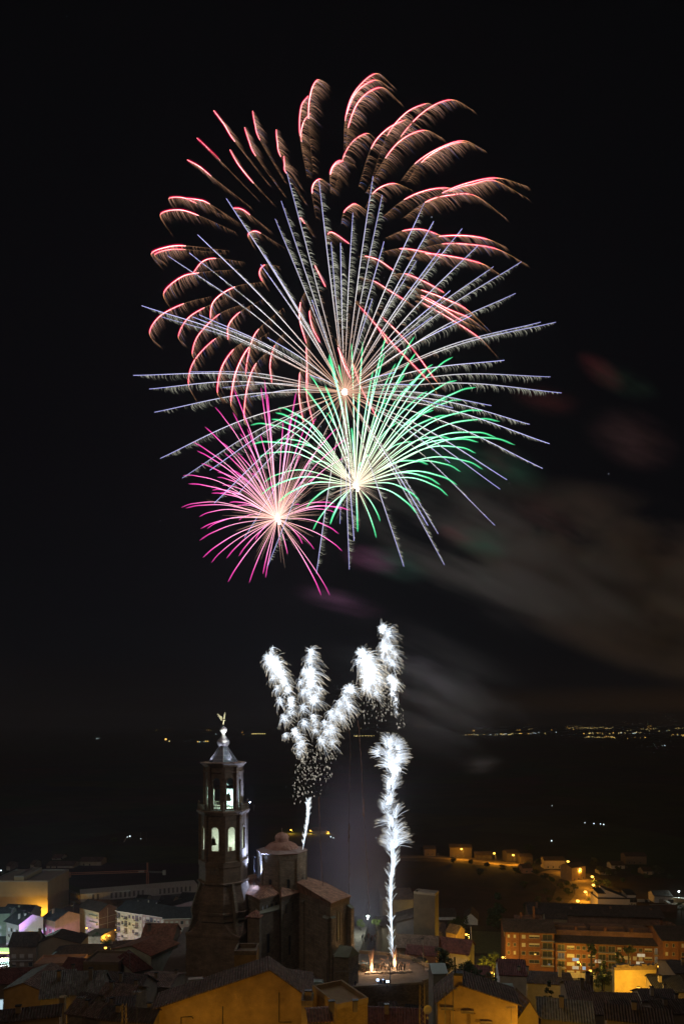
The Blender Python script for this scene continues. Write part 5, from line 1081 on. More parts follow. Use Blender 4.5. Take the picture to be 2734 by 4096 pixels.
    tree(nm, lab, 'bush' if nm in ('bush','shrub') else 'tree', p, Y, st+hc, r_, sh, co, sd, n_, leaf=lf, base=b0, trunk=st/(st+hc))

rh = random.Random(99)
for i, (x, y) in enumerate([(120,400),(230,408),(330,425),(285,480),(430,450),(520,470),(600,440),(640,470),(690,500),(660,420),(735,520),(790,560),(830,540),(840,600),(700,590),(780,640),(1040,470),(1090,480),(1150,450),(1180,520),(1250,470),(1330,500),(1400,470),(1480,500),(650,660),(1000,745),(1060,735),(1120,745),(1040,530),(1085,560),(1010,560),(590,330),(1000,420),(720,640),(560,560)]):
    p = V3(x, y); g = ground(p); h_ = rh.uniform(3, 6.5)*g.y/450
    tree('hillside_tree', 'dark bushy tree on the unlit slope around the hillside lamps', 'tree', p, g.y, h_, h_*rh.uniform(.42, .7), 'round', rh.choice(('leaf','pine','olive')), 200+i, 420, leaf=.75*g.y/450, trunk=.2, group='dark trees on the hillside')

# ================================================================ poles, antennas
def pole(label, top, bot, Y, r=.07, lean=0, mat=METAL, name='pole', extra=None):
    a, b_ = at(bot, Y), at(top, Y); ro = thing(name, label, name.replace('_', ' '), a); m = MB(); m.tube([(0,0,-.3), b_-a], [r*1.2, r*.8], 7); m.build('shaft', mat, ro)
    if extra: extra(ro, b_-a)
    return ro
def arms(r, t):
    m = MB(); m.box(t.x-.6,-.12,t.z-.1,t.x+.1,.12,t.z+.1); m.build('lamp_head', DARKM, r)
pole('unlit lamp pole standing at the front edge of the square before the blue lights', D6(800,1000), D6(815,1390), 172, .09, name='lamp_pole', extra=arms)
pole('unlit lamp pole in the middle of the far side of the square', D6(652,690), D6(664,1055), 192, .09, name='lamp_pole', extra=arms)
pole('unlit lamp pole at the right end of the parapet', D6(1220,800), D6(1232,1200), 178, .09, name='lamp_pole', extra=arms)
pole('short pole at the corner behind the church annex', D6(366,790), D6(370,960), 190, .08, name='lamp_pole')
pole('wooden post in front of the church wall', D6(15,1060), D6(27,1420), 160, .11, name='post', mat=WOODM)
pole('leaning pale floodlit pole on the meadow', D7(410,650), D7(428,1060), 214, .16, name='pole', mat=simple('pale_pole', (.55,.50,.45)))
pole('thin pole on the dark hillside above the tall pine', D7(560,50), D7(575,290), 420, .12, name='pole')
def yagi(label, p, Y, h, w=1.2, n=5):
    a = at(p, Y); ro = thing('tv_antenna', label, 'antenna', a, 0, 'television antennas on the roofs'); m = MB(); m.tube([(0,0,-.5),(0,0,h)], .035, 5); m.build('mast', METAL, ro); m = MB(); m.tube([(-w/2,0,h*.92),(w/2,0,h*.92)], .03, 4)
    for i in range(n): x = -w/2+w*i/(n-1); m.tube([(x,-.35,h*.92),(x,.35,h*.92)], .02, 4); m.tube([(x,0,h*.92-.22),(x,0,h*.92+.22)], .02, 4)
    m.build('aerial', METAL, ro)
for p, Y, h, l in [(D0(150,540), 280, 4.2, 'on the dark roof left of the purple house'), (D0(300,560), 280, 4.0, 'on the roof of the purple house'), (D0(920,480), 300, 5, 'beside the wide hipped roof'), (D0(775,470), 310, 4.4, 'left on the wide hipped roof'),
    (D6(250,1440), 120, 3.4, 'wide comb aerial in front of the church annex'), (D1(375,1200), 165, 4.6, 'before the pale-walled house'), (D1(462,1869), 96, 4.8, 'thin mast left of the big ochre wall'), (D0(1015,1869), 96, 4.0, 'at the bottom edge among the left roofs'),
    (D7(88,1830), 100, 4.2, 'left mast against the stepped ochre house'), (D7(186,1830), 100, 5.0, 'right mast against the stepped ochre house'), (D7(912,1869), 100, 2.6, 'beside the bright ochre gable')]:
    yagi('television antenna '+l, p, Y, h, 3.2 if 'comb' in l else 1.2, 12 if 'comb' in l else 5)
def lattice_mast(label, p0, p1, Y, w):
    a, b_ = at(p0, Y), at(p1, Y); ro = thing('lattice_mast', label, 'mast', a); m = MB(); c = [(-w,-w),(w,-w),(w,w),(-w,w)]; H = b_.z-a.z
    for x, y in c: m.tube([(x,y,0),(x*.8,y*.8,H)], .04, 4)
    n = int(H/.7)
    for i in range(n):
        for j in range(4): m.tube([(c[j][0],c[j][1],i*H/n),(c[(j+1)%4][0],c[(j+1)%4][1],(i+1)*H/n)], .025, 3)
    m.build('lattice', simple('ochre_steel', (.45,.32,.15)), ro)
    if 'dish' in label:
        for z, r_ in ((H*.42,.62),(H*.2,.2)):
            m = MB(); m.lathe([(.02,0),(r_*.6,.06),(r_,.2),(r_*1.02,.24),(r_*.6,.12)], 16); d = m.build('dish', simple('dish_metal', (.5,.42,.3)), ro, (w+.3,-.5,z)); d.rotation_euler = (R(80),0,R(10))
lattice_mast('lattice mast with a dish antenna at the right end of the retaining wall', D6(1210,1869), D6(1215,1390), 100, .38)
lattice_mast('short lattice mast at the bottom edge left of the big ochre wall', D1(300,1869), D1(345,1620), 98, .3)

# ================================================================ things on the square
def vehicle(name, label, cat, p, Y, rz, L_, Wd, H_, paint, van=False, z=None):
    g = at(p, Y); g.z = z if z is not None else hz(Y)+.1
    r = thing(name, label, cat, g, rz); m = MB(); hw = Wd/2
    if van: prof = [(-L_/2,.35),(L_/2-.1,.35),(L_/2,.9),(L_/2-.3,1.15),(L_/2-1.2,H_*.93),(L_/2-1.6,H_),(-L_/2+.15,H_),(-L_/2,H_-.3)]
    else: prof = [(-L_/2,.3),(L_/2,.3),(L_/2,.75),(L_/2-.9,.92),(L_/2-1.6,H_*.97),(L_/2-2.0,H_),(-L_/2+.9,H_),(-L_/2+.25,.95),(-L_/2,.85)]
    m.loft([[(x,-hw*.96,z_) for x, z_ in prof],[(x,-hw,z_*.98+.02) for x, z_ in prof],[(x,hw,z_*.98+.02) for x, z_ in prof],[(x,hw*.96,z_) for x, z_ in prof]]); m.build('body', paint, r)
    m = MB(); zl_, zh = H_*.60, H_*.9
    for s in (-1, 1): m.box(-L_/2+.5 if not van else L_/2-2.1, s*(hw+.012)-.01, zl_, L_/2-1.5, s*(hw+.012)+.01, zh)
    m.build('side_window', PANE, r); m = MB(); x = L_/2-1.25 if van else L_/2-1.3; m.prism([(x+.12,-hw*.85,zl_),(x+.12,hw*.85,zl_),(x-.3,hw*.75,zh),(x-.3,-hw*.75,zh)], (.04,0,.02)); m.build('windscreen', PANE, r)
    for x in (-L_/2+.8, L_/2-.85):
        for s in (-1, 1):
            m = MB(); m.tube([(x,s*hw-.1,.33),(x,s*hw+.08,.33)], .33, 14); w_ = m.build('wheel', simple('tyre', (.03,.03,.03)), r); m = MB(); m.tube([(x,s*(hw+.085),.33),(x,s*(hw+.1),.33)], .18, 10); m.build('rim', METAL, w_)
    for s in (-1, 1): m = MB(); m.box(L_/2-.04,s*hw*.7-.15,.62,L_/2+.03,s*hw*.7+.15,.8); m.build('headlight', FRAME, r)
    return r
vehicle('van', 'grey-green van parked against the foot of the church', 'van', V2(862,1140), 170.5, R(172), 5.0, 1.9, 2.1, simple('van_paint', (.30,.36,.34), .35), True, PZ)
vehicle('parked_van', 'dark van beside the mortar rows next to the church annex', 'van', D6(436,1240), 183, R(180), 4.4, 1.9, 2.0, simple('dark_paint', (.05,.06,.06), .35), True, PZ)
vehicle('parked_car', 'dark car by the parapet at the right of the square', 'car', D6(1180,1150), 189, R(140), 4.0, 1.7, 1.45, simple('dark_paint', (.05,.06,.06), .35), False, PZ)
vehicle('parked_car', 'pale car in front of the lit shop door of the greenish block', 'car', D1(395,840), 284, R(0), 4.2, 1.75, 1.45, simple('pale_paint', (.6,.6,.58), .35))
for i, (p, Y, lab) in enumerate([(V3(825,458), None, 'first parked car on the winding road verge'), (V3(850,468), None, 'second parked car on the winding road verge'), (V3(878,482), None, 'third parked car on the winding road verge')]):
    g = ground(p); vehicle('parked_car', lab, 'car', p, g.y, R(-20), 4.0, 1.7, 1.4, simple('pale_paint', (.6,.6,.58), .35) if i == 1 else simple('dark_paint', (.05,.06,.06), .35))
for i, (x, lab) in enumerate([(985,'leftmost'), (1012,'second'), (1040,'third'), (1075,'fourth'), (1100,'rightmost')]):
    g = ground(D8(x, 338)); vehicle('parked_car', lab+' car in the floodlit yard row beside the garage', 'car', D8(x,338), g.y, R(80), 4.0, 1.7, 1.4, simple('pale_paint', (.6,.6,.58), .35) if i != 3 else simple('dark_paint', (.05,.06,.06), .35))
g = ground(D8(1350, 338)); vehicle('parked_car', 'car parked in front of the white garage', 'car', D8(1350,340), g.y-5, R(-70), 4.0, 1.7, 1.4, simple('pale_paint', (.6,.6,.58), .35))

def person_mesh(pose=0):
    me = bpy.data.meshes.new('person'); bmh = bmesh.new(); lay = bmh.verts.layers.skin.verify()
    s = .12*pose
    J = {'hip':(0,0,.95,.15),'waist':(0,0,1.12,.14),'chest':(0,0,1.34,.17),'neck':(0,0,1.50,.06),'head':(0,-.01,1.62,.10),'top':(0,0,1.72,.07),
         'kl':(-.11,-.04-s*.4,.5,.075),'fl':(-.12,.03+s*.5,.07,.05),'tl':(-.12,-.12+s*.5,.04,.04),'kr':(.11,-.04+s*.4,.5,.075),'fr':(.12,.03-s*.8,.07,.05),'tr':(.12,-.12-s*.8,.04,.04),
         'sl':(-.2,0,1.42,.065),'el':(-.27,.02,1.14,.05),'hl':(-.25,-.12-s,.92,.035),'sr':(.2,0,1.42,.065),'er':(.27,.02,1.14,.05),'hr':(.25,-.12+s*.5,.92+s*1.5,.035)}
    V = {}
    for k, (x, y, z, r_) in J.items():
        v = bmh.verts.new((x,y,z)); v[lay].radius = (r_, r_); V[k] = v
    V['hip'][lay].use_root = True
    for a, b_ in (('hip','waist'),('waist','chest'),('chest','neck'),('neck','head'),('head','top'),('hip','kl'),('kl','fl'),('fl','tl'),('hip','kr'),('kr','fr'),('fr','tr'),('chest','sl'),('sl','el'),('el','hl'),('chest','sr'),('sr','er'),('er','hr')): bmh.edges.new((V[a], V[b_]))
    bmh.to_mesh(me); bmh.free(); return me
import bmesh
PM = []
for ps, c in ((0,(.10,.10,.13)), (1,(.30,.28,.26)), (-1,(.05,.06,.08)), (.6,(.22,.10,.09))):
    me = person_mesh(ps); me.materials.append(simple('clothes_%d' % (int(c[0]*100)), c, .8)); PM.append(me)
rp = random.Random(12)
def person(label, x, y, z, i, rz, group=None):
    o = link('person', PM[i % 4], None, (x, y, z), rz); tag(o, label, 'person', group); o.modifiers.new('skin', 'SKIN'); s = o.modifiers.new('sub', 'SUBSURF'); s.levels = 1; s.render_levels = 1; return o
for i in range(16):
    px_ = 455+i*11.5; p = at(D6(px_, 770), 212); person('person standing in the crowd under the white plaza lamp', p.x+rp.uniform(-.3,.3), 206+rp.uniform(-3,5), PZ, i, rp.uniform(0,6), 'crowd under the white plaza lamp')
q = ONP(D6(374,1430)); person('person in dark clothes standing alone near the front edge of the square', q[0], q[1]+1, PZ, 2, .5)
q = ONP(D6(318,1382)); person('person crouching forward by the church annex', q[0], q[1], PZ, 0, 2.0)
# mortar tubes with white sandbags
rm_ = random.Random(8)
mort = thing('mortar_tube', 'dark firework mortar tube standing in the rows on the square', 'mortar', (0,0,0), 0, 'mortar tubes on the square')
m = MB(); m.lathe([(.16,0),(.16,1.15),(.12,1.15),(.12,.2),(.02,.2)], 10); m.build('tube', DARKM, mort)
bagm = MB(); bagm.lathe([(.1,0),(.34,.06),(.40,.2),(.32,.36),(.1,.42)], 10, sy=.7); bag = bagm.build('sandbag', simple('sack_cloth', (.60,.56,.52), .9), None, smooth=True); tag(bag, 'white sandbag lying at the foot of the mortar rows', 'sandbag', 'sandbags around the mortar rows')
first = True
for i in range(34):
    u = i/33; q = ONP(D6(480+u*520, 1215-22*u)); q = (q[0]+rm_.uniform(-.15,.15), q[1]+rm_.choice((0, 1.4, 2.8)), PZ)
    o = mort if i == 0 else copy_tree(mort); o.location = q; o.rotation_euler = (rm_.uniform(-.1,.1), rm_.uniform(-.1,.1), 0)
for i in range(60):
    if i < 46: u = rm_.random(); q = ONP(D6(478+u*590, 1238-18*u+rm_.uniform(-12,6)))
    elif i < 52: q = ONP(D6(rm_.uniform(395,490), rm_.uniform(1100,1122)))
    else: q = ONP(D6(rm_.uniform(1250,1310), rm_.uniform(1190,1210))) if i % 2 else ONP(D6(rm_.uniform(700,780), rm_.uniform(1130,1145)))
    o = bag if i == 0 else copy_tree(bag); o.location = (q[0], q[1], PZ); o.rotation_euler = (0, 0, rm_.uniform(0,3))
# control desk with two blue-white lights
q = ONP(D6(715,1395)); r = thing('control_desk', 'dark control desk with a lit monitor between two blue-white lamps on the square', 'desk', q); m = MB(); m.box(-1.1,-.4,.72,1.1,.4,.8)
for x in (-1,1): m.box(x-.05,-.35,0,x+.05,.35,.72)
m.box(-.9,-.1,.8,-.1,.25,1.6); m.box(.2,-.1,.8,1.0,.25,1.5); m.build('desk_frame', DARKM, r); m = MB(); m.box(-.05,-.15,1.62,.25,-.1,1.8); m.build('monitor', glow('screen_blue', (.35,.55,1), 4), r)
for px_, lab in ((656,1348), 'left blue-white work lamp on a stand beside the control desk'), ((777,1368), 'right blue-white work lamp on a stand beside the control desk'):
    q = ONP(D6(px_[0], px_[1]+45)); r = thing('work_lamp', lab, 'work lamp', q); m = MB(); m.tube([(0,0,0),(0,0,1.3)], .05, 6)
    for a in range(3): m.tube([(0,0,.5),(.4*math.cos(a*2.1),.4*math.sin(a*2.1),0)], .03, 4)
    m.build('stand', DARKM, r); m = MB(); m.box(-.36,-.14,1.28,.36,.16,1.82); m.build('housing', DARKM, r); m = MB(); m.box(-.3,-.2,1.32,.3,-.143,1.78); m.build('lamp_panel', glow('work_blue', (.5,.68,1), 9), r); point(r, (0,-.6,1.5), 25, (.5,.65,1), .2)

# ================================================================ far lights on the plain
def farlight(p, col, s, size, label, group):
    g = ground(p); o_r = g.y/F*size
    m = MB(); m.lathe([(.02,-1),(.7,-.7),(1,0),(.7,.7),(.02,1)], 8); key = 'far_bulb_%s' % col
    me = m.mesh('lamp_bulb', glow(key, {'o':(1,.55,.12),'w':(.75,.95,1),'r':(1,.1,.15),'y':(1,.78,.3)}[col], 1.0*s))
    r = thing('far_street_lamp', label, 'street lamp', (g.x, g.y, g.z), 0, group); o = link('lamp_bulb', me, r, (0,0,o_r*2.2)); o.scale = (o_r, o_r, o_r)
    m = MB(); m.tube([(0,0,0),(0,0,o_r*1.4)], o_r*.12, 5); m.build('pole', METAL, r)
rf = random.Random(77)
def W_(x, y): return (x*.25, y*.25)
for lab, pts in [('orange lamps in a tight row on the plain', [(1008+i*7, 2939, 'y', .45) for i in range(8)]), ('lone far lights left of the tower on the plain', [(387, 2958, 'w', .4),(395, 2957, 'w', .35),(662, 2966, 'o', 1.0),(676,2968,'y',.4),(625, 2924, 'o', .4),(790, 2971, 'o', .5),(798, 2971, 'w', .4),(815, 2970, 'w', .3),(822, 2969, 'o', .5),(830, 2969, 'o', .5),(826,2923,'o',.3),(834,2923,'o',.3),(842,2923,'o',.25),(862,2938,'w',.25),(968,2932,'o',.3),(974,2940,'o',.25)]),
     ('far lights between the plumes and the fountain', [(1415+i*6, 2946, 'y', .28) for i in range(14)]+[(1423,2948,'y',.5),(1442,2917,'y',.35),(1660,2908,'o',.3),(1667,2908,'o',.3),(1700,2909,'o',.25),(1708,2909,'o',.2),(1835,2903,'r',.3)])]:
    for x, y, c, s in pts: farlight(W_(x, y), c, 3, s, lab.replace('lamps', 'lamp').replace('lights', 'light'), lab)
n_f = 0
for x0, x1, y, n, cs in [(1855,2050,2940,34,'yyow'),(2052,2130,2935,7,'yow'),(1880,1895,2924,3,'oy'),(2262,2460,2915,44,'yyoy'),(2266,2330,2907,9,'yo'),(2330,2460,2936,22,'yo'),(2335,2460,2951,20,'oy'),(2470,2560,2934,18,'yw'),(2560,2620,2918,12,'yo'),(2585,2610,2908,7,'o'),(2675,2734,2916,10,'yo'),(2680,2734,2943,10,'wyo'),(2490,2600,2953,5,'o'),(2040,2300,2920,9,'yo'),(2120,2260,2935,7,'wy'),(2607,2665,2985,5,'w'),(2500,2700,2925,8,'yw'),(2249,2253,2912,1,'r')]:
    for i in range(n):
        farlight(W_(rf.uniform(x0, x1), y+rf.uniform(-3,3)), rf.choice(cs), 2.2, rf.uniform(.18,.42), 'tiny light in the string of distant towns along the right horizon', 'distant town lights on the right horizon'); n_f += 1
for x, y, c, s, lab in [(2203,3368,'w',.55,'single white light on the dark slope above the hillside road'),(2204,3225,'w',.25,'tiny teal light high on the dark plain, right side'),(2336,3294,'w',.35,'faint blue-white light, leftmost of four on the dark plain'),(2372,3298,'w',.45,'faint blue-white light, second of four on the dark plain'),(2398,3299,'w',.4,'faint blue-white light, third of four on the dark plain'),(2411,3302,'w',.5,'faint blue-white light, rightmost of four on the dark plain'),
    (1321,3352,'w',.6,'white light right of the orange farm lamps, left of a pair'),(1332,3355,'w',.45,'white light right of the orange farm lamps, right of a pair'),(1502,3354,'w',.35,'small light behind the tall fountain'),(4,3487,'w',.6,'white light at the left edge above the warehouse'),(519,3350,'w',.6,'white lamp on the far site left of the tower'),(508,3352,'w',.5,'lit machine lamp on the far site left of the tower'),(562,3358,'w',.4,'small lamp at the right end of the far site')]:
    farlight(W_(x, y), c, 3, s, lab, 'scattered lights in the dark')
# farm beyond the dome with orange lamps
gF = ground(V2(900,212)); block('farm_shed', 'low farm shed between orange lamps beyond the dome', 'shed', V2(858,0)[0], gF.y, 0, (V2(948,0)[0],), 10, V2(0,192)[1], BEIGE, 'gx', 2.5, T('brown'))
for p, lab in ((V2(724,186), 'left lamp of the farm beyond the dome'), (V2(846,190), 'middle lamp of the farm beyond the dome'), (V2(957,200), 'right lamp of the farm beyond the dome')):
    street_lamp(p, V2(0,212)[1], None, 'sodium '+lab, 2500, group='farm lamps beyond the dome', bulb=.75)
pole('tall thin mast on the far site left of the tower', V1(880,200), V1(880,252), 560, .18, name='mast'); pole('second thin mast on the far site left of the tower', V1(917,200), V1(917,250), 562, .12, name='mast')
pole('white leaning boom on the far site left of the tower', V1(797,228), V1(776,262), 560, .25, name='boom', mat=WHITE)

# ================================================================ fireworks
def sheathmat():  # additive glowing sheath imitating bloom around the trails
    m, N, L, b = newmat('bloom_sheath'); N.remove(b); e = N.new('ShaderNodeEmission'); t = N.new('ShaderNodeBsdfTransparent'); ad = N.new('ShaderNodeAddShader')
    a = N.new('ShaderNodeAttribute'); a.attribute_name = 'glow'; L.new(a.outputs['Color'], e.inputs[0]); L.new(e.outputs[0], ad.inputs[0]); L.new(t.outputs[0], ad.inputs[1])
    L.new(ad.outputs[0], N['Material Output'].inputs[0]); m.cycles.emission_sampling = 'NONE'; return m
SHEATH = sheathmat()
class Fire:
    """light trails as thin glowing tubes; every ring carries its own radiance"""
    def __init__(s): s.v = []; s.f = []; s.c = []
    def add(s, pts, rad, cols, k=3):
        n = len(s.v); m = len(pts)
        for i, p in enumerate(pts):
            t = pts[min(i+1, m-1)]-pts[max(i-1, 0)]
            if t.length < 1e-6: t = Vector((0,0,1))
            t.normalize(); a = t.cross(Vector((0,1,0)))
            if a.length < .05: a = t.cross(Vector((1,0,0)))
            a.normalize(); b = t.cross(a); r = rad[i] if isinstance(rad, (list, tuple)) else rad
            for j in range(k):
                q = 2*math.pi*j/k; s.v.append(tuple(p+(a*math.cos(q)+b*math.sin(q))*r)); s.c.append(cols[i])
        for i in range(m-1):
            for j in range(k):
                j2 = (j+1) % k; s.f.append((n+i*k+j, n+i*k+j2, n+(i+1)*k+j2, n+(i+1)*k+j))
    def build(s, name, parent, org, mat=None, sh=None):
        nf = len(s.f)
        if sh:
            k0 = len(s.v); s.v += sh.v; s.c += sh.c; s.f += [tuple(i+k0 for i in f) for f in sh.f]
        me = bpy.data.meshes.new(name); me.from_pydata([(x-org.x, y-org.y, z-org.z) for x, y, z in s.v], [], s.f)
        at_ = me.attributes.new('glow', 'FLOAT_COLOR', 'POINT')
        buf = []
        for c in s.c: buf += [c[0], c[1], c[2], 1]
        at_.data.foreach_set('color', buf); me.materials.append(FIRE); me.materials.append(SHEATH)
        me.polygons.foreach_set('material_index', [0]*nf+[1]*(len(s.f)-nf)); me.update()
        return link(name, me, parent)
def mul(c, k): return (c[0]*k, c[1]*k, c[2]*k)
def mixc(a, b, t): return tuple(a[i]+(b[i]-a[i])*t for i in range(3))
def catmull(P, n):
    out = []
    Q = [P[0]*2-P[1]]+P+[P[-1]*2-P[-2]]
    for i in range(1, len(Q)-2):
        for j in range(n):
            t = j/n; a, b, c, d = Q[i-1], Q[i], Q[i+1], Q[i+2]
            out.append(.5*((2*b)+(c-a)*t+(2*a-5*b+4*c-d)*t*t+(3*b-a-3*c+d)*t**3))
    out.append(P[-1]); return out
YF = 186.0
PXM = YF/F     # metres per pixel at the fireworks
def depth_for(p, c, Rb, rnd):
    d = math.hypot(p[0]-c[0], p[1]-c[1])*PXM
    return rnd.choice((-1, 1))*math.sqrt(max(0, Rb*Rb-d*d))

def red_burst():
    rnd = random.Random(11); c = (745*.43567, 590*.43567); org = at(c, YF)
    root = thing('firework_burst', 'large red willow firework of drooping arcs with brown ember fringes at the top', 'firework', org)
    A, B, C_, E = CA, CB, CC, CE
    arcs = [
     (A,(930,1050),(660,770),(580,690),(500,613),None),(A,(880,1100),(600,880),(520,815),(432,766),None),(A,(1000,940),(765,640),(690,520),(617,422),None),
     (A,(1110,1020),(910,740),(865,640),(832,540),None),(A,(1110,920),(940,630),(905,520),(888,425),None),(A,(1040,1080),(895,930),(790,800),(730,695),None),
     (A,(1230,970),(1085,745),(1060,640),(1052,555),None),(A,(1260,1080),(1122,860),(1110,800),(1105,740),None),(A,(1270,900),(1218,600),(1225,400),(1275,320),None),
     (A,(1290,880),(1228,640),(1240,510),(1290,440),None),(A,(1310,860),(1277,480),(1295,290),(1345,207),(1410,260)),(A,(1330,1170),(1302,1000),(1315,930),(1360,900),(1420,935)),
     (A,(1430,1000),(1430,870),(1460,800),(1520,770),None),(A,(830,1230),(590,1075),(510,1045),(425,1035),None),(A,(780,1200),(500,1070),(400,1030),(305,1035),(335,1090)),
     (A,(770,1270),(513,1155),(370,1115),(245,1150),(320,1280)),(A,(1010,1260),(870,1150),(810,1110),(755,1102),None),(A,(1110,1380),(945,1278),(890,1265),(855,1295),(890,1365)),
     (A,(1310,1300),(1250,1210),(1225,1175),(1210,1180),None),(A,(720,1400),(423,1366),(290,1375),(183,1420),(240,1500)),(A,(700,1420),(420,1392),(290,1395),(205,1430),(270,1480)),
     (A,(830,1480),(635,1453),(540,1475),(477,1550),None),(A,(800,1530),(515,1553),(380,1590),(268,1700),(330,1820)),(A,(1080,1510),(975,1498),(935,1550),(955,1610),(990,1660)),
     (A,(1400,1345),(1410,1285),(1450,1275),(1560,1350),None),(A,(1310,1470),(1320,1500),(1350,1560),(1395,1650),None),
     (C_,(960,50),(765,83),(620,180),(593,300),(610,340)),(C_,(600,150),(410,200),(240,290),(170,410),(245,500)),(C_,(740,150),(553,228),(430,310),(370,430),(410,480)),
     (C_,(830,200),(658,272),(510,420),(467,550),(500,600)),(C_,(960,170),(800,258),(720,350),(715,450),None),(C_,(780,380),(630,443),(480,600),(440,760),(490,870)),
     (C_,(1100,230),(930,377),(870,500),(838,690),(860,750)),(C_,(870,440),(757,517),(670,650),(642,820),(690,870)),(C_,(1000,400),(862,503),(770,680),(735,890),(755,945)),
     (C_,(1060,480),(913,615),(850,780),(828,1000),(880,1090)),(C_,(1110,400),(1040,492),(1008,620),(1020,750),None),(C_,(1250,120),(1220,190),(1215,320),(1262,480),None),
     (C_,(1310,200),(1283,250),(1300,360),(1355,470),None),(C_,(1270,400),(1260,500),(1265,640),(1270,780),(1320,1000)),(C_,(1235,590),(1215,680),(1210,850),(1240,1030),None),
     (C_,(1270,600),(1262,650),(1265,850),(1310,1040),None),(C_,(1460,440),(1480,490),(1530,610),(1560,690),None),
     (B,(130,700),(138,495),(200,300),(350,165),(470,250)),(B,(140,730),(158,545),(240,350),(390,262),(520,365)),(B,(130,620),(150,450),(220,290),(350,210),(460,270)),
     (B,(40,1000),(33,870),(60,800),(110,770),(200,800)),(B,(60,1000),(120,765),(190,640),(290,582),(350,620)),(B,(230,960),(318,690),(420,560),(550,490),(600,495)),
     (B,(330,880),(430,600),(560,440),(700,375),(750,385)),(B,(350,900),(525,605),(700,420),(880,348),(1030,420)),(B,(280,1000),(418,755),(540,620),(690,560),(810,610)),
     (B,(520,920),(622,795),(780,690),(960,633),(1110,700)),(B,(560,930),(668,785),(800,690),(950,643),(1090,690)),(B,(280,1100),(327,1005),(400,950),(490,932),(600,975)),
     (B,(110,1220),(128,1135),(170,1090),(220,1077),(340,1160)),(B,(390,1170),(548,1045),(700,980),(850,962),(960,990)),(B,(600,1130),(813,998),(1000,925),(1200,893),(1405,950)),
     (B,(640,1120),(860,985),(1030,935),(1180,912),(1400,1030)),(B,(530,1180),(693,1063),(850,1015),(1040,1015),(1255,1170)),(B,(420,1310),(535,1262),(660,1250),(780,1285),(900,1340)),
     (B,(680,1340),(790,1300),(980,1295),(1130,1320),(1250,1370)),(B,(640,1390),(810,1352),(1000,1355),(1200,1390),(1410,1500)),(B,(390,1410),(515,1385),(650,1400),(790,1440),(900,1520)),
     (B,(560,1450),(695,1420),(880,1440),(1090,1490),(1210,1560)),(B,(230,1440),(275,1437),(370,1465),(480,1540),None),(B,(450,1570),(553,1560),(700,1620),(825,1690),None),
     (B,(230,1580),(335,1610),(450,1680),(550,1742),(640,1800)),
     (E,(500,70),(600,95),(750,150),(890,220),(1040,360)),(E,(520,110),(600,128),(760,210),(900,270),(1000,340)),(E,(560,165),(600,172),(790,280),(970,400),(1075,510)),
     (E,(185,170),(212,195),(420,430),(640,660),(700,755)),(E,(320,230),(350,260),(520,430),(690,660),(730,700)),(E,(290,280),(330,330),(355,370),(390,430),None),
     (E,(70,430),(80,455),(120,570),(160,650),None),(E,(150,500),(165,540),(230,720),(320,890),None),(E,(560,130),(600,140),(740,215),(860,290),(960,330))]
    RED = (2.6,.30,.34); PINK = (4.4,2.7,2.4); GOLD = (.42,.22,.08); EMB = (.24,.125,.07)
    for (f, b, s_, m, t, e) in arcs:
        yo = rnd.uniform(-28, 28); Y = YF+yo
        P = [at(f(*q), Y) for q in ([b, s_, m, t]+([e] if e else []))]
        fr = Fire(); path = catmull(P, 8)
        # the burning star: red from s_ to t
        seg = path[8:25]; n = len(seg)
        g = P[1].lerp(P[2], .5)
        deep = rnd.random()*.5
        fr.add(seg, [.075]*n, [mixc(RED, PINK, (1-abs(i/(n-1)-.4)*1.3)*(.95-deep)) for i in range(n)], 4)
        sh = Fire(); sh.add(seg, [.02]+[.20]*(n-2)+[.05], [(.52,.0,.05)]*n, 5); sh.add(seg, [.02]+[.42]*(n-2)+[.05], [(.055,.0,.006)]*n, 5)
        tr = fr.build('star_trail', root, org, sh=sh)
        em = Fire()
        em.add(path[:9], [.05]*9, [mul(EMB, .2+.9*i/8) for i in range(9)])
        if e: tl = path[24:]; em.add(tl, [.085*(1-.6*i/(len(tl)-1)) for i in range(len(tl))], [mul(mixc((2.2,.7,.35), GOLD, min(1, i/3)), 1-.75*i/(len(tl)-1)) for i in range(len(tl))])
        # embers blown and falling off the trail
        ln = sum((path[i+1]-path[i]).length for i in range(len(path)-1)); cnt = int(ln*4.2)
        for q in range(cnt):
            u = rnd.random(); x = u*(len(path)-1); i = min(int(x), len(path)-2); p = path[i].lerp(path[i+1], x-i); T_ = (path[i+1]-path[i]).normalized()
            up = max(0, T_.z)
            Ls = rnd.uniform(.5, 1)*(3.0+2.2*up)*(.55+.75*math.sin(math.pi*min(1, u*1.1)))
            wv = Vector((1.0, rnd.uniform(-.2,.2), -.62-.35*(1-up))); a_ = rnd.uniform(.2, .75)
            pts = [p+T_*a_*Ls*(k-k*k*.5)+wv*Ls*.62*k**1.5+Vector((0,0,-.25*Ls*k*k)) for k in (0, .3, .65, 1)]
            base = mixc(EMB, (.46,.25,.20), .6) if 8 < x < 26 and rnd.random() < .5 else EMB
            if rnd.random() < .05: base = (.10,.13,.30)
            br = rnd.uniform(.4, 1.5)*(1.9 if 8 < x < 22 else 1.0)
            em.add(pts, [.045,.04,.035,.02], [mul(base, br*1.5), mul(base, br), mul(base, br*.55), mul(base, br*.1)])
        em.build('ember_fringe', tr, org)['kind'] = 'stuff'
    return root
red_burst()

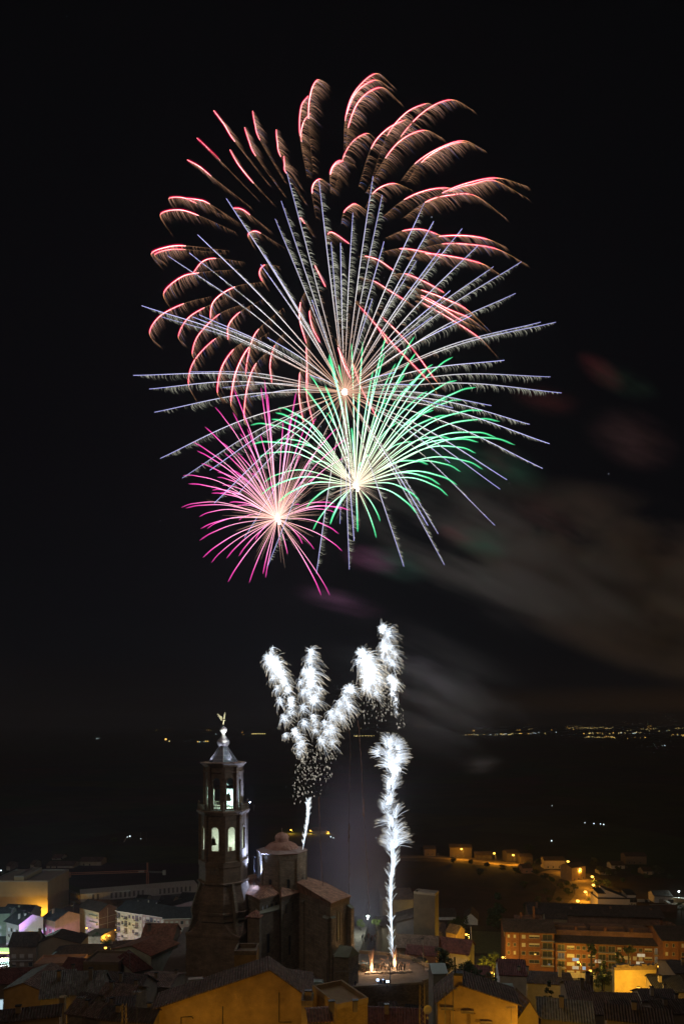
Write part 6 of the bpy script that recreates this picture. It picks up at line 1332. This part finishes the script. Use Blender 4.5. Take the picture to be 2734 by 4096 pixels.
def white_burst():
    rnd = random.Random(5); c = (790*.43567, 900*.43567); org = at(c, YF)
    root = thing('firework_burst', 'widest white and violet firework with feathery straight rays round a single bright core', 'firework', org)
    tips = [CA(*p) for p in [(705,1035),(1087,1052),(1045,1177),(1125,850),(1350,910),(1435,1340),(1500,1345),(505,1288),(297,1435),(448,1415),(972,1428),(945,1495)]]
    tips += [CB(*p) for p in [(333,880),(397,1012),(193,1135),(40,1340),(107,1345),(690,1065),(755,1195),(953,1245),(410,1335),(635,1470),(800,1390),(1065,1362),(1172,1510),(1365,1477),(870,1678),(1325,1697)]]
    tips += [CC(*p) for p in [(115,215),(240,288),(470,293),(515,278),(990,437),(57,700),(168,795),(450,675),(680,785),(203,957),(245,1278),(398,1415),(1285,700),(870,850),(620,1590),(590,1360),(780,1530),(830,1830),(990,2030),(1330,2080),(1300,175)]]
    tips += [CE(*p) for p in [(670,263),(915,255),(1350,297),(1445,297),(1122,536),(1410,640),(1480,741),(1040,820),(1280,938),(1405,1060),(1362,1215),(1138,1286),(1095,1345),(1062,1572),(707,1625),(643,1573),(747,1822),(492,1830),(150,1848),(180,1668),(92,1562),(780,1178),(440,610),(580,690),(800,835),(295,150)]]
    for tp in tips:
        d = math.hypot(tp[0]-c[0], tp[1]-c[1]); yo = rnd.choice((-1,1))*math.sqrt(max(0, 215**2-d*d))*PXM*.55
        tip = at(tp, YF+yo); ln = (tip-org).length
        hz_ = abs(tip.x-org.x)/ln
        mid = org.lerp(tip, .52)+Vector((-.004*ln, 0, ln*(.012+.032*hz_)))
        path = catmull([org, mid, tip], 12); n = len(path)
        fr = Fire(); VIO = (.72,.72,1.55); WH = (1.15,1.1,1.15); OR = (.75,.42,.28)
        cols = []
        dim = .75+.5*rnd.random()
        for i in range(n):
            u = i/(n-1)
            cc_ = mixc(OR, WH, min(1, max(0, (u-.12)/.3))) if u < .45 else mixc(WH, VIO, min(1, (u-.45)/.5))
            cols.append(mul(cc_, dim*(1.15-.35*u)))
        fr.add(path, [.07+.03*math.sin(math.pi*i/(n-1)) for i in range(n)], cols)
        tr = fr.build('star_trail', root, org); em = Fire()
        side = 1
        cnt = int(ln*2.4)
        for q in range(cnt):
            u = rnd.uniform(.22, .985); x = u*(n-1); i = min(int(x), n-2); p = path[i].lerp(path[i+1], x-i); T_ = (path[i+1]-path[i]).normalized()
            upw = max(0, T_.z)
            wd = Vector((.9*(.35+.65*abs(T_.z)), rnd.uniform(-.25,.25), -1.0*(.25+.75*(1-abs(T_.z)))))
            Ls = rnd.uniform(.5, 1.4)*2.0*min(1, (1-u)*6+.15)*(.5 if u < .4 else 1)
            a_ = rnd.uniform(.5, 1.3)
            pts = [p+T_*a_*Ls*(k-.85*k*k)+wd*Ls*(k**1.25)*.85 for k in (0, .3, .65, 1)]
            wht = rnd.random()
            base = (.50,.50,.40) if u > .42 else (.30,.19,.13)
            br = rnd.uniform(.15, 1.0)**1.3*1.5
            em.add(pts, [.045,.045,.04,.025], [mul(base, br*.5), mul(base, br*1.1), mul(base, br*.9), mul(base, br*.25)])
        em.build('spark_fringe', tr, org)['kind'] = 'stuff'
    co = Fire(); 
    m = MB(); m.lathe([(.05,-.85),(.65,-.6),(.9,0),(.65,.6),(.05,.85)], 14); m.build('flash_core', glow('flash_white', (1,.95,.88), 6), root, smooth=True)
    # fine short rays of the core
    for q in range(60):
        v = Vector((rnd.gauss(0,1), rnd.gauss(0,1), rnd.gauss(0,1))).normalized()*rnd.uniform(3, 9)
        co.add([org, org+v*.5, org+v], [.05,.04,.02], [(1.3,.8,.6), (.5,.26,.17), (.14,.07,.05)])
    co.build('core_sparks', root, org)
    point(root, (0,0,0), 30000, (1,.93,.95), 2, 'flash_light')
    return root
white_burst()

def petal_burst(label, c, tips, col, hot, inner, Rb, droop, rad, seed, light, lcol, core=.8, extra=0):
    rnd = random.Random(seed); org = at(c, YF)
    root = thing('firework_burst', label, 'firework', org)
    for tp in tips:
        d = math.hypot(tp[0]-c[0], tp[1]-c[1]); yo = rnd.choice((-1,1))*math.sqrt(max(0, Rb**2-d*d))*PXM*.6
        tip = at(tp, YF+yo); v = tip-org; ln = v.length; hx = abs(v.x)/ln
        mid = org+v*.55+Vector((-v.x*.02, 0, ln*droop*(.35+.65*hx)))
        t2 = org+v*.85+Vector((-v.x*.0, 0, ln*droop*.62*(.35+.65*hx)))
        path = catmull([org, mid, t2, tip], 7); n = len(path); fr = Fire(); k = rnd.uniform(.8, 1.2)
        cols = []
        for i in range(n):
            u = i/(n-1)
            cc_ = mixc(inner, hot, min(1, u/.35)) if u < .35 else mixc(hot, col, min(1, (u-.35)/.4))
            cols.append(mul(cc_, k*(1 if u < .9 else 1-(u-.9)*6)))
        fr.add(path, [rad*(.35+.85*math.sin(math.pi*(i/(n-1))**.8)) if i < n-1 else .02 for i in range(n)], cols, 4)
        h0 = int(n*.42); sp_ = path[h0:]; sh = Fire(); sr = rad*2.6
        sh.add(sp_, [.02]+[sr]*(len(sp_)-3)+[sr*.6, .02], [mul(col, .13)]*len(sp_), 5)
        fr.build('star_trail', root, org, sh=sh)
    co = Fire()
    for q in range(extra):
        v = Vector((rnd.gauss(0,1), rnd.gauss(0,.7), rnd.gauss(0,1)+.35)).normalized(); ln = Rb*PXM*rnd.uniform(.08, .34)*(1.3 if v.z > 0 else .8)
        co.add([org+v*.5, org+v*ln*.5+Vector((0,0,.3)), org+v*ln], [.055,.045,.025], [mul(inner, .9), mul(inner, .5), mul(inner, .12)])
    if extra: co.build('core_sparks', root, org)
    for (dx, dz, r) in ((0,0,core), (.6*core, -1.3*core, core*.7)):
        m = MB(); m.lathe([(.05,-r),(r*.6,-r*.8),(r*.8,0),(r*.55,r*1.1),(.05,r*1.8)], 12); m.build('flash_core', glow('flash_white', (1,.95,.88), 6), root, (dx,0,dz), smooth=True)
    point(root, (0,0,0), light, lcol, 2, 'flash_light')
    return root
gt_ = [CE(*p) for p in [(22,505),(82,565),(165,430),(235,420),(385,370),(560,385),(375,480),(443,555),(570,487),(800,515),(675,560),(645,585),(825,662),(570,655),(640,730),(945,705),(868,785),(770,775),(990,852),(1095,920),(765,880),(680,848),(1070,1020),(1190,1068),(960,1050),(560,1055),(800,1035),(945,1120),(990,1222),(645,1190),(850,1237),(830,1320),(720,1318),(770,1388),(595,1420),(575,1500),(345,1548),(320,1652),(203,1615),(30,1565),(470,922),(385,770),(210,740),(165,960),(225,1180),(280,1130),(0,700),(500,620),(300,600)]]
gt_ += [CC(*p) for p in [(1420,550),(1410,580),(1485,625),(1285,700),(1235,780),(1390,770),(1065,925),(1045,960),(1150,970),(1015,1005),(870,1047),(880,1180),(1050,1155),(1160,1190),(920,1275),(1270,1320),(960,1450),(940,1535),(1060,1590),(1255,1630),(1305,1780),(1425,1740),(1400,960)]]
petal_burst('green firework with glossy curved rays spreading from a low white core', (815*.43567, 1113*.43567), gt_, (.14,1.25,.50), (1.05,2.7,1.65), (1.7,1.25,.95), 160, .13, .098, 21, 16000, (.55,1,.7), .85, 110)
mt = [CC(*p) for p in [(755,790),(625,920),(750,957),(555,1058),(470,1162),(500,1225),(530,1312),(403,1398),(440,1455),(690,1240),(670,1165),(850,1070),(800,1105),(945,785),(970,735),(990,825),(1190,812),(1170,930),(1200,960),(940,1110),(870,1250),(780,1240),(730,1355),(755,1360),(645,1375),(640,1410),(675,1465),(660,1520),(600,1520),(605,1500),(390,1620),(420,1625),(515,1685),(525,1768),(570,1768),(517,1850),(540,1970),(600,2005),(705,1975),(790,1960),(715,2140),(863,2145),(958,2085),(977,2110),(1075,1895),(1130,1945),(1365,2235),(1425,2235),(1510,1925),(1485,1803),(1315,1912),(1235,1875),(1460,1655),(1510,1635),(1560,1640),(725,1585),(755,1620),(790,1710),(1030,1355),(1010,1440),(1380,1380),(1300,1380),(1230,1240),(1400,1150),(1480,1060),(1540,1140),(1150,1000),(1100,1010),(1330,990),(1250,1060),(1560,1260),(905,1845),(880,1380),(935,1470),(1215,1600),(1455,1595)]]
petal_burst('magenta firework of thin curling rays, lowest and leftmost of the big bursts', (636*.43567, 1190*.43567), mt, (1.5,.10,.72), (2.3,.85,1.45), (2.1,1.2,.95), 185, .075, .060, 31, 15000, (1,.6,.8), .8, 130)

# ---------------------------------------------------------------- silver comet plumes
def plume(label, tufts, sparks=(), seed=0, light=0, lpos=None, name='comet_plume', SC=1.02):
    rnd = random.Random(seed); o = at(CG(*tufts[0][:2]), YF); root = thing(name, label, 'firework', o)
    for tf in tufts:
        x, y, r, n = tf[:4]; up = tf[4] if len(tf) > 4 else 0; heat = tf[5] if len(tf) > 5 else 1; dx = tf[6] if len(tf) > 6 else 0
        ctr = at(CG(x+rnd.uniform(-13,13), y+rnd.uniform(-13,13)), YF+rnd.uniform(-3, 3)); rm = r*.2743*.43567*PXM*rnd.uniform(.82,1.12); fr = Fire()
        for q in range(int(n)):
            v = Vector((rnd.gauss(0,1)+dx, rnd.gauss(0,.8), rnd.gauss(0,1)+up)).normalized(); ln = rm*rnd.choice((rnd.uniform(.25,.8), rnd.uniform(.6,1.05), rnd.uniform(.8,1.3)))
            ctr_ = ctr+Vector((rnd.gauss(0,.28), 0, rnd.gauss(0,.4)))
            ln *= SC; dr = Vector((.22, 0, -.46 if not up else -.16))*ln
            pts = [ctr_+v*ln*k*(1-.22*k)+dr*k*k for k in (.03,.25,.5,.72,.88,1)]
            wv = (1.2,1.35,1.55); b = rnd.uniform(.35,1.4)*(.5+.6*heat)
            fr.add(pts, [.042,.036,.031,.03,.03,.028], [mul(wv, b*1.5), mul(wv, b*.85), mul(wv, b*.6), mul((.95,1,1.05), b*.6), mul((1.2,1.1,.9), b*.75), mul((1.3,1.05,.7), b*.6)])
        if heat > 1.4:       # hottest heart of the tuft: a dense knot of sparks
            for q in range(int(n*1.3)):
                v = Vector((rnd.gauss(0,1), rnd.gauss(0,1), rnd.gauss(0,1.5))).normalized()*rm*rnd.uniform(.1,.6)
                fr.add([ctr-v*.2, ctr+v*.5, ctr+v], [.09,.075,.03], [(3,3.2,3.4),(2.2,2.4,2.6),(1.0,1.2,1.4)])
        fr.build('spark_tuft', root, o)
    if sparks:
        fr = Fire()
        for (x0, y0, x1, y1, n) in sparks:
            for q in range(int(n*.48)):
                u = rnd.random(); wdt = rnd.uniform(-1, 1)
                x = x0+(x1-x0)*rnd.random(); y = y0+(y1-y0)*u
                p = at(CG(x, y), YF+rnd.uniform(-4,4)); d = Vector((rnd.uniform(-.25,.45), 0, -rnd.uniform(.5,1)))*rnd.uniform(.2,.9)
                b = rnd.uniform(.4,1.6); fr.add([p, p+d*.5+Vector((.03,0,0)), p+d], [.03,.04,.02], [mul((1.1,.95,.75), b*.5), mul((1.3,1.2,1.0), b), mul((1.3,1.25,1.05), b*.7)])
        o2 = fr.build('falling_sparks', root, o); o2['kind'] = 'stuff'
    if light: point(root, at(CG(*lpos), YF)-o, light, (.85,.93,1), 1.5, 'flash_light')
    return root
plume('silver comet plume leaning left, the leftmost of the white plumes above the domed drum', [(280,380,130,110,.1,1.5),(250,420,95,60),(330,440,140,120,0,1.8),(370,520,120,90,0,1.8),(400,580,100,70,0,1.7),(420,650,85,55,0,1.7),(440,720,75,50,0,1.7),(450,790,75,45,0,1.6),(455,850,60,40,0,1.4),(300,540,90,55),(335,620,90,60),(365,735,90,65),(385,890,95,65),(290,300,70,40),(270,450,70,40)], seed=1, light=11000, lpos=(350,500))
plume('upright silver comet plume, second from the left, with round tufts', [(600,320,110,90,.2,1.4),(600,400,110,80),(600,500,150,120,0,1.7),(610,600,130,100,0,1.6),(590,690,110,70),(560,670,100,60),(625,740,95,60,0,1.5),(540,790,95,60),(550,930,100,65),(630,860,70,45,0,1.4),(640,900,70,40),(520,580,80,45),(650,690,80,45),(540,500,70,40),(690,650,60,30)], seed=2)
plume('short silver comet trunk where the left plumes meet, shedding falling sparks', [(485,1000,80,60,0,1.6),(410,1030,60,45),(500,1050,90,60),(520,1100,90,65,0,1.3),(650,985,80,50),(525,1170,50,35,-.5),(680,1070,80,50),(545,1080,80,50),(640,930,60,35)], [(410,1130,700,1180,60),(470,1150,800,1300,170),(520,1180,560,1260,50),(480,1280,790,1400,170),(460,1380,700,1540,90),(450,1480,560,1600,25),(620,1130,830,1220,50)], seed=3)
plume('silver comet plume leaning right towards the brightest ball', [(945,655,110,95,.1,1.6),(900,640,90,60),(890,720,110,90),(850,760,100,80,0,1.2),(830,830,110,90),(800,880,110,85,0,1.2),(770,950,110,85),(740,1010,100,75),(780,1000,90,65),(720,1070,90,65),(780,1090,80,55),(760,850,90,60),(920,780,100,70),(880,880,90,60),(720,930,80,50)], seed=4)
plume('brightest white spark ball with debris raining below it', [(1060,400,150,150,0,2.2),(1080,470,170,170,0,2.4),(1090,530,150,140,0,2.2),(1040,340,120,80,.1,1.6),(1130,460,140,90),(1110,580,140,100,-.2),(1100,640,130,90,-.3),(1000,420,90,50),(1180,560,110,60),(1150,680,100,60,-.4),(1050,620,90,60,-.3),(1110,380,110,60)], [(1010,640,1290,780,120),(1100,740,1320,880,110),(1040,760,1100,930,25),(1150,860,1260,1030,25)], seed=6, light=16000, lpos=(1080,470))
plume('highest silver plume, at the top right of the white group', [(1215,150,110,90,.2,1.5),(1260,190,120,80),(1225,230,100,60),(1225,300,110,80,0,1.5),(1270,290,110,60),(1220,370,80,50),(1250,400,110,75),(1290,420,90,50),(1300,340,90,50)], seed=7)
plume('narrow silver comet slanting down beside the ball, rightmost of the upper plumes', [(1285,545,80,55,.1,1.6),(1290,590,95,60,0,1.8),(1295,640,70,40,0,1.7),(1300,690,50,30,0,1.7),(1310,740,40,25,0,1.5),(1315,790,32,20,0,1.3),(1335,850,30,16)], [(1320,800,1390,980,50),(1330,480,1380,600,14)], seed=8)
def feather():
    """the tall fountain: sprays of fine streaks leaning up and outwards from a wavering axis"""
    rnd = random.Random(90); o = at(CG(1285,1990), YF); root = thing('comet_plume', 'tall silver spark fountain rising from the square like a feather', 'firework', o)
    def ax(y): return 1278+26*math.sin((1990-y)*.0125)+12*math.sin((1990-y)*.031)
    # (y, side x offset, lean in degrees from upright, spread, length, count, heat)
    N_ = []
    for k in range(26):
        y = 1985-k*36; w_ = 75 if 1280 < y < 1390 else (110 if y > 1700 else 92)
        for sd in (-1, 1):
            if rnd.random() < .9: N_.append((y+rnd.uniform(-12,12), sd*rnd.uniform(4,22), sd*rnd.uniform(12,48), 15, w_*rnd.uniform(.55,1.2), 24, rnd.uniform(.7,1.15)))
    N_ += [(1935,-18,-58,13,118,38,1),(1930,22,50,14,150,46,1),(1880,-26,-40,15,100,32,.8),(1860,26,52,14,118,36,.9),(1900,10,14,20,120,40,1),(1760,-10,-70,14,140,30,.9),(1700,40,18,14,150,40,1.1),
           (1180,-80,-72,18,80,36,1.2),(1165,-75,-20,16,75,28,.7),(1150,70,66,18,100,44,1.0),(1130,60,25,16,95,36,.7),(1210,75,72,14,115,40,1.0),(1100,75,0,60,80,60,.8),(1110,10,8,26,115,70,1.2),(1260,40,66,20,120,46,1.1),(1270,-30,-72,18,100,40,1.1),(1250,20,30,30,110,60,1.2),(1210,-10,-10,45,100,60,1.1),(1320,0,20,45,90,50,1.3),(1290,-10,-25,40,95,50,1.3)]
    for (y, dx, lean, spread, L_, n, heat) in N_:
        fr = Fire(); c = at(CG(ax(y)+dx, y), YF+rnd.uniform(-2.5,2.5)); rm = L_*.2743*.43567*PXM
        for q in range(n):
            a = R(lean+rnd.gauss(0, spread)); b = rnd.gauss(0,.35); v = Vector((math.sin(a), b, math.cos(a))).normalized(); ln = rm*rnd.uniform(.45,1.08)
            p0 = c+Vector((rnd.uniform(-.5,.5), 0, rnd.uniform(-.9,.9)))
            dr = Vector((.10*math.copysign(1, math.sin(a)), 0, -.20))*ln
            pts = [p0+v*ln*k+dr*k*k for k in (0,.25,.5,.75,.9,1)]; k_ = rnd.uniform(.4,1.3)*heat; wv = (1.2,1.35,1.55)
            fr.add(pts, [.045,.04,.036,.033,.03,.026], [mul(wv, k_*1.5), mul(wv, k_), mul(wv, k_*.75), mul(wv, k_*.6), mul((1.3,1.2,1), k_*.7), mul((1.2,1,.7), k_*.5)])
        fr.build('spark_tuft', root, o)
    # hot wavering heart
    for (ya, yb, wd) in ((1985,1860,.9),(1800,1640,.55),(1620,1500,.45),(1480,1300,.8),(1340,1260,1.5)):
        fr = Fire(); P = [at(CG(ax(y), y), YF) for y in range(int(ya), int(yb), -18)]
        for q in range(int(26*wd)+6):
            off = rnd.gauss(0,.42)*wd; s0 = rnd.randrange(0, max(1, len(P)-4)); s1 = min(len(P), s0+rnd.randrange(3, 7)); seg = [p+Vector((off*(1+.3*math.sin(i)), rnd.uniform(-.3,.3), 0)) for i, p in enumerate(P[s0:s1])]
            if len(seg) > 1: fr.add(seg, [.02]+[.07]*(len(seg)-2)+[.02], [(1.7,1.85,2.0)]*len(seg))
        fr.build('spark_heart', root, o)
    point(root, at(CG(1290,1500), YF)-o, 12000, (.85,.93,1), 1.5, 'flash_light')
feather()
# lower stem of the tall fountain, V2 pixels, and the two ground jets
def stem(label, P, seed=4, hot=1, nt=150, wd=1.6, lr=1):
    rnd = random.Random(seed); o = at(P[0], YF); root = thing('comet_plume', label, 'firework', o)
    path = catmull([at(p, YF) for p in P], 8); n = len(path); fr = Fire()
    for q in range(16):
        off = rnd.uniform(-.35,.35)*wd/1.6; oy = rnd.uniform(-.4,.4)
        fr.add([p+Vector((off*(i/n)*1.6+rnd.uniform(-.03,.03), oy, 0)) for i, p in enumerate(path)], [.05]*n, [mixc((2.6,1.5,.7) if hot else (.8,.9,1.0), (1.3,1.5,1.7), min(1, i/7)) for i in range(n)])
    fr.build('spark_stem', root, o)
    ft = Fire()
    for q in range(nt):
        x = rnd.uniform(3, n-1); i = min(int(x), n-2); p = path[i].lerp(path[i+1], x-i); sd = (-1 if rnd.random() < .88 else 1) if x < 26 else (1 if rnd.random() < .8 else -1); x = x if rnd.random() < .3 else round(x/4.5)*4.5+rnd.gauss(0,.5); x = min(max(x, 2), n-1.01); i = int(x); p = path[i].lerp(path[i+1], x-i)
        ln = lr*rnd.uniform(1.6, 5.5)*(.6+.4*x/n); v = Vector((sd*rnd.uniform(.10,.34), rnd.uniform(-.2,.2), 1)).normalized()
        pts = [p+v*ln*k+Vector((sd*.16*ln*k*k, 0, -.22*ln*k*k)) for k in (0,.35,.7,1)]; b = rnd.uniform(.5,1.3)
        ft.add(pts, [.045,.04,.04,.035], [mul((1.3,1.5,1.7), b*1.2), mul((1.3,1.5,1.7), b), mul((1.2,1.35,1.5), b*.9), mul((1.3,1.3,1.2), b)])
    ft.build('spark_tuft', root, o)
    return root
stem('burning silver stem shooting up from the mortars below the tall fountain', [V2(1372,1052), V2(1362,930), V2(1355,800), V2(1350,650), V2(1352,500), V2(1365,400), V2(1358,270)])
stem('thin silver fountain rising behind the domed drum', [CG(545,1985), CG(560,1900), CG(578,1800), CG(592,1700), CG(592,1620), CG(585,1590)], 14, 0, 190, 1.9, .42)
def jet(px, label, seed, h):
    rnd = random.Random(seed); o = ONP(px); o = Vector(o)+Vector((0,0,.25)); root = thing('flame_jet', label, 'firework', o)
    m = MB(); m.lathe([(.12,0),(.30,.5),(.36,1.1),(.27,1.8),(.14,2.5),(.03,h*.55)], 12)
    fl = m.build('flame', glow('flame_hot', (1,.62,.30), 5), root, smooth=True)
    fr = Fire()
    for q in range(26):
        a = rnd.gauss(0,.07); v = Vector((a, rnd.gauss(0,.06), 1)); ln = h*rnd.uniform(.5,1.0)
        fr.add([o, o+v*ln*.4, o+v*ln*.8, o+v*ln], [.10,.08,.05,.02], [(2.2,1.0,.35),(1.0,.40,.13),(.28,.11,.05),(.05,.025,.015)])
    for q in range(70):
        v = Vector((rnd.uniform(-4,4), rnd.uniform(-2,2), rnd.uniform(.2,5)*rnd.random())); p = o+v
        fr.add([p, p+Vector((rnd.uniform(-.1,.1),0,-.3))], [.03,.03], [(1.2,.45,.15),(.8,.3,.1)])
    fr.build('flame_sparks', root, o)
    point(root, (0,0,2.2), 2600, (1,.60,.30), .5, 'flame_light')
jet(D6(578,1222), 'left orange flame jet bursting from the mortar rows', 1, 6.5)
jet(D6(866,1165), 'right orange flame jet at the foot of the silver stem', 2, 6.0)
# faint rising tails
def tail(P, label, b):
    o = at(P[0], YF); rnd = random.Random(int(P[0][0])); root = thing('rising_tail', label, 'firework tail', o, group='faint rising tails')
    path = catmull([at(p, YF) for p in P], 14); path = [p+Vector((rnd.uniform(-.12,.12), rnd.uniform(-.12,.12), 0)) for p in path]; n = len(path); fr = Fire()
    fr.add(path, [.07]*n, [mul((.16,.085,.06), b*rnd.uniform(.3,1.3)) for i in range(n)])
    for q in range(130):
        i = rnd.randrange(n-1); p = path[i].lerp(path[i+1], rnd.random()); fr.add([p, p+Vector((rnd.uniform(-.3,.3),0,-rnd.uniform(.2,.8)))], [.03,.02], [mul((.25,.13,.09), b), mul((.1,.05,.04), b)])
    fr.build('tail_trace', root, o)
tail([V2(928,560),V2(915,400),V2(910,250),V2(903,120),V2(900,40),CG(680,1540)], 'faint dim tail left of centre, nearest the domed drum', .28)
tail([V2(1085,620),V2(1088,400),V2(1090,150),CG(925,1900),CG(935,1500),CG(940,1080),CG(920,950)], 'faint dim tail in the middle of the three', .2)
tail([V2(1213,720),V2(1208,500),V2(1190,250),V2(1180,0),CG(1050,1700),CG(1040,1400),CG(1020,1050),CG(1000,900)], 'faint orange tail above the white plaza lamp', .42)
SM = 4.2

# ================================================================ haze and smoke
def vol_box(name, x0,y0,z0,x1,y1,z1, dens, col):
    m = bpy.data.materials.new(name); m.use_nodes = True; N = m.node_tree.nodes; L = m.node_tree.links; N.remove(N['Principled BSDF'])
    v = N.new('ShaderNodeVolumePrincipled'); v.inputs['Color'].default_value = (*col,1); v.inputs['Density'].default_value = dens; v.inputs['Anisotropy'].default_value = .3
    L.new(v.outputs[0], N['Material Output'].inputs['Volume'])
    mb = MB(); mb.box(x0,y0,z0,x1,y1,z1); o = mb.build(name, m); return tag(o, kind='stuff')
vol_box('haze', -9000,-70,-132, 9000,22500,215, .00014, (.72,.78,.95))
def smoke(name, label, p, Y, rx, ry, rz, ang, dens, col=(1,1,1), scale=(.012,.03,.05), lo=.45, hi=.7, step=.0, cat='smoke', kind=None, power=1.5, seed=0):
    """an ellipsoid of drifting smoke, its density broken up by stretched noise; radii in metres"""
    c = at(p, Y); m = bpy.data.materials.new('smoke'); m.use_nodes = True; N = m.node_tree.nodes; L = m.node_tree.links; N.remove(N['Principled BSDF'])
    tc = N.new('ShaderNodeTexCoord'); ln = N.new('ShaderNodeVectorMath'); ln.operation = 'MULTIPLY'; ln.inputs[1].default_value = (1/rx, 1/ry, 1/rz); L.new(tc.outputs['Object'], ln.inputs[0])
    le = N.new('ShaderNodeVectorMath'); le.operation = 'LENGTH'; L.new(ln.outputs[0], le.inputs[0])
    fo = N.new('ShaderNodeMapRange'); fo.inputs[1].default_value = 1; fo.inputs[2].default_value = .1; L.new(le.outputs['Value'], fo.inputs[0])
    pw = N.new('ShaderNodeMath'); pw.operation = 'POWER'; pw.inputs[1].default_value = power; L.new(fo.outputs[0], pw.inputs[0])
    st = N.new('ShaderNodeVectorMath'); st.operation = 'MULTIPLY_ADD'; st.inputs[1].default_value = scale; st.inputs[2].default_value = (seed*3.1, seed*1.7, seed); L.new(tc.outputs['Object'], st.inputs[0])
    n = N.new('ShaderNodeTexNoise'); n.inputs['Scale'].default_value = 1; n.inputs['Detail'].default_value = 3.5; n.inputs['Roughness'].default_value = .6; L.new(st.outputs[0], n.inputs['Vector'])
    mr = N.new('ShaderNodeMapRange'); mr.inputs[1].default_value = lo; mr.inputs[2].default_value = hi; L.new(n.outputs['Fac'], mr.inputs[0])
    mu = N.new('ShaderNodeMath'); mu.operation = 'MULTIPLY'; L.new(mr.outputs[0], mu.inputs[0]); L.new(pw.outputs[0], mu.inputs[1])
    m2 = N.new('ShaderNodeMath'); m2.operation = 'MULTIPLY'; m2.inputs[1].default_value = dens*SM; L.new(mu.outputs[0], m2.inputs[0])
    v = N.new('ShaderNodeVolumePrincipled'); v.inputs['Color'].default_value = (*col,1); L.new(m2.outputs[0], v.inputs['Density']); L.new(v.outputs[0], N['Material Output'].inputs['Volume'])
    m.cycles.homogeneous_volume = False
    mb = MB(); prof = [(max(.01, math.sin(math.pi*i/12)), -math.cos(math.pi*i/12)) for i in range(13)]
    mb.lathe([(r, z) for r, z in prof], 20); mb.v = [(x*rx*1.02, y*ry*1.02, z*rz*1.02) for x, y, z in mb.v]
    o = mb.build(name, m, None, c); o.rotation_euler = (0, R(ang), 0)
    tag(o, label, cat, None, kind)
    if not kind: pass
    return o
smoke('smoke_cloud', 'large smoke cloud, tinted brownish as if town-lit, drifting off to the right of the fireworks', (650, 590), 285, 95, 40, 36, 20, .11, (1,.84,.74), (.022,.035,.050), .42, .68)  # warm tint imitates town light from below on the smoke
smoke('smoke_cloud', 'grey smoke bank between the bursts and the brownish cloud', (500, 560), 262, 70, 30, 26, 24, .04, (.9,.88,.92), (.016,.03,.11), .44, .68, seed=2)
smoke('smoke_cloud', 'low dim smoke drifting right of the silver plumes', (430, 690), 230, 42, 22, 24, 24, .012, (.85,.85,.95), (.03,.05,.16), .44, .7, seed=3)
smoke('smoke_cloud', 'violet-tinted grey smoke hanging over the square behind the church', (352, 870), 226, 24, 16, 52, 3, .030, (.74,.68,1), (.03,.04,.02), .1, .6, seed=4, power=2.4)  # violet tint imitates the purple glow over the square
for i, (p, rx, rz, ang, col, d, lab) in enumerate([  # puff colours imitate firework light falling on white smoke
    ((600, 372), 7, 2.6, 32, (1,.25,.3), .10, 'red-lit streak of smoke high on the right'), ((622, 381), 9, 3, 22, (.35,.8,.55), .045, 'green-lit streak trailing the red one'), ((632, 440), 12, 7, 20, (.9,.5,.55), .035, 'dim red-lit puff right of the green firework'),
    ((545, 400), 9, 3.5, 10, (.9,.25,.25), .03, 'faint red-lit puff under the rightmost white rays'), ((463, 462), 14, 6, 15, (.3,.85,.65), .03, 'green-blue-lit puff below the green rays'), ((513, 472), 9, 6, 20, (.3,.8,.6), .04, 'green-lit puff among the white rays'),
    ((498, 462), 6, 6, 20, (.9,.3,.4), .03, 'dim red-lit puff left of the green one'), ((460, 535), 6, 3.5, 10, (.95,.3,.4), .06, 'pink-lit puff right of the lowest rays'), ((482, 543), 8, 4.5, 12, (.3,.8,.6), .05, 'green-lit puff beside the pink one'),
    ((372, 560), 8, 4, 10, (.9,.3,.7), .06, 'magenta-lit puff under the green firework'), ((395, 565), 9, 4.5, 12, (.35,.75,.65), .05, 'teal-lit puff beside the magenta one'), ((340, 602), 12, 3.5, 10, (.85,.4,.8), .035, 'violet-lit puff above the silver plumes'),
    ((425, 668), 7, 3.5, 20, (.8,.75,.95), .05, 'pale wisp right of the highest silver plume'), ((440, 685), 6, 3, 25, (.8,.7,.9), .05, 'lower pale wisp right of the silver ball'), ((481, 765), 6, 3, -10, (.8,.78,.85), .03, 'small grey smoke wisp right of the tall fountain'),
    ((546, 515), 10, 6, 25, (1,.45,.45), .03, 'rosy-lit edge of the grey smoke bank')]):
    smoke('smoke_puff', lab, p, 212+i*1.5, rx*1.5, rx*.8, rz*1.35, ang+4, d*.75, col, (.07,.12,.34), .36, .66, seed=i+10, power=1.5)
